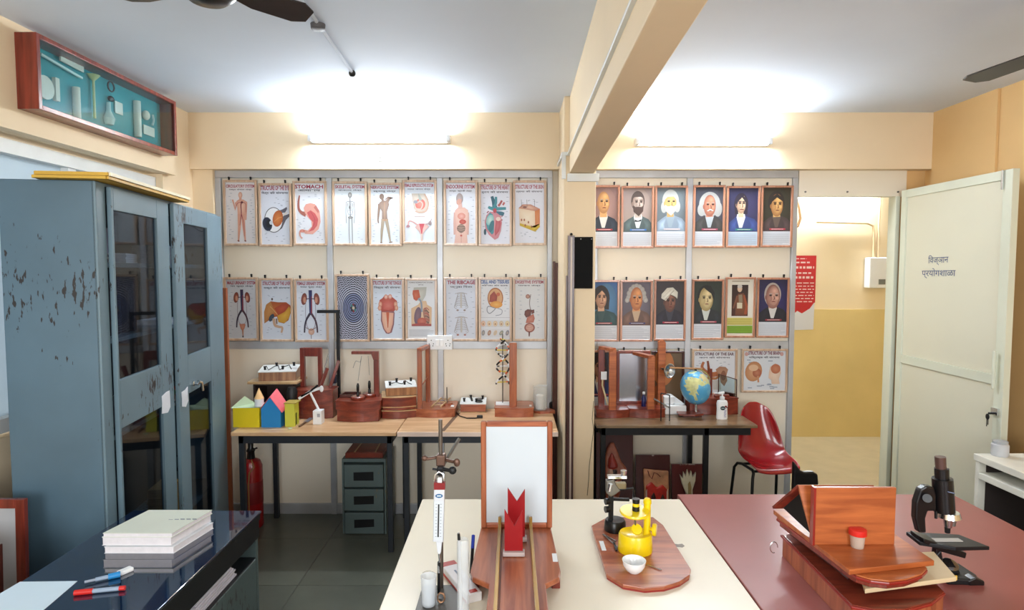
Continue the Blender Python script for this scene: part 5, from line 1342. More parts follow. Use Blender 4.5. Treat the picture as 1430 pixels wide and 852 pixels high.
# arch on base with track and disc
P = base_on(606, 583); t = thing('wooden_arch', 'tall wooden arch on a boat-shaped base in front of the switchboard', 'apparatus', P); L = at(t)
w = L(636,582).x-L(578,582).x; hb = L(606,571).z
boat_part(t, w, 0.22, hb, bulge=0.03, m=teak_h, top=teak_h)
A_, B_ = L(586.5,560,0.02), L(598,560,0.19)
zA_, zB_ = L(586,488,0.02).z, L(598,482,0.19).z
MB().box(A_.x-0.015, A_.x+0.015, 0.005, 0.03, hb, zA_).build('post', teak, t, bevel=0.002)
MB().box(B_.x-0.015, B_.x+0.015, 0.18, 0.205, hb, zA_).build('post', teak, t, bevel=0.002)
MB().bar((A_.x, 0.005, zA_-0.001), (B_.x, 0.205, zA_-0.001), 0.03, 0.022).build('top_bar', teak_h, t, bevel=0.002)
MB().cyl((A_.x, 0.02, hb+0.13), (B_.x, 0.19, hb+0.17), 0.004, n=8).build('cross_pin', teak, t)
for k in (0, 1):
    MB().bar((0.0+k*0.058-0.02, 0.02, hb+0.005), (0.035+k*0.058-0.01, 0.19, hb+0.03), 0.008, 0.008).build('track_rail', palewood, t)
for k in range(3): MB().bar((-0.012+k*0.012, 0.06+k*0.055, hb+0.012+k*0.007), (0.046+k*0.012, 0.06+k*0.055, hb+0.012+k*0.007), 0.006, 0.006).build('track_rung', palewood, t)
q = L(624,560,0.11)
MB().lathe([(0.035,0),(0.035,0.012)], (q.x,0.12,hb+0.002), 22).build('disc', teak_h, t, True)
MB().cyl((q.x,0.12,hb+0.01), (q.x,0.12,hb+0.115), 0.004, n=8).build('pin', steel, t, True)
MB().box(w*0.38, w*0.46, 0.05, 0.09, hb+0.001, hb+0.003).build('sticker', paper, t)
# white panel meter on a dusty board
P = base_on(661, 577); t = thing('board_scrap', 'thin dusty board under the white panel meter', 'board', P)
MB().prism([(-0.10,-0.012),(0.085,-0.006),(0.09,0.06),(0.03,0.075),(-0.06,0.07),(-0.095,0.04)], 0, 0.008).build('board', palewood, t)
meter(P+Vector((-0.002,0.0,0.009)), 0.165, 0.11, 0.048, 'wooden meter with white panel, knife switch and two round dials', 0.0, teak_h, cords=False, seed=2)
pts = [base_on(px, py, BT+0.008) for px, py in ((637,566),(636,574),(642,581),(652,584),(664,584),(670,583))]
t = thing('power_cord', 'black cord with plug curling round the white panel meter', 'cord', pts[0]); 
MB().tube([p-pts[0] for p in pts], 0.004, 8).build('cable', black_pl, t, True)
MB().box(-0.018, 0.018, -0.01, 0.01, -0.004, 0.014, Matrix.Translation(pts[-1]-pts[0])).build('plug', black_pl, t, bevel=0.003)
# post on base with DNA model
P = base_on(718, 583); t = thing('wooden_post', 'thick upright wooden post on a boat-shaped base beside the helix', 'apparatus', P); L = at(t)
w = L(745,582).x-L(691,582).x; hb = L(718,570).z
boat_part(t, w, 0.2, hb, bulge=0.02, m=teak_h, top=teak_h)
A_ = L(716.5,540,0.05); zt_ = L(716,479,0.05).z
MB().box(A_.x-0.024, A_.x+0.024, 0.03, 0.07, hb, zt_).build('post', teak, t, bevel=0.004)
MB().box(w*0.40, w*0.46, 0.04, 0.08, hb+0.002, hb+0.0035).build('sticker', paper, t)
PD = P+Vector((L(702,560,0.09).x, 0.10, hb+0.002)); t = thing('helix_model', 'small coloured double helix model on a white stand', 'model', PD); L = at(t)
MB().box(-0.045, 0.05, -0.035, 0.035, 0, 0.012).build('stand_plate', white_pl, t, bevel=0.003)
zt_ = L(701,466).z; z0_, z1_ = L(701,536).z, L(701,474).z
MB().cyl((0,0,0.01), (0,0,zt_), 0.004, n=8).build('rod', steel, t, True)
n_h = 26; colr = [black_pl, white_pl, mat('orange_bead', (220,104,48), 0.4), mat('yellow_bead', (220,196,70), 0.4)]
prev = [None, None]
for i in range(n_h):
    a = i*0.33; z = z0_+(z1_-z0_)*i/(n_h-1)
    pts2 = [Vector((0.042*math.cos(a+s*PI), 0.042*math.sin(a+s*PI), z)) for s in (0, 1)]
    for s in (0, 1):
        if prev[s] is not None:
            MB().cyl(prev[s], pts2[s], 0.0058, n=8).build('backbone_link', colr[(i//2) % 2 if i % 7 else 2], t, True)
        prev[s] = pts2[s]
    if i % 3 == 1:
        MB().cyl(pts2[0], pts2[0]*0.5+Vector((0,0,z*0.5)), 0.004, n=6).build('base_rung', colr[2 if i % 2 else 0], t, True)
        MB().cyl(pts2[0]*0.5+Vector((0,0,z*0.5)), pts2[1], 0.004, n=6).build('base_rung', colr[3 if i % 2 else 1], t, True)
# disc with beaker and candle
P = base_on(761, 578); t = thing('wooden_disc', 'flat teardrop wooden board at the table corner by the pillar', 'board', P)
MB().prism([(-0.075,0.05),(-0.07,0.0),(-0.03,-0.018),(0.03,-0.012),(0.065,0.0),(0.068,0.03),(0.05,0.07),(0.0,0.10),(-0.05,0.09)], 0, 0.018).build('board', teak_h, t, bevel=0.002)
PB = P+Vector((-0.028, 0.045, 0.019)); t = thing('beaker', 'clear glass beaker round a white candle by the pillar', 'beaker', PB)
MB().lathe([(0.0,0.002),(0.044,0.002),(0.046,0.006),(0.046,0.15),(0.05,0.155),(0.048,0.156),(0.0435,0.15),(0.0435,0.005),(0.0,0.005)], n=28).build('glass_wall', mat('hazy_beaker', (226,232,230), 0.1, alpha=0.22, var=0.0), t, True)
tag(MB().lathe([(0.0,0),(0.026,0),(0.026,0.085),(0.02,0.092),(0.0,0.09)], PB+Vector((-0.004,0,0.006)), 20).build('candle', mat('white_wax', (232,230,224), 0.4), smooth=True), 'thick white candle inside the clear beaker', 'candle')
P = base_on(772, 575)+Vector((0.0,0.09,0.0)); tag(MB().box(P.x-0.02, P.x+0.03, P.y-0.03, P.y+0.03, P.z, P.z+0.05, None).build('black_block', black_pl, bevel=0.012), 'small black block behind the teardrop board', 'block')

# switchboard on the partition
A_ = W(597, 488, PY-0.03); B_ = W(632, 468, PY-0.03)
t = thing('switchboard', 'white electrical switchboard with two sockets and two switches', 'switchboard', ((A_.x+B_.x)/2, PY-0.024, A_.z)); w, h = B_.x-A_.x, B_.z-A_.z
MB().box(-w/2, w/2, -0.03, 0, 0, h).build('plate', white_pl, t, bevel=0.004)
for k in (-1, 1):
    MB().box(k*0.014-0.011, k*0.014+0.011, -0.037, -0.03, h*0.28, h*0.72).build('switch', mat('bright_switch', (246,246,246), 0.3), t, bevel=0.002)
    so = MB()
    for ax, az in ((0,0.66),(-0.014,0.42),(0.014,0.42),(-0.011,0.28),(0.011,0.28)): so.cyl((k*w*0.33+ax,-0.0305,h*az), (k*w*0.33+ax,-0.031,h*az), 0.0035, n=8)
    so.build('socket_holes', black_pl, t)

# ------------------------------------------------------------------ under the back tables
P = Vector((W(352, 700, 3.84).x, 3.84, 0)); t = thing('fire_extinguisher', 'red fire extinguisher with black valve under the plywood table', 'extinguisher', P); L = at(t)
zs_, zn = L(352,640).z, L(352,613).z
MB().lathe([(0.062,0),(0.068,0.01),(0.068,zs_-0.05),(0.055,zs_-0.015),(0.028,zs_),(0.0,zs_)], n=26).build('body', mat('extinguisher_red', (150,16,20), 0.3, coat=0.3), t, True)
MB().lathe([(0.026,zs_-0.002),(0.022,zs_+0.04),(0.028,zs_+0.05),(0.016,zs_+0.07),(0.02,zn),(0,zn)], n=16).build('valve', black_pl, t, True)
MB().bar((0,-0.01,zs_+0.05), (0.05,-0.03,zs_+0.075), 0.016, 0.01).build('lever', black_pl, t)
MB().tube([(0.02,-0.04,zs_-0.0),(0.045,-0.062,zs_-0.04),(0.02,-0.075,zs_-0.07),(0.012,-0.074,zs_-0.15),(0.012,-0.074,0.08)], 0.005, 8).build('hose', mat('tan_hose', (150,106,60), 0.5), t, True)
MB().lathe([(0.0685,0.16),(0.069,0.161),(0.069,0.30),(0.0685,0.301)], n=26).build('label_band', mat('dull_red_label', (120,20,24), 0.5), t, True)
# drawer unit
Yd = 3.72; x0, x1 = W(478, 690, Yd).x, W(539, 690, Yd).x; zt_ = W(508, 641, Yd).z
t = thing('drawer_unit', 'small grey-green steel drawer unit with three drawers under the table', 'drawers', ((x0+x1)/2, Yd, 0)); w = (x1-x0)/2; L = at(t)
dr_m = worn_steel('grey_green_drawer_paint', (92, 108, 108), (128, 112, 76), 0.6)
MB().box(-w, -w+0.01, 0, 0.28, 0, zt_).build('side_panel', dr_m, t); MB().box(w-0.01, w, 0, 0.28, 0, zt_).build('side_panel', dr_m, t)
MB().box(-w+0.01, w-0.01, 0, 0.28, zt_-0.02, zt_).build('top_panel', dr_m, t); MB().box(-w+0.01, w-0.01, 0.27, 0.28, 0, zt_-0.02).build('back_panel', dr_m, t)
zz_ = [L(508,649).z, L(508,680).z, L(508,683).z, L(508,713).z, L(508,716).z, L(508,745).z]
for k in range(3):
    a_, b_ = zz_[2*k+1], zz_[2*k]
    d = MB().box(-w+0.014, w-0.014, -0.008, 0.26, a_, b_).build('drawer', dr_m, t, bevel=0.003)
    MB().prismy([(-0.062,(a_+b_)/2-0.028),(0.062,(a_+b_)/2-0.028+0.004*k),(0.062,(a_+b_)/2+0.028),(-0.062,(a_+b_)/2+0.024)], -0.0095, -0.008).build('label_holder', black_iron, d)
P = Vector(((x0+x1)/2, Yd+0.02, zt_)); t = thing('slatted_board', 'dark red board with two pale strips lying on the drawer unit', 'board', P)
M = Matrix.Rotation(0.32, 4, 'X')
MB().box(-0.12, 0.115, 0, 0.22, 0.0, 0.03).build('block', redwood_h, t, bevel=0.002)
MB().box(-0.115, 0.11, 0.01, 0.2, 0.03, 0.034, Matrix.Rotation(0.06, 4, 'X')).build('lid', redwood_h, t)
for x in (-0.06, 0.07): MB().bar((x,0.0,0.038), (x*0.9,0.2,0.052), 0.008, 0.004).build('strip', palewood, t)

# ------------------------------------------------------------------ on the dark side table
def arch(label, base_px, w_px, front, back, topf, topb, dd_, hb_px, m, rear=True):
    P = base_on(base_px[0], base_px[1]); t = thing('wooden_arch', label, 'apparatus', P, 0, 'wooden arches on the side table'); L = at(t)
    w = unit(w_px, P.y); hb = L(base_px[0], hb_px).z
    boat_part(t, w, 0.10, hb, bulge=0.025, m=m, top=m)
    A_ = L(front, 560, -0.005); B_ = L(back, 540, dd_); zA = L(front, topf, 0).z
    MB().box(A_.x-0.022, A_.x+0.022, -0.02, 0.008, hb*0.15, zA).build('post', teak_o, t, bevel=0.002)
    if rear: MB().box(B_.x-0.02, B_.x+0.02, dd_, dd_+0.026, hb, zA-0.010).build('post', redwood, t, bevel=0.002)
    MB().bar((A_.x, -0.02, zA), (B_.x, dd_+0.026, zA), 0.044, 0.02).build('top_bar', teak_h, t, bevel=0.002)
    return t, L, hb, P
t, L, hb, P = arch('wooden arch nearest the pillar on the dark side table', (856, 583), 47, 855, 840, 488, 481, 0.075, 572, redwood_h)
MB().tube([L(842,520,0.06), L(841,538,0.06), L(846,556,0.05), L(849,566,0.04)], 0.006, 6).build('cord', mat('cream_cord', (206,190,150), 0.6), t, True)
MB().box(L(839,530,0.06).x, L(847,530,0.06).x, 0.05, 0.06, L(840,530,0.06).z, L(840,519,0.06).z).build('tag', paper, t)
t, L, hb, P = arch('second wooden arch in front of the red framed mirror', (904, 583), 50, 908.5, 888, 498, 487, 0.125, 571, redwood_h, False)
P = Vector((W(883, 560, 3.94).x, 3.94, BT+0.055)); t = thing('framed_mirror', 'rectangular mirror in a dark red frame behind the second arch', 'mirror', P); L = at(t)
x0, x1, z0, z1 = L(861,520).x, L(908,520).x, 0.0, L(884,491).z
for bb in ((x0,x0+0.02,z0,z1),(x1-0.02,x1,z0,z1),(x0+0.02,x1-0.02,z0,z0+0.018),(x0+0.02,x1-0.02,z1-0.014,z1)):
    MB().box(bb[0], bb[1], 0, 0.02, bb[2], bb[3]).build('frame_bar', redwood, t, bevel=0.002)
MB().box(x0+0.02, x1-0.02, 0.008, 0.014, z0+0.018, z1-0.014).build('mirror_glass', mat('grey_mirror', (176,180,188), 0.22, 0.9, var=0.02), t)
MB().box(x0, x1, -0.03, 0.06, -0.055, 0.0).build('foot_block', redwood_h, t, bevel=0.003)
P = base_on(899, 560, BT+0.06)
P = Vector((W(899, 558, 3.86).x, 3.86, BT+0.052)); t = thing('blue_bottle', 'small dark blue bottle in front of the mirror', 'bottle', P)
MB().lathe([(0.014,0),(0.015,0.004),(0.015,0.06),(0.007,0.075),(0.007,0.085)], n=16).build('body', mat('navy_plastic', (28,32,92), 0.3), t, True)
MB().lathe([(0.009,0.084),(0.009,0.098),(0,0.099)], n=14).build('cap', white_pl, t, True)
# tall rounded post with reflector and rod
P = Vector((W(923.5, 575, 3.93).x, 3.93, BT)); t = thing('reflector_stand', 'tall round-topped wooden post with silver reflector and pointing rod', 'apparatus', P); L = at(t)
zt_ = L(924,475).z
MB().prismy([(-0.024,0.02)]+[(0.024,0.02)]+arc(0, zt_-0.024, 0.024, 0, 180, 10), 0, 0.03).build('post', teak_o, t, bevel=0.002)
MB().box(-0.04, 0.03, -0.02, 0.07, 0, 0.03).build('base', redwood_h, t, bevel=0.003)
c_ = L(935,518,-0.09)
M = Matrix.Translation(c_) @ Matrix.Rotation(0.45, 4, 'Z') @ Matrix.Rotation(-PI/2, 4, 'X')
MB().lathe([(0.012,-0.03),(0.03,-0.022),(0.044,0.0),(0.047,0.002),(0.044,0.003),(0.03,-0.018),(0.01,-0.026)], (0,0,0), 24, Matrix.Translation(c_) @ Matrix.Rotation(0.5, 4, 'Z') @ Matrix.Rotation(PI/2, 4, 'X')).build('reflector', chrome, t, True)
MB().ball(c_+Vector((0.004,-0.012,0.0)), 0.013, n=14, m=8).build('bulb', mat('bulb_glass', (236,236,230), 0.15), t, True)
MB().cyl(c_+Vector((0,0,0.02)), L(981,515,-0.12), 0.005, n=8).build('pointing_rod', mat('tan_rod', (176,128,84), 0.4), t, True)
MB().bar((0,0.0,c_.z), (c_.x,c_.y,c_.z), 0.012, 0.012).build('bracket', steel, t)
# globe
P = base_on(969, 583); t = thing('globe', 'tilted terrestrial globe on a small red-brown board', 'globe', P, 0); L = at(t)
MB().prism([(-0.10,-0.005),(0.0,-0.022),(0.062,0.0),(0.06,0.05),(0.0,0.08),(-0.09,0.075)], 0.012, 0.024).build('base_board', redwood_h, t, bevel=0.002)
MB().box(-0.07, 0.05, 0.0, 0.06, 0, 0.012).build('base_foot', darkwood, t)
c_ = L(971,541,0.03); rx_, rz_ = unit(20.5, P.y), unit(24.5, P.y)
gm, gnt, gb = base_mat('globe_map_print')
tc = gnt.nodes.new('ShaderNodeTexCoord'); nz = gnt.nodes.new('ShaderNodeTexNoise'); nz.inputs['Scale'].default_value = 13; nz.inputs['Detail'].default_value = 4
gnt.links.new(tc.outputs['Object'], nz.inputs['Vector'])
rp = gnt.nodes.new('ShaderNodeValToRGB'); rp.color_ramp.interpolation = 'LINEAR'
for pos, c in ((0.0,(56,138,196)),(0.56,(92,172,214)),(0.575,(200,206,150)),(0.66,(190,186,120)),(0.75,(190,156,120))):
    e_ = rp.color_ramp.elements.new(pos); e_.color = rgb(c)
rp.color_ramp.elements.remove(rp.color_ramp.elements[-1])
gnt.links.new(nz.outputs['Fac'], rp.inputs['Fac']); gnt.links.new(rp.outputs['Color'], gb.inputs['Base Color'])
gb.inputs['Roughness'].default_value = 0.3
gl_ = MB().ball((0,0,0), rx_, rx_*1.08, rz_, 36, 20).build('map_ball', gm, t, True); gl_.location = c_
gl_.rotation_euler = (0.0, -0.25, 0)
# continents as raised paper gores on the ball: one big pale-yellow landmass facing out
def on_ball(lon, lat, k=1.006):
    a, b = math.radians(lon), math.radians(lat)
    return Vector((rx_*k*math.cos(b)*math.sin(a), -rx_*1.08*k*math.cos(b)*math.cos(a), rz_*k*math.sin(b)))
def land(pts, m, nm):
    me = MB(); n = len(pts); mx_ = sum(p[0] for p in pts)/n; my_ = sum(p[1] for p in pts)/n
    v = []; f = []; K = 6
    for j in range(K+1):
        for p in pts:
            s_ = j/float(K); v.append(on_ball(mx_+(p[0]-mx_)*s_, my_+(p[1]-my_)*s_))
    for j in range(K):
        for i in range(n): f.append((j*n+i, j*n+(i+1)%n, (j+1)*n+(i+1)%n, (j+1)*n+i))
    me.add(v, f); o = me.build(nm, m, gl_, True); return o
land([(-62,40),(-45,52),(-20,50),(0,44),(14,36),(4,22),(-6,8),(-8,-14),(-18,-36),(-30,-34),(-36,-8),(-52,6),(-64,20)], mat('map_yellow', (206,206,146), 0.35, var=0.2, scale=40), 'printed_land')
land([(16,44),(40,52),(62,46),(60,28),(46,14),(36,24),(24,22)], mat('map_sand', (206,190,140), 0.35, var=0.25, scale=40), 'printed_land')
land([(-50,66),(0,62),(50,66),(60,76),(0,80),(-60,76)], mat('map_pale_green', (186,200,160), 0.35, var=0.2, scale=40), 'printed_land')
land([(30,-10),(50,-6),(60,-22),(44,-30),(30,-24)], mat('map_blue_pale', (110,180,216), 0.35, var=0.1, scale=30), 'printed_sea')
MB().cyl(L(972,575,0.03), L(972,565,0.03), 0.009, 0.007, n=12).build('pedestal', chrome, t, True)
arcp = [c_+Vector((math.sin(a)*(rx_+0.012), 0.0, math.cos(a)*(rz_+0.008))) for a in [math.radians(-8+i*9) for i in range(9)]]
MB().tube(arcp, 0.004, 6).build('meridian_arm', mat('olive_metal', (150,150,90), 0.4), t, True)
MB().cyl(c_+Vector((0,0,rz_-0.003)), c_+Vector((0,0,rz_+0.012)), 0.008, n=10).build('pole_cap', black_iron, t, True)
# white foam tray
P = base_on(944, 575, BT+0.02); P.y += 0.03
P = Vector((W(943, 572, 3.885).x, 3.885, BT)); t = thing('foam_block', 'white moulded foam block between reflector and globe', 'packaging', P, 0.0)
MB().box(-0.072, 0.068, -0.02, 0.10, 0.0, 0.06).build('slab', white_pl, t, bevel=0.008)
MB().box(-0.072, 0.0, 0.01, 0.10, 0.06, 0.115).build('raised_end', white_pl, t, bevel=0.01)
MB().prismy([(0.0,0.06),(0.068,0.06),(0.0,0.11)], 0.02, 0.095).build('sloping_side', white_pl, t, bevel=0.004)
# boat base with glass screen
P = Vector((W(997, 572, 3.88).x, 3.88, BT)); t = thing('glass_screen_base', 'large curved wooden base with a dark-edged glass screen behind the globe', 'apparatus', P); L = at(t)
w = unit(68, 3.88); hb = L(990,556).z
boat_part(t, w, 0.13, hb, bulge=0.02)
MB().prism([(w*0.02,-0.01),(w*0.34,0.02),(w*0.36,0.06),(w*0.02,0.03)], hb+0.002, hb+0.016).build('raised_strip', redwood_h, t, bevel=0.002)
A_, B_ = L(1004,545,0.10), L(1030,555,0.01); zA_, zB_ = L(1004,523,0.10).z, L(1031,530,0.02).z
pa_, pb_ = Vector((A_.x,0.11,hb)), Vector((B_.x-0.004,0.02,hb))
MB().add([pa_, pb_, Vector((pb_.x,pb_.y,zB_)), Vector((pa_.x,pa_.y,zA_))], [(0,1,2,3)]).build('glass_sheet', thin_glass, t, solid=0.003)
MB().tube([pa_, Vector((pa_.x,pa_.y,zA_)), Vector((pb_.x,pb_.y,zB_)), pb_], 0.004, 6).build('screen_edging', darkwood, t)
tr_ = L(1012,545,0.1)
MB().bar((tr_.x,0.10,hb+0.012), (B_.x-0.01,0.04,hb+0.012), 0.02, 0.02).build('cleat', darkwood, t)
MB().bar((tr_.x-0.06,0.12,hb+0.008), (tr_.x-0.005,0.09,hb+0.008), 0.012, 0.008).build('paper_strip', paper, t)
MB().bar(L(993,556,0.09), L(993,515,0.09), 0.012, 0.012).build('upright', redwood, t)
# wire rack
P = base_on(929, 588); t = thing('wire_rack', 'small black wire rack at the front of the side table', 'rack', P); L = at(t)
fr_ = [L(923,578), L(923,549), L(935,552), L(935,580)]
for a_, b_ in ((0,1),(1,2),(2,3)): MB().cyl(fr_[a_], fr_[b_], 0.0035, n=6).build('wire', black_iron, t)
MB().cyl(Vector((fr_[0].x,0,0)), fr_[0], 0.0035, n=6).cyl(Vector((fr_[3].x,0,0)), fr_[3], 0.0035, n=6).build('wire', black_iron, t)
MB().cyl(L(913,557,0.05), L(936,570,0.0), 0.005, n=6).build('rod', steel, t)
# soap dispenser
P = base_on(1008, 585); t = thing('soap_dispenser', 'white pump soap bottle with dark round logo at the table edge', 'soap bottle', P); L = at(t)
w = unit(8, P.y)
hb_ = L(1008,558).z
pr = [(w*0.95,0),(w,0.01),(w*0.92,hb_*0.5),(w,hb_*0.8),(w*0.86,hb_*0.94),(w*0.35,hb_)]
o = MB().lathe(pr, n=24).build('bottle', white_pl, t, True); o.scale = (1, 0.62, 1)
MB().lathe([(0.013,hb_),(0.015,hb_+0.004),(0.015,hb_+0.018),(0.005,hb_+0.022),(0.005,hb_+0.04)], n=16).build('pump_collar', white_pl, t, True)
MB().bar((0.012,0,hb_+0.046), (-0.026,-0.004,hb_+0.04), 0.014, 0.012).build('pump_head', white_pl, t, bevel=0.003)
p = Print((0,0,100,200), w*1.7, hb_*0.8)
p.e(46, 52, 26, 26, '#1c3a44'); p.s_([(30,52),(62,52)], 8, '#c8d4d8'); p.e(76, 30, 12, 12, '#8a2c34'); p.e(86, 44, 7, 7, '#20242c')
for k in range(7): p.s_([(60,84+k*13),(60+22-(k%3)*4,84+k*13)], 7, '#9c98c8')
p.build('label_print', t, y=-w*0.66)

# ------------------------------------------------------------------ models leaning under the side table
def model_board(label, px0, px1, top_py, Yb_, lean, draw, m):
    x0, x1 = W(px0, 650, Yb_).x, W(px1, 650, Yb_).x; zt_ = W((px0+px1)/2, top_py, Yb_+0.05).z
    t = thing('model_board', label, 'model board', ((x0+x1)/2, Yb_, 0), 0, 'painted relief boards under the side table', rx=-lean)
    MB().box(-(x1-x0)/2, (x1-x0)/2, 0, 0.018, 0, zt_/math.cos(lean)).build('board', m, t, bevel=0.002)
    draw(t, x1-x0, zt_/math.cos(lean))
maroon_b = mat('dark_maroon_paint', (66, 16, 18), 0.3, coat=0.2)
Yb_ = 3.86
def relief(t, name, pts, depth, m, cx=0, cz=0):
    MB().prismy([(cx+a, cz+b) for a, b in pts], -depth, 0).build(name, m, t, bevel=depth*0.4, seg=2)
def tissue(name, c): return mat(name, c, 0.3, var=0.3, scale=22, coat=0.3)
def dr_frog(t, w, h):
    u = unit(1, Yb_)
    q = lambda px, py: ((px-859)*u, W(859, py, Yb_).z)
    pts = [q(*k) for k in ((853,618),(858,619),(863,632),(868,645),(874,652),(876,658),(869,664),(866,690),(862,700),(846,700),(845,670),(844,640),(848,626))]
    relief(t, 'organ_relief', pts, 0.03, tissue('flesh_brown', (160,92,70)))
    relief(t, 'lobe', [q(*k) for k in ((849,640),(854,630),(860,642),(864,652),(856,656),(847,654))], 0.045, tissue('flesh_red', (150,44,36)))
    relief(t, 'lobe', [q(*k) for k in ((846,662),(852,650),(858,660),(852,676))], 0.045, tissue('flesh_pale', (196,160,140)))
    relief(t, 'cavity', [q(*k) for k in ((852,656),(862,654),(862,672),(853,670))], 0.04, mat('flesh_dark', (40,22,24), 0.4))
    relief(t, 'lobe', [q(*k) for k in ((858,672),(866,668),(864,692),(856,692))], 0.04, tissue('flesh_rust', (168,74,44)))
model_board('tall dark maroon board with a brown relief of dissected organs', 833, 885, 603, Yb_, 0.05, dr_frog, maroon_b)
def dr_tooth(t, w, h):
    u = unit(1, Yb_); q = lambda px, py: ((px-913.5)*u, W(913, py, Yb_).z)
    relief(t, 'gum_relief', [q(*k) for k in ((899,655),(918,657),(935,658),(936,715),(901,715))], 0.02, tissue('gum_tan', (196,140,104)))
    relief(t, 'red_pulp', [q(*k) for k in ((902,678),(910,672),(918,680),(926,676),(934,684),(935,715),(903,715))], 0.026, tissue('pulp_red', (190,34,24)))
    relief(t, 'dark_root', [q(*k) for k in ((909,692),(914,684),(917,694),(916,715),(910,715))], 0.03, mat('root_dark', (48,14,16), 0.4))
    relief(t, 'dark_root', [q(*k) for k in ((922,696),(926,686),(930,696),(929,715),(922,715))], 0.03, mat('root_dark', (48,14,16), 0.4))
    for a_, b_ in ((902, 904),(931.5, 933.5)): relief(t, 'enamel_edge', [q(a_,686), q(b_,682), q(b_,715), q(a_,715)], 0.03, mat('enamel', (226,206,190), 0.3))
    pts = [q(*k) for k in ((905,657),(907,664),(911,669),(914,660),(919,662),(923,666))]
    MB().tube([(a, -0.021, b) for a, b in pts], 0.003, 6).build('vessel', mat('vessel_maroon', (96,20,24), 0.4), t)
    p = Print((0,0,60,20), 0.06, 0.02); p.e(30, 9, 8, 5, '#a08c8c', '#c0b0b0'); o = p.build('title_print', t, y=-0.0005); o.location.z = W(913, 640, Yb_).z
model_board('maroon board with a relief section of red teeth roots', 889, 937, 634, Yb_, 0.06, dr_tooth, maroon_b)
def dr_root(t, w, h):
    u = unit(1, Yb_); q = lambda px, py: ((px-962)*u, W(962, py, Yb_).z)
    relief(t, 'petal_tube', [q(*k) for k in ((950,663),(954,669),(955,659),(958,666),(960.5,656),(963,665),(966,658),(968,667),(973,660),(972,672),(968,684),(968,715),(960,715),(959,690),(953,676))], 0.022, mat('ivory_petal', (214,208,184), 0.35, var=0.1, scale=20))
    relief(t, 'inner_stalk', [q(*k) for k in ((961,676),(964,672),(966,680),(965,715),(962,715))], 0.03, mat('tan_stalk', (170,148,100), 0.4))
    p = Print((0,0,100,20), 0.1, 0.016); p.text('L. S. OF', 2, 50, 4, 16, '#c0b4b0', 0.01); p.s_([(56,10),(98,10)], 9, '#a89c98'); o = p.build('title_print', t, y=-0.0005); o.location.z = W(962, 652, Yb_).z
model_board('smaller maroon board with an ivory crown-like relief', 940, 984, 647, Yb_, 0.08, dr_root, mat('maroon_paint', (88, 26, 28), 0.3, coat=0.2))

# ------------------------------------------------------------------ red chair
P = Vector((G(1080, 657, 0.45).x+0.015, G(1080, 657, 0.45).y+0.17, 0)); t = thing('chair', 'red moulded plastic chair with black tube legs beside the side table', 'chair', P); L = at(t)
# one-piece shell: profile from backrest top down and forward to the seat lip (y back to front), swept across the width
zt_ = W(1048, 562, P.y+0.13).z
prof = [(0.150,zt_,0.045),(0.148,zt_-0.012,0.075),(0.142,zt_-0.05,0.098),(0.130,zt_-0.12,0.122),(0.112,zt_-0.20,0.142),(0.090,zt_-0.27,0.152),(0.045,zt_-0.325,0.155),(-0.02,0.445,0.155),(-0.09,0.445,0.152),(-0.14,0.452,0.148),(-0.165,0.445,0.140),(-0.175,0.425,0.132)]
v = []; f = []; nn = 15
for i, (y, z, hw_) in enumerate(prof):
    for k in range(nn):
        s_ = -1+2.0*k/(nn-1)
        wing = abs(s_)**2.6
        if i < 6: v.append((s_*hw_, y-0.055*wing*min(1, i/3.0), z-0.012*abs(s_)**4*(i < 2)))
        else: v.append((s_*hw_, y-0.01*wing*(i < 8), z+0.045*wing*(1 if i < 9 else 0.4)))
for i in range(len(prof)-1):
    for k in range(nn-1): f.append((i*nn+k, i*nn+k+1, (i+1)*nn+k+1, (i+1)*nn+k))
sh = MB().add(v, f).build('seat_shell', red_pl, t, True, solid=0.008)
sh.rotation_euler = (0, 0, 0.12)
md = sh.modifiers.new('smooth_shell', 'SUBSURF'); md.levels = 1; md.render_levels = 2
R_ = Matrix.Rotation(0.12, 4, 'Z')
for sx in (-1, 1):
    p0 = [(sx*0.165,-0.15,0.0),(sx*0.145,-0.13,0.39),(sx*0.135,-0.12,0.42),(sx*0.125,-0.09,0.428),(sx*0.125,0.04,0.428),(sx*0.135,0.08,0.42),(sx*0.145,0.10,0.39),(sx*0.165,0.14,0.0)]
    MB().tube([R_ @ Vector(q) for q in p0], 0.009, 10).build('leg_loop', black_iron, t, True)
for y in (-0.10, 0.05): MB().cyl(R_ @ Vector((-0.125,y,0.424)), R_ @ Vector((0.125,y,0.424)), 0.008, n=10).build('cross_bar', black_iron, t, True)
# black chair seen over the maroon table
P = Vector((W(1126, 690, 2.62).x, 2.62, 0)); t = thing('chair', 'black chair mostly hidden behind the maroon table and wooden tent', 'chair', P); L = at(t)
zt_ = L(1130,659).z; zp = L(1115,640).z
x0, x1 = L(1108,680).x, L(1142,680).x
MB().prismy([(x0,0.50),(x1+0.0,0.50),(x1+0.004,zt_-0.05),(x1,zt_-0.012),(x1-0.02,zt_),(x1-0.06,zt_-0.002),(x0+0.03,zt_+0.006),(x0+0.012,zt_+0.03),(x0,zt_+0.045)], 0.0, 0.025).build('backrest', black_pl, t, bevel=0.006)
MB().box(x0, x1, -0.10, 0.0, 0.43, 0.46).build('seat', black_pl, t, bevel=0.008)
for sx in (x0+0.01, x1-0.01):
    for sy in (-0.09, 0.012): MB().cyl((sx,sy,0), (sx,sy,0.5 if sy > 0 else 0.43), 0.009, n=8).build('leg', black_iron, t, True)

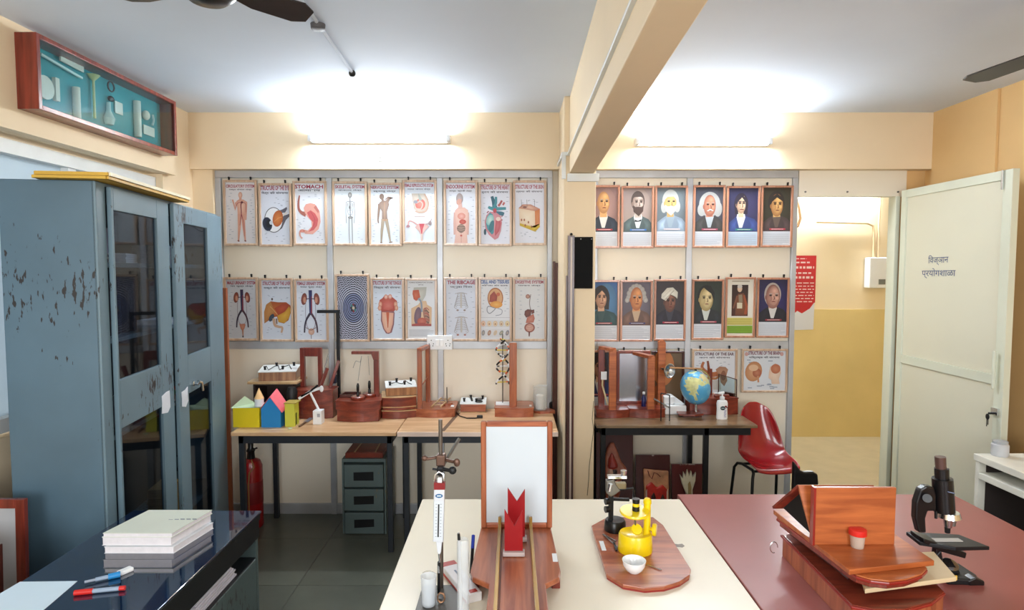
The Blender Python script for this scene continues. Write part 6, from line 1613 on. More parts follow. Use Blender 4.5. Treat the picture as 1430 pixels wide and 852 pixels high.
# ------------------------------------------------------------------ leaning rulers and black board on the pillar
Yp = 3.58
def lean_bar(name, label, cat, px0, px1, top, Y, m, parts=(), group=None, yb=None):
    x0, x1 = W(px0, 500, Y).x, W(px1, 500, Y).x; zt_ = W((px0+px1)/2, top, Y).z
    t = thing(name, label, cat, ((x0+x1)/2, Y, 0), 0, group)
    MB().box(-(x1-x0)/2, (x1-x0)/2, 0, 0.012, 0, zt_).build('bar', m, t, bevel=0.001)
    for nm, a, b, mm in parts:
        MB().box(-(x1-x0)/2+(x1-x0)*a, -(x1-x0)/2+(x1-x0)*b, -0.0015, 0, 0.01, zt_-0.01).build(nm, mm, t)
    return t, zt_
t, z = lean_bar('metre_rule', 'tall dark brown metre rule with pale scale leaning on the pillar', 'ruler', 792.5, 801.5, 329, 3.575, darkwood, (('scale_strip', 0.38, 0.66, mat('pale_scale', (206,190,178), 0.5)),), 'rulers at the pillar')
MB().ball((0,0.006,z+0.008), 0.008, n=10, m=8).build('hanging_ring', black_iron, t, True)
lean_bar('metre_rule', 'shorter thin brown rule left of the tall rule on the pillar', 'ruler', 790.2, 792.0, 385, 3.585, darkwood, (), 'rulers at the pillar')
x_ = PX0-0.02
for k, (pxa, top, nm) in enumerate(((773.5, 365, 'long dark brown rod in the corner left of the pillar'), (777.0, 367, 'second thin brown rod in the corner left of the pillar'))):
    q = W(pxa, 500, 3.96); zt_ = W(pxa, top, 3.96).z
    t = thing('wooden_rod', nm, 'rod', (q.x, 3.96, 0), 0, 'rods in the pillar corner')
    MB().box(-0.008, 0.008, 0, 0.016, 0, zt_).build('shaft', darkwood, t, bevel=0.001)
    MB().box(-0.0085, 0.0085, -0.0005, 0.0165, 0, 0.03).build('end_cap', black_iron, t)
A_, B_ = W(801.5, 403, 3.59), W(828, 331, 3.59)
t = thing('black_board', 'small black rectangular board fixed on the pillar', 'board', ((A_.x+B_.x)/2, 3.598, A_.z)); w, h = (B_.x-A_.x)/2, B_.z-A_.z
MB().box(-w, w, -0.012, 0, 0, h).build('panel', mat('matt_black_board', (8,8,9), 0.7, spec=0.2), t, bevel=0.002)
for sx in (-0.3, 0.85): MB().cyl((sx*w,-0.0135,h-0.012), (sx*w,-0.012,h-0.012), 0.003, n=8).build('pin', steel, t)

# ================================================================== FOREGROUND, LEFT DESK
n_l, n_r, f_r = G(143, 773, TZ), G(240, 773, TZ), G(296, 738, TZ)
f_l = n_l+f_r-n_r
hb_ = W(143, 745, n_l.y).z-TZ
def book(name, label, z0, z1, dx, dy, cover, parts=1):
    t = thing(name, label, 'book', (n_l.x, n_l.y, TZ), 0, 'books on the glass desk')
    P4 = [((p-n_l).x+dx, (p-n_l).y+dy) for p in (n_l, n_r, f_r, f_l)]
    MB().prism(P4, z0, z0+0.0015).build('cover', cover, t)
    cx = sum(p[0] for p in P4)/4; cy = sum(p[1] for p in P4)/4
    MB().prism([(cx+(p[0]-cx)*0.985, cy+(p[1]-cy)*0.985) for p in P4], z0+0.0015, z1-0.0015).build('pages', mat('page_edges', (226,222,226), 0.7, var=0.05, scale=60), t)
    o = MB().prism(P4, z1-0.0015, z1).build('cover', cover, t)
    return t, P4
cov1 = mat('white_cover', (226,228,232), 0.4); cov2 = mat('pale_green_grey_cover', (214,218,204), 0.4, var=0.03)
book('book', 'lowest white book of the stack on the glass desk', 0.0, hb_*0.33, 0.006, 0.0, cov1)
book('book', 'middle thick white book of the stack on the glass desk', hb_*0.35, hb_*0.78, -0.004, 0.006, cov1)
t, P4 = book('book', 'top greenish-white exercise book of the stack on the desk', hb_*0.79, hb_, 0.002, 0.002, cov2)
wr_ = MB(); r = random.Random(4)
for k in range(3):
    a = Vector((P4[0][0], P4[0][1])).lerp(Vector((P4[2][0], P4[2][1])), 0.55+0.07*k)
    for j in range(5-k):
        wr_.box(a.x+0.02*j+0.01, a.x+0.02*j+0.024, a.y-0.01*k, a.y-0.01*k+0.003, hb_+0.0001, hb_+0.0004)
wr_.build('cover_writing', mat('pencil_grey', (140,146,150), 0.7), t)
def sheet(label, px, m):
    pts = [G(a, b, TZ) for a, b in px]
    t = thing('paper_sheet', label, 'paper', pts[0])
    MB().prism([((p-pts[0]).x, (p-pts[0]).y) for p in pts], 0.0002, 0.0012).build('sheet', m, t)
sheet('pale blue-white sheet of paper at the near end of the glass desk', ((28,813),(108,812),(60,853),(-40,853)), mat('bluish_paper', (206,224,236), 0.5, var=0.02))
def pen(label, a, b, r0, parts, name='pen'):
    A_, B_ = G(a[0], a[1], TZ+r0), G(b[0], b[1], TZ+r0)
    t = thing(name, label, 'pen', A_, 0, 'pens on the glass desk'); d = B_-A_
    for nm, s0, s1, k, mm in parts: MB().cyl(d*s0, d*s1, r0*k, n=14).build(nm, mm, t, True)
pen('red marker pen with clear barrel lying on the glass desk', (104,828), (175,821), 0.0075, (('cap', 0, 0.36, 1.0, mat('marker_red', (206,40,34), 0.35)), ('barrel', 0.36, 0.88, 0.8, mat('cloudy_barrel', (150,168,190), 0.2)), ('end_plug', 0.88, 1.0, 0.85, mat('marker_red', (206,40,34), 0.35))))
pen('blue capped marker lying behind the red marker', (118,813), (168,802), 0.0085, (('tip', 0, 0.3, 0.45, mat('grey_barrel', (150,160,176), 0.3)), ('barrel', 0.3, 0.66, 0.7, mat('cloudy_barrel', (150,168,190), 0.2)), ('cap', 0.66, 1.0, 1.0, mat('cyan_blue_cap', (44,140,206), 0.35))))
q = G(175, 800, TZ); tag(MB().box(-0.012, 0.012, -0.02, 0.02, 0, 0.012, Matrix.Translation(q) @ Matrix.Rotation(-0.5, 4, 'Z')).build('eraser', white_pl, bevel=0.004), 'small white eraser beside the blue marker', 'eraser')
# papers on the shelf inside the desk
for k in range(2):
    t = thing('paper_stack', ('lower' if k == 0 else 'upper')+' bundle of papers on the open shelf of the glass-topped desk', 'paper', (dx1-0.07, 1.93, TZ-0.165+k*0.026))
    for j in range(4):
        MB().box(-0.10, 0.045-0.004*j+0.006*k, -0.14+0.004*j, 0.14-0.006*j-0.02*k, j*0.0063, j*0.0063+0.006).build('sheet_bundle', mat('grey_white_pages', (198,194,204), 0.7), t)
# framed boards leaning at the far left
def framed(label, pxr, topy, Y, w, mr, mi, lean):
    c = W(pxr, topy, Y+0.05)
    t = thing('framed_board', label, 'frame', (c.x, Y, 0), 0, 'framed boards leaning by the cabinet', rx=-lean); h = c.z/math.cos(lean); f = 0.032
    MB().box(-f, 0, 0, 0.018, 0, h).build('frame_bar', mr, t, bevel=0.002); MB().box(-w, -w+f, 0, 0.018, 0, h).build('frame_bar', mr, t, bevel=0.002)
    MB().box(-w+f, -f, 0, 0.018, h-f, h).build('frame_bar', mr, t, bevel=0.002); MB().box(-w+f, -f, 0, 0.018, 0, f).build('frame_bar', mr, t, bevel=0.002)
    MB().box(-w+f, -f, 0.008, 0.014, f, h-f).build('board', mi, t)
    t.rotation_euler = (-lean, 0, 0.0)
framed('brown framed grey board leaning against the side of the cabinet', 41, 694, 2.02, 0.36, redwood, mat('dusty_white_board', (172,174,178), 0.4, var=0.08), 0.03)
framed('darker brown framed board in front at the far left edge', 7, 757, 1.80, 0.30, darkwood, mat('brown_back_board', (98,34,26), 0.5), 0.03)
# pale board at the far left behind the cabinet
q = W(2, 400, 2.03)

# ================================================================== FOREGROUND, WHITE TABLE
# optical bench
BZ_ = 0.81
P = G(715, 800, BZ_); P.z = TZ
t = thing('optical_bench', 'wooden bench with two brass rails and a tall framed white screen', 'apparatus', P)
def top(px, py, z=BZ_):
    q = G(px, py, z); return (q.x-P.x, q.y-P.y)
outl = [top(672,735), top(769,735), top(783,797), top(781,806), top(762,816), top(768,870), top(677,870), top(683,816), top(660,806), top(657,797)]
MB().prism(list(reversed(outl)), BZ_-TZ-0.016, BZ_-TZ).build('bench_board', teak_y, t, bevel=0.003)
for a in ((664,790),(776,790),(676,745),(766,745)):
    q = top(*a); MB().box(q[0]-0.012, q[0]+0.012, q[1]-0.015, q[1]+0.015, 0, BZ_-TZ-0.016).build('foot', redwood, t, bevel=0.002)
gm_ = [top(683,740), top(757,740), top(764,870), top(680,870)]
hx_ = top(715,818)
MB().box(top(707,740)[0]-0.012, top(735,740)[0]+0.012, top(715,870)[1], top(715,742)[1], BZ_-TZ, BZ_-TZ+0.006).build('slide_strip', teak_y, t, bevel=0.001)
for a, b in (((698,740),(691,872)), ((741,740),(751,872))):
    qa, qb = top(*a), top(*b); z_ = BZ_-TZ
    MB().bar((qa[0],qa[1]-0.004,z_+0.012), (qb[0],qb[1],z_+0.012), 0.010, 0.024).build('rail', wood('yellow_wood_rail', (150,112,44), (190,150,72), (14,1,14), 0.35), t, bevel=0.002)
    MB().box(qa[0]-0.005, qa[0]+0.005, qa[1]-0.010, qa[1], z_, z_+0.045).build('rail_end', wood('yellow_wood_rail', (150,112,44), (190,150,72)), t, bevel=0.002)
MB().box(top(775,777)[0]-0.008, top(775,777)[0]+0.006, top(775,780)[1]-0.02, top(775,780)[1]+0.03, BZ_-TZ, BZ_-TZ+0.001).build('sticker', paper, t)
Ys = G(720, 738, BZ_).y
x0, x1 = W(671.5, 660, Ys).x-P.x, W(771.5, 660, Ys).x-P.x; z0 = BZ_-TZ; z1 = W(720, 589, Ys).z-TZ; ys = Ys-P.y; f = 0.0175
scr = MB().box(x0+f, x1-f, ys+0.006, ys+0.012, z0+f, z1-f).build('screen', mat('white_screen', (208,218,226), 0.35, var=0.01), t)
for bb in ((x0,x0+f,z0,z1),(x1-f,x1,z0,z1)): MB().box(bb[0], bb[1], ys, ys+0.02, bb[2], bb[3]).build('screen_frame', teak, scr, bevel=0.004)
for bb in ((x0+f,x1-f,z0,z0+f),(x0+f,x1-f,z1-f,z1)): MB().box(bb[0], bb[1], ys, ys+0.02, bb[2], bb[3]).build('screen_frame', teak_h, scr, bevel=0.004)
# red forked plates on sliders
redp = mat('red_painted_plate', (146, 12, 20), 0.35, coat=0.2)
for k, (pa_, pb_, topv, notch, basey, Yv, lab) in enumerate(((709,733,681,700,0,1.83,'rear red forked sight plate on the bench slide'), (704.5,730,711,735,0,1.735,'front red forked sight plate on a clear slider'))):
    zb_ = BZ_+0.0075
    xa_, xb_ = W(pa_, 740, Yv).x, W(pb_, 740, Yv).x; zt_ = W(pa_, topv, Yv).z-zb_; zn_ = W(pa_, notch, Yv).z-zb_
    t = thing('sight_plate', lab, 'plate', ((xa_+xb_)/2, Yv, zb_), 0, 'red forked sight plates'); w = (xb_-xa_)/2
    MB().prismy([(-w,0.012),(w,0.012),(w,zt_-0.004),(0.002,zn_),(-w,zt_)], 0, 0.004).build('plate', redp, t, bevel=0.0008, seg=1)
    MB().box(-w-0.005, w+0.006, -0.012, 0.016, 0, 0.012).build('slider', mat('hazy_acrylic', (206,190,186), 0.2, alpha=0.75), t, bevel=0.002)

# retort stand with clamps
P = G(613, 832, TZ); t = thing('retort_stand', 'steel retort stand with thumbscrew clamps and a slanting rod', 'stand', P); L = at(t)
MB().prism([(G(a, b, TZ)-P)[:2] for a, b in ((578,862),(645,862),(641,819),(590,821))], 0, 0.006).build('base_plate', mat('grey_cast_iron', (92,90,86), 0.5, 0.4), t, bevel=0.001)
xr = L(614,700).x; zt_ = L(611,586,0.03).z
MB().cyl((xr,0.03,0.006), (xr,0.03,zt_), 0.0055, n=12).build('rod', mat('browned_steel', (112,104,96), 0.35, 0.7), t, True)
bc = L(613,643,0.02)
brn = mat('bronze_clamp', (104, 78, 66), 0.4, 0.5)
MB().box(xr-0.011, xr+0.014, 0.012, 0.044, bc.z-0.016, bc.z+0.016).build('boss', brn, t, bevel=0.004)
MB().cyl((xr-0.008,0.028,bc.z+0.006), L(596,641,0.02), 0.0045, n=10).ball(L(593,640,0.02), 0.009, 0.006, 0.008, 12, 8).build('thumbscrew', brn, t, True)
MB().cyl((xr+0.01,0.028,bc.z), L(634,645,0.01), 0.005, n=10).ball(L(638,646,0.01), 0.009, 0.006, 0.012, 12, 8).build('thumbscrew', brn, t, True)
MB().cyl(L(620,648,0.02), L(641,613,0.10), 0.0048, n=10).build('slanting_rod', steel, t, True)
b2 = L(615,656,0.01)
MB().box(b2.x-0.008, b2.x+0.008, -0.006, 0.028, b2.z-0.012, b2.z+0.012).build('boss', black_iron, t, bevel=0.003)
MB().cyl(L(617,655,0.0), L(628,657,-0.01), 0.005, n=10).ball(L(632,657,-0.01), 0.011, 0.008, 0.011, 12, 8).build('thumbscrew', black_iron, t, True)
MB().cyl(L(611,656,0.0), L(604,655,0.0), 0.003, n=8).build('thumbscrew', black_iron, t, True)
hkp = [L(607,672,-0.02), L(608,663,-0.02), L(613,659,-0.02), L(619,662,-0.02), L(620,674,-0.02)]
MB().tube(hkp, 0.003, 8).build('hook', chrome, t, True)
YS = P.y-0.035
SB = Vector((W(613, 757, YS).x, YS, W(613, 757, YS).z)); t = thing('spring_balance', 'white spring balance with red cap hanging from the retort stand', 'balance', SB); L = at(t)
def fl_(px, py): q = L(px, py); return (q.x, q.z)
MB().prismy([fl_(604.5,757), fl_(619,758), fl_(621,676), fl_(606,674)], 0, 0.014).build('body', mat('silver_white_case', (206,210,218), 0.3, 0.1), t, bevel=0.002)
MB().prismy([fl_(605.8,684), fl_(621.2,684), fl_(621.4,675), fl_(606,674)], -0.0008, 0.0148).build('red_cap', mat('dark_red_label', (128,22,26), 0.4), t)
MB().prismy([fl_(610.5,675), fl_(617,675.5), fl_(616.8,668), fl_(611,668)], 0.002, 0.012).build('hanger_tab', white_pl, t, bevel=0.001)
rx0, ry0 = 604, 672
w_, h_ = L(621,757).x-L(604,757).x, L(613,672).z
p = Print((604,672,621,757), w_, h_)
p.e(613.3, 692.5, 5.2, 2.8, '#1d5c94', '#3a80b4'); p.s_([(610.4,692.5),(616.2,692.5)], 1.6, '#dce8f2'); p.s_([(607.5,704),(606.3,752)], 0.01, '#d0d4da')
p.g([(606.5,700),(619,700),(617.6,754),(605.8,754)], '#dfe6ee'); p.s_([(612.8,704),(611.6,750)], 2.1, '#23262c')
for k in range(11):
    y = 704+k*4.5; p.s_([(608.4-0.1*k,y),(610.6-0.1*k,y)], 0.5, '#5a6880'); p.s_([(614.8-0.1*k,y),(617-0.1*k,y)], 0.5, '#5a6880')
o = p.build('scale_print', t, y=-0.0006); o.location.x = (L(604,715).x+L(621,715).x)/2
MB().prismy([fl_(608.5,757), fl_(617,757), fl_(615.5,772), fl_(613,777), fl_(610.5,772)], 0.004, 0.010).build('lower_tab', mat('silver_white_case', (206,210,218), 0.3, 0.1), t, bevel=0.001)
MB().tube([L(613,773,0.006), L(614,782,0.006), L(612.5,790,0.006), L(613,800,0.006)], 0.0028, 8).build('wire_hook', chrome, t, True)
MB().cyl(L(613,785,0.006), L(612.5,828,0.02), 0.0042, n=10).build('plunger_rod', black_iron, t, True)
# beaker cup on the base plate
P = G(599, 845, TZ+0.007); t = thing('plastic_cup', 'cloudy translucent plastic cup on the stand base', 'cup', P); L = at(t)
h = L(599,804).z; w = L(610,825).x
cloudy = mat('cloudy_translucent_plastic', (222,228,234), 0.3, alpha=0.4, var=0.02)
MB().lathe([(0.0,0.001),(w*0.78,0.001),(w*0.85,0.004),(w,h),(w*0.94,h),(w*0.8,0.006),(0.0,0.004)], n=26).build('wall', cloudy, t, True)
MB().lathe([(0,0.007),(w*0.78,0.007),(w*0.88,h*0.55),(0,h*0.55)], n=22).build('water', mat('milky_water', (214,224,236), 0.15, alpha=0.5), t, True)
# coil of wire
P = G(616, 843, TZ+0.006); tag(MB().tube([P+Vector((0.010*math.cos(a*0.9), -0.002+0.002*a*0.2, 0.016+0.014*math.sin(a*0.9))) for a in range(16)], 0.0018, 6).build('wire_coil', mat('copper_brown_wire', (150,110,80), 0.35, 0.6), smooth=True), 'small loose wire coil on the base plate of the retort stand', 'wire')
# red and white carton
A_, B_ = G(624, 796, TZ), G(662, 842, TZ); d = B_-A_
t = thing('carton', 'small white and red cardboard carton lying slanted on the white table', 'carton', A_, math.atan2(d.y, d.x)); Lc = d.length
MB().box(0, Lc, -0.022, 0.024, 0.0, 0.026).build('box', mat('white_carton', (226,222,222), 0.4, var=0.03), t, bevel=0.003)
cr_ = mat('carton_red', (176,52,40), 0.4)
MB().box(-0.0006, 0.028, -0.0226, 0.0246, -0.0002, 0.0266).build('end_band', cr_, t, bevel=0.003)
MB().box(Lc-0.022, Lc-0.006, -0.008, 0.014, 0.026, 0.0266).build('label_patch', cr_, t)
MB().box(0.03, Lc-0.002, -0.0227, -0.0222, 0.002, 0.010).build('side_stripe', cr_, t)
p = Print((0,0,100,30), Lc*0.45, 0.016); p.s_([(5,13),(60,13)], 11, '#7a8498'); p.lines(62, 98, 4, 26, 4, '#8a90a0', 2); o = p.build('carton_print', t); o.rotation_euler = (-PI/2, 0, 0); o.location = (Lc*0.5, -0.008, 0.0268)
# clear tube holding a dark pencil
P = G(647, 862, TZ); t = thing('plastic_sleeve', 'tall clear plastic tube standing by the wooden bench', 'tube', P); L = at(t)
h = L(648,753).z; w = unit(9, P.y)
MB().lathe([(w*0.8,0.0),(w,0.004),(w*0.98,h-0.008),(w*0.86,h),(w*0.8,h),(w*0.9,h-0.008),(w*0.92,0.006)], n=20).build('tube_wall', mat('clear_film', (226,232,236), 0.15, alpha=0.24), t, True)
q = P+Vector((-0.006,0,0.002)); t = thing('pencil', 'dark tipped pencil standing inside the clear tube', 'pencil', q); L = at(t)
MB().cyl((0,0,0), (-0.004,0,h-0.004), 0.004, n=8).build('shaft', mat('pale_pencil', (206,206,210), 0.4), t, True)
MB().cyl((-0.004,0,h-0.004), (-0.005,0,h+0.014), 0.0042, 0.0036, n=8).build('tip', black_pl, t, True)
A_ = G(658, 800, TZ+0.002); B_ = W(661, 748, A_.y+0.10)
t = thing('pen', 'blue and black pen propped against the wooden bench', 'pen', A_); d = B_-A_
MB().cyl((0,0,0), d*0.62, 0.005, n=10).build('barrel', black_pl, t, True); MB().cyl(d*0.62, d, 0.0055, n=10).build('cap', mat('deep_blue_cap', (40,56,150), 0.35), t, True)

# ------------------------------------------------------------------ dissection board with two simple microscopes
P = G(895, 775, TZ); t = thing('octagonal_board', 'varnished octagonal board under the yellow and black microscopes', 'board', P)
BT2 = TZ+0.016
def tb(px, py, z=BT2): q = G(px, py, z)-P; return (q.x, q.y)
o1 = [tb(*k) for k in ((826,734),(848,722),(912,722),(926,733),(965,795),(963,803),(950,812),(928,819),(900,821),(870,816),(847,802))]
MB().prism(list(reversed(o1)), 0.006, 0.016).build('board', teak_h, t, bevel=0.002)
MB().prism([(a*0.99, b*0.99) for a, b in reversed(o1)], 0.0, 0.006).build('red_underside', red_edge, t)
MB().box(tb(841,762)[0]-0.006, tb(841,762)[0]+0.008, tb(841,769)[1], tb(841,756)[1], 0.016, 0.017).build('sticker', paper, t)
# yellow microscope
P = G(891, 778, BT2); P.y += 0.045; t = thing('dissecting_microscope', 'yellow toy-like dissecting microscope on the octagonal board', 'microscope', P); L = at(t)
w = unit(24.5, P.y); hb_ = L(891,742).z
hb_ = 0.058
o = MB().lathe([(w*0.98,0),(w*1.0,0.004),(w*0.96,hb_-0.006),(w*0.90,hb_),(w*0.84,hb_-0.004),(w*0.5,hb_-0.012),(0,hb_-0.014)], n=32).build('cup_base', yellow_pl, t, True); o.scale = (1, 0.9, 1)
xp = L(905,720).x; zt_ = L(904,699,0.01).z
MB().lathe([(0.013,hb_-0.014),(0.011,hb_+0.02),(0.011,zt_-0.012),(0.013,zt_-0.01),(0.013,zt_),(0.008,zt_+0.006),(0,zt_+0.006)], (xp,0.012,0), 18).build('post', yellow_pl, t, True)
c_ = L(886,715,-0.01)
MB().lathe([(0.0,-0.004),(0.044,-0.004),(0.046,0.0),(0.044,0.005),(0.0,0.004)], (0,0,0), 30, Matrix.Translation(c_) @ Matrix.Rotation(0.1, 4, 'X')).build('stage_disc', yellow_pl, t, True)
MB().bar(c_+Vector((0,0,-0.002)), (xp,0.012,c_.z-0.002), 0.026, 0.010).build('stage_arm', yellow_pl, t, bevel=0.003)
e0 = L(888,713,-0.01)
MB().cyl(e0, e0+Vector((0,0,0.014)), 0.0115, n=18).build('eyepiece_tube', black_pl, t, True)
MB().cyl(e0+Vector((0,0,0.014)), e0+Vector((0,0,0.024)), 0.0105, n=18).build('eyepiece_band', yellow_pl, t, True)
MB().cyl(e0+Vector((0,0,0.024)), e0+Vector((0,0,0.038)), 0.011, 0.012, n=18).build('eyepiece_cup', black_pl, t, True)
k_ = L(914,740,-0.005)
MB().cyl((xp,0.012,k_.z), k_+Vector((-0.004,0,0)), 0.006, n=12).build('knob_axle', yellow_pl, t, True)
MB().lathe([(0.018,-0.006),(0.0195,-0.003),(0.0195,0.003),(0.017,0.006)], (0,0,0), 24, Matrix.Translation(k_) @ Matrix.Rotation(1.2, 4, 'Z') @ Matrix.Rotation(PI/2, 4, 'X')).build('focus_knob', yellow_pl, t, True)
m_ = L(889,741,-0.01)
MB().lathe([(0.016,-0.003),(0.0175,0.0),(0.016,0.004)], (0,0,0), 22, Matrix.Translation(m_+Vector((0,0,0.004))) @ Matrix.Rotation(0.9, 4, 'X')).build('mirror_disc', yellow_pl, t, True)
MB().cyl(m_+Vector((0,0.01,-0.012)), c_, 0.003, n=8).build('mirror_stem', steel, t, True)
# black microscope
P = G(861, 745, BT2); P.y += 0.03; t = thing('dissecting_microscope', 'black dissecting microscope with grey metal head on the octagonal board', 'microscope', P); L = at(t)
w = unit(15.5, P.y)
MB().lathe([(w,0),(w*1.02,0.006),(w*0.96,0.03),(w*0.85,0.036),(w*0.4,0.034),(0,0.034)], n=28).build('round_base', black_pl, t, True)
xp = L(853,715).x
MB().box(xp-0.008, xp+0.008, -0.008, 0.008, 0.03, L(853,690).z).build('pillar', black_iron, t, bevel=0.002)
for y_ in (700, 711): MB().cyl((xp-0.006,0,L(848,y_).z), (xp-0.02,-0.004,L(848,y_).z), 0.011, n=16).build('focus_knob', black_pl, t, True)
MB().bar((xp,0,L(860,697).z), L(879,698,-0.004), 0.010, 0.010).build('arm', black_iron, t, bevel=0.002)
gun = mat('gunmetal', (120,118,112), 0.3, 0.7)
MB().prismy([fl for fl in [(L(a,b).x, L(a,b).z) for a, b in ((846,686),(852,693),(858,690),(866,684),(860,676),(857,668),(846,670))]], -0.012, 0.012).build('head_casting', gun, t, bevel=0.003)
MB().box(L(848,668).x, L(875,668).x, -0.011, 0.011, L(850,668).z, L(850,663.5).z).build('top_plate', chrome, t, bevel=0.002)
MB().cyl(L(851,686,-0.014), L(853,676,-0.014), 0.007, n=12).build('bright_barrel', chrome, t, True)
MB().box(L(858,680).x, L(874,680).x, -0.009, 0.012, L(860,682).z, L(860,674).z).build('slide_block', mat('worn_brass', (130,118,90), 0.4, 0.5), t, bevel=0.002)
MB().tube([L(860,684,-0.003), L(884,682,-0.003), L(885,694,-0.003)], 0.004, 8).build('bracket', black_iron, t, True)
MB().cyl(L(871,664,0), L(871,657,0), 0.009, 0.011, n=16).build('eyepiece', chrome, t, True)
# white bowl, pin, forceps
P = G(888, 806, BT2); P.y += 0.028; t = thing('bowl', 'small white porcelain bowl at the front of the octagonal board', 'bowl', P)
r_ = unit(17, P.y); h_ = 0.037
MB().lathe([(0.0,0.001),(r_*0.45,0.001),(r_*0.7,h_*0.25),(r_*0.92,h_*0.6),(r_,h_),(r_*0.95,h_),(r_*0.86,h_*0.6),(r_*0.6,h_*0.28),(0,h_*0.16)], n=32).build('porcelain', mat('white_porcelain', (240,242,242), 0.15, var=0.01, coat=0.4), t, True)
A_, B_ = G(904, 789, BT2+0.003), G(924, 796, BT2+0.003); tag(MB().cyl(A_, B_, 0.0018, n=8).build('needle', chrome, smooth=True), 'thin steel needle lying beside the white bowl', 'needle')
A_ = G(842, 746, BT2+0.004); t = thing('forceps', 'steel forceps lying left of the yellow microscope', 'forceps', A_)
for b in ((860,756),(862,764)): MB().bar((0,0,0), G(b[0], b[1], BT2+0.004)-A_, 0.004, 0.003).build('prong', steel, t)
MB().bar(G(857,757,BT2+0.005)-A_, G(861,769,BT2+0.005)-A_, 0.006, 0.004).build('joint', black_iron, t)

# ================================================================== FOREGROUND, MAROON TABLE
def quad_board(name, label, cat, pxs, z0, z1, m, group=None, edge=None):
    pts = [G(a, b, z1) for a, b in pxs]; c = sum(pts, Vector())/len(pts)
    t = thing(name, label, cat, (c.x, c.y, z0), 0, group)
    MB().prism([((p-c).x, (p-c).y) for p in pts], 0, z1-z0).build('board', m, t, bevel=0.002)
    return t, c
Z1, Z2, Z3, Z4 = TZ+0.065, TZ+0.085, TZ+0.106, TZ+0.142
# lower boat-shaped box
lo = [(1093,748),(1205,745),(1290,800),(1318,828),(1300,842),(1262,852),(1222,852),(1190,846)]
pts = [G(a, b, Z1) for a, b in lo]; c = sum(pts, Vector())/len(pts)
t = thing('apparatus_box', 'lower red-brown wooden box of the stack on the maroon table', 'apparatus', (c.x, c.y, TZ), 0, 'stacked wooden apparatus on the maroon table')
pl = list(reversed([((p-c).x, (p-c).y) for p in pts]))
MB().prism(pl, 0, 0.058).build('box_body', teak, t, bevel=0.002)
MB().prism([(a*1.03, b*1.03) for a, b in pl], 0.058, 0.065).build('red_top', red_edge, t, bevel=0.002)
MB().prism(pl, 0.065, 0.068).build('top_board', redwood_h, t)
q = [G(a, b, TZ+0.03)-c for a, b in ((1112,772),(1148,800))]
MB().bar((q[0].x-0.004,q[0].y,0.045), (q[1].x-0.006,q[1].y,0.045), 0.006, 0.006).build('metal_strip', steel, t)
MB().tube([(pl[0][0] if False else q[0].x-0.03, q[0].y+0.03, 0.02+0.014*math.sin(a)) if False else (q[0].x-0.05+0.012*math.cos(a), q[0].y+0.045, 0.026+0.018*math.sin(a)) for a in [i*0.5 for i in range(11)]], 0.0016, 6).build('wire_loop', chrome, t, True)
# dark inner block between the boxes
pts = [G(a, b, Z1+0.02) for a, b in ((1098,735),(1215,735),(1262,782),(1185,802))]; c2_ = sum(pts, Vector())/4
t = thing('spacer_block', 'dark red block sandwiched in the wooden stack', 'block', (c2_.x, c2_.y, TZ+0.068), 0, 'stacked wooden apparatus on the maroon table')
MB().prism(list(reversed([((p-c2_).x, (p-c2_).y) for p in pts])), 0, 0.018).build('block', darkwood, t, bevel=0.002)
# pale board sticking out
t, c3 = quad_board('pale_board', 'pale worn board with yellow edge sticking out of the wooden stack', 'board', ((1336,806),(1304,770),(1215,775),(1197,790),(1208,823)), Z2+0.003, Z2+0.015, mat('worn_pale_board', (206,186,150), 0.5, var=0.12))
MB().bar(G(1208,824,Z2+0.009)-Vector((c3.x,c3.y,Z2+0.003)), G(1336,807,Z2+0.009)-Vector((c3.x,c3.y,Z2+0.003)), 0.003, 0.012).build('yellow_edge', mat('yellow_edge_paint', (222,182,72), 0.5), t)
# upper boat-shaped board
up = [(1080,712),(1110,702),(1215,715),(1256,750),(1305,783),(1186,796)]
pts = [G(a, b, Z4) for a, b in up]; c4 = sum(pts, Vector())/len(pts)
t = thing('apparatus_board', 'upper varnished board with red bowed front of the wooden stack', 'apparatus', (c4.x, c4.y, Z3-0.005), 0, 'stacked wooden apparatus on the maroon table')
pl = list(reversed([((p-c4).x, (p-c4).y) for p in pts]))
zq = Z4-Z3+0.005
bow = [G(a, b, Z4-0.014)-c4 for a, b in ((1084,722),(1112,712),(1215,722),(1258,760),(1296,794),(1288,802),(1268,809),(1242,812),(1216,809),(1196,803),(1186,797))]
bw_ = list(reversed([(p.x, p.y) for p in bow]))
MB().prism([(a*0.95, b*0.95) for a, b in bw_], 0, zq-0.026).build('under_box', redwood, t, bevel=0.002)
MB().prism(bw_, zq-0.026, zq-0.018).build('red_edge_board', red_edge, t, bevel=0.002)
MB().prism([(a*0.99, b*0.99) for a, b in bw_], zq-0.018, zq-0.014).build('bowed_board', teak_o, t, bevel=0.001)
MB().prism(pl, zq-0.014, zq).build('top_board', teak_o, t, bevel=0.002)
# tent of boards on it
Yt = G(1138, 762, Z4).y
P = Vector((W(1195, 755, Yt).x, Yt, Z4)); t = thing('wooden_tent', 'triangular wooden tent with upright panel on top of the wooden stack', 'apparatus', P); L = at(t)
x0, x1 = L(1139,720).x, L(1252,720).x; zt_ = L(1195,682).z
MB().box(x0, x1, 0.004, 0.016, 0.0, zt_).build('upright_panel', teak_o, t, bevel=0.002)
MB().box(x0-0.006, x0, 0.0, 0.018, 0.0, zt_+0.002).build('red_edge_strip', red_edge, t)
ya = 0.05
A_, B_, C_ = L(1113,677,ya), L(1091,697,ya+0.03), L(1137,757,0.02)
A_ = Vector((A_.x, ya, A_.z)); Lx = 0.15
lg_ = x1-0.01
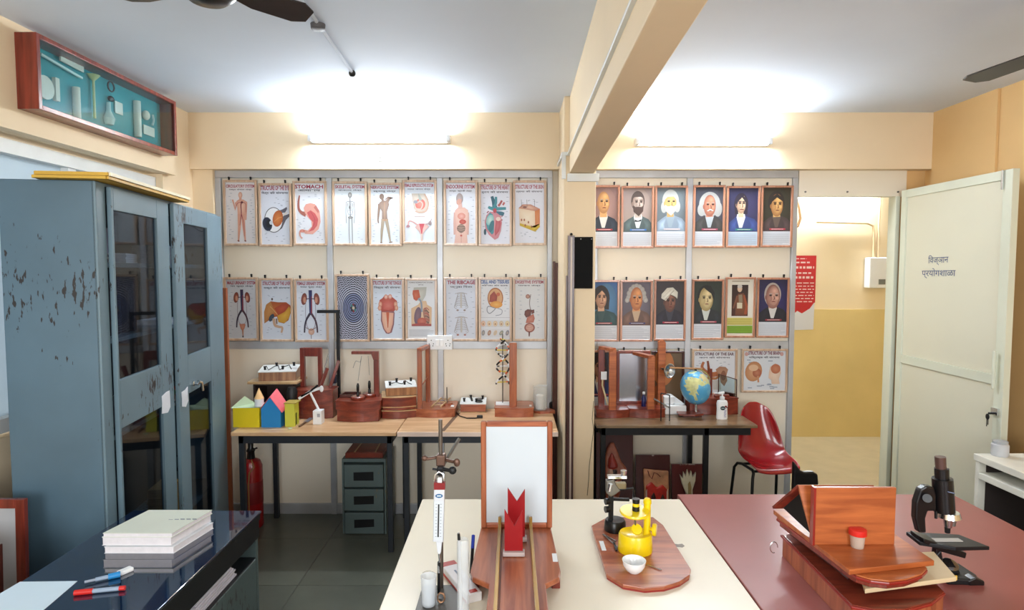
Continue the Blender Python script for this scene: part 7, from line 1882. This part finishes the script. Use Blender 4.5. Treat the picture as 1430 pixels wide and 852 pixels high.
# long boards running to the right behind the panel
def slab(a, b, th, xl, m, nm):
    a = Vector(a); b = Vector(b); n = (b-a).normalized().cross(Vector((1,0,0))).normalized()*th
    v = [a, b, b+n, a+n]; v2 = [p+Vector((xl,0,0)) for p in v]
    MB().add(v+v2, [(0,1,2,3),(7,6,5,4),(0,4,5,1),(1,5,6,2),(2,6,7,3),(3,7,4,0)]).build(nm, m, t, bevel=0.001)
slab(A_, Vector((C_.x-0.006, 0.02, 0.002)), 0.008, lg_-x0, teak_o, 'front_slope')
slab(A_, Vector((B_.x, ya+0.09, 0.055)), 0.008, lg_-x0-0.02, redwood, 'rear_slope')
MB().add([Vector((A_.x+0.02,ya+0.012,A_.z-0.012)), Vector((C_.x+0.012,0.032,0.006)), Vector((B_.x+0.03,ya+0.085,0.055))], [(0,1,2)]).build('dark_cavity_sheet', mat('black_cavity_shade', (14,12,12), 0.8), t, solid=0.002)  # black sheet across the open end, painting the dark of the cavity
# red-lidded sample pot
P = G(1197, 764, Z4); t = thing('sample_pot', 'small clear pot with red screw lid on the varnished board', 'pot', P); L = at(t)
w = unit(10.5, P.y); h = L(1197,737).z*0.93
MB().lathe([(w*0.78,0.0),(w*0.82,0.002),(w*0.98,h*0.72),(w*0.9,h*0.72),(w*0.72,0.004)], n=22).build('pot_wall', mat('clear_pot', (224,206,190), 0.12, alpha=0.5), t, True)
MB().lathe([(w*1.12,h*0.70),(w*1.14,h*0.72),(w*1.1,h),(w*0.9,h*1.04),(0,h*1.04)], n=22).build('lid', mat('pot_red', (212,44,36), 0.35), t, True)
# black compound microscope
P = G(1325, 806, TZ); t = thing('compound_microscope', 'black compound microscope with steel objective on the maroon table', 'microscope', P); L = at(t)
def pl_(pts, d0, d1, nm, m, bv=0.003): MB().prismy([(L(a,b).x, L(a,b).z) for a, b in pts], d0, d1).build(nm, m, t, bevel=bv)
MB().prism([(-0.035,-0.045),(0.05,-0.05),(0.065,-0.02),(0.065,0.05),(0.02,0.06),(-0.035,0.05)], 0, 0.018).build('horseshoe_base', black_iron, t, bevel=0.004)
pl_([(1336,806),(1357,806),(1357,800),(1345,795),(1334,800)], -0.05, -0.02, 'base_toe', black_pl)
pl_([(1302,775),(1311,765),(1314,783),(1336,794),(1338,800),(1325,802),(1316,792),(1303,785)], -0.012, 0.012, 'pillar', black_iron)
MB().lathe([(0.020,-0.003),(0.022,0.0),(0.018,0.003)], (0,0,0), 22, Matrix.Translation(L(1327,788,-0.015)) @ Matrix.Rotation(0.5, 4, 'X')).build('mirror', mat('dark_mirror', (110,104,104), 0.1, 0.9), t, True)
pl_([(1303,781),(1304,764),(1311,764),(1312,781)], -0.01, 0.01, 'stem', black_pl)
st = [L(1280,742,0.0), L(1362,759,0.0)]
pl_([(1280,746),(1280,752),(1303,764),(1338,774),(1340,766),(1300,752)], -0.03, 0.03, 'stage_bracket', black_pl)
M0 = L(1322,752,0.0)
MB().prism([(L(1281,742).x, 0.05),(L(1278,742).x,-0.02),(L(1316,742).x,-0.055),(L(1364,742).x,-0.05),(L(1350,742).x,0.03)], M0.z-0.012, M0.z-0.001).build('stage', black_iron, t, bevel=0.002)
MB().box(L(1300,750).x, L(1338,750).x, -0.02, 0.0, M0.z-0.001, M0.z+0.001).build('slide', mat('glass_slide', (180,176,172), 0.1), t)
arm = [(1280,742),(1275,722),(1276,700),(1282,682),(1290,677),(1301,679),(1304,690),(1304,712),(1292,712),(1289,722),(1290,742)]
pl_(arm, -0.012, 0.012, 'arm', black_pl, 0.004)
for y_ in (692,): MB().cyl(L(1295,y_+4,-0.024), L(1295,y_+4,0.024), 0.012, n=18).build('focus_knob', black_pl, t, True)
MB().cyl(L(1307,714,-0.016), L(1307,724,-0.016), 0.004, n=8).build('fine_screw', black_pl, t, True)
def vt(px, pyb, pyt, wpx, m, nm, w2=None):
    a, b = L(px[0], pyb), L(px[1], pyt)
    MB().cyl(a, b, unit(wpx, P.y), unit(w2 or wpx, P.y), n=24).build(nm, m, t, True)
vt((1318.5,1316), 714, 668, 13.5, black_pl, 'body_tube', 13)
vt((1315.5,1315), 668, 654, 9, black_pl, 'draw_tube')
vt((1314,1313), 655, 638, 6.8, mat('brown_eyepiece', (92,70,64), 0.3, 0.3), 'eyepiece', 7)
MB().bar(L(1324,687,-0.03), L(1333,689,-0.028), 0.004, 0.002).build('maker_plate', mat('pale_blue_plate', (120,140,180), 0.3), t)
vt((1325,1325), 722, 715, 15, chrome, 'nosepiece', 13)
vt((1324,1324), 736, 720, 5, chrome, 'objective', 7)
vt((1323,1323), 744, 736, 3.4, black_pl, 'objective_tip', 4)
vt((1330,1331), 734, 720, 4, steel, 'second_objective', 5)
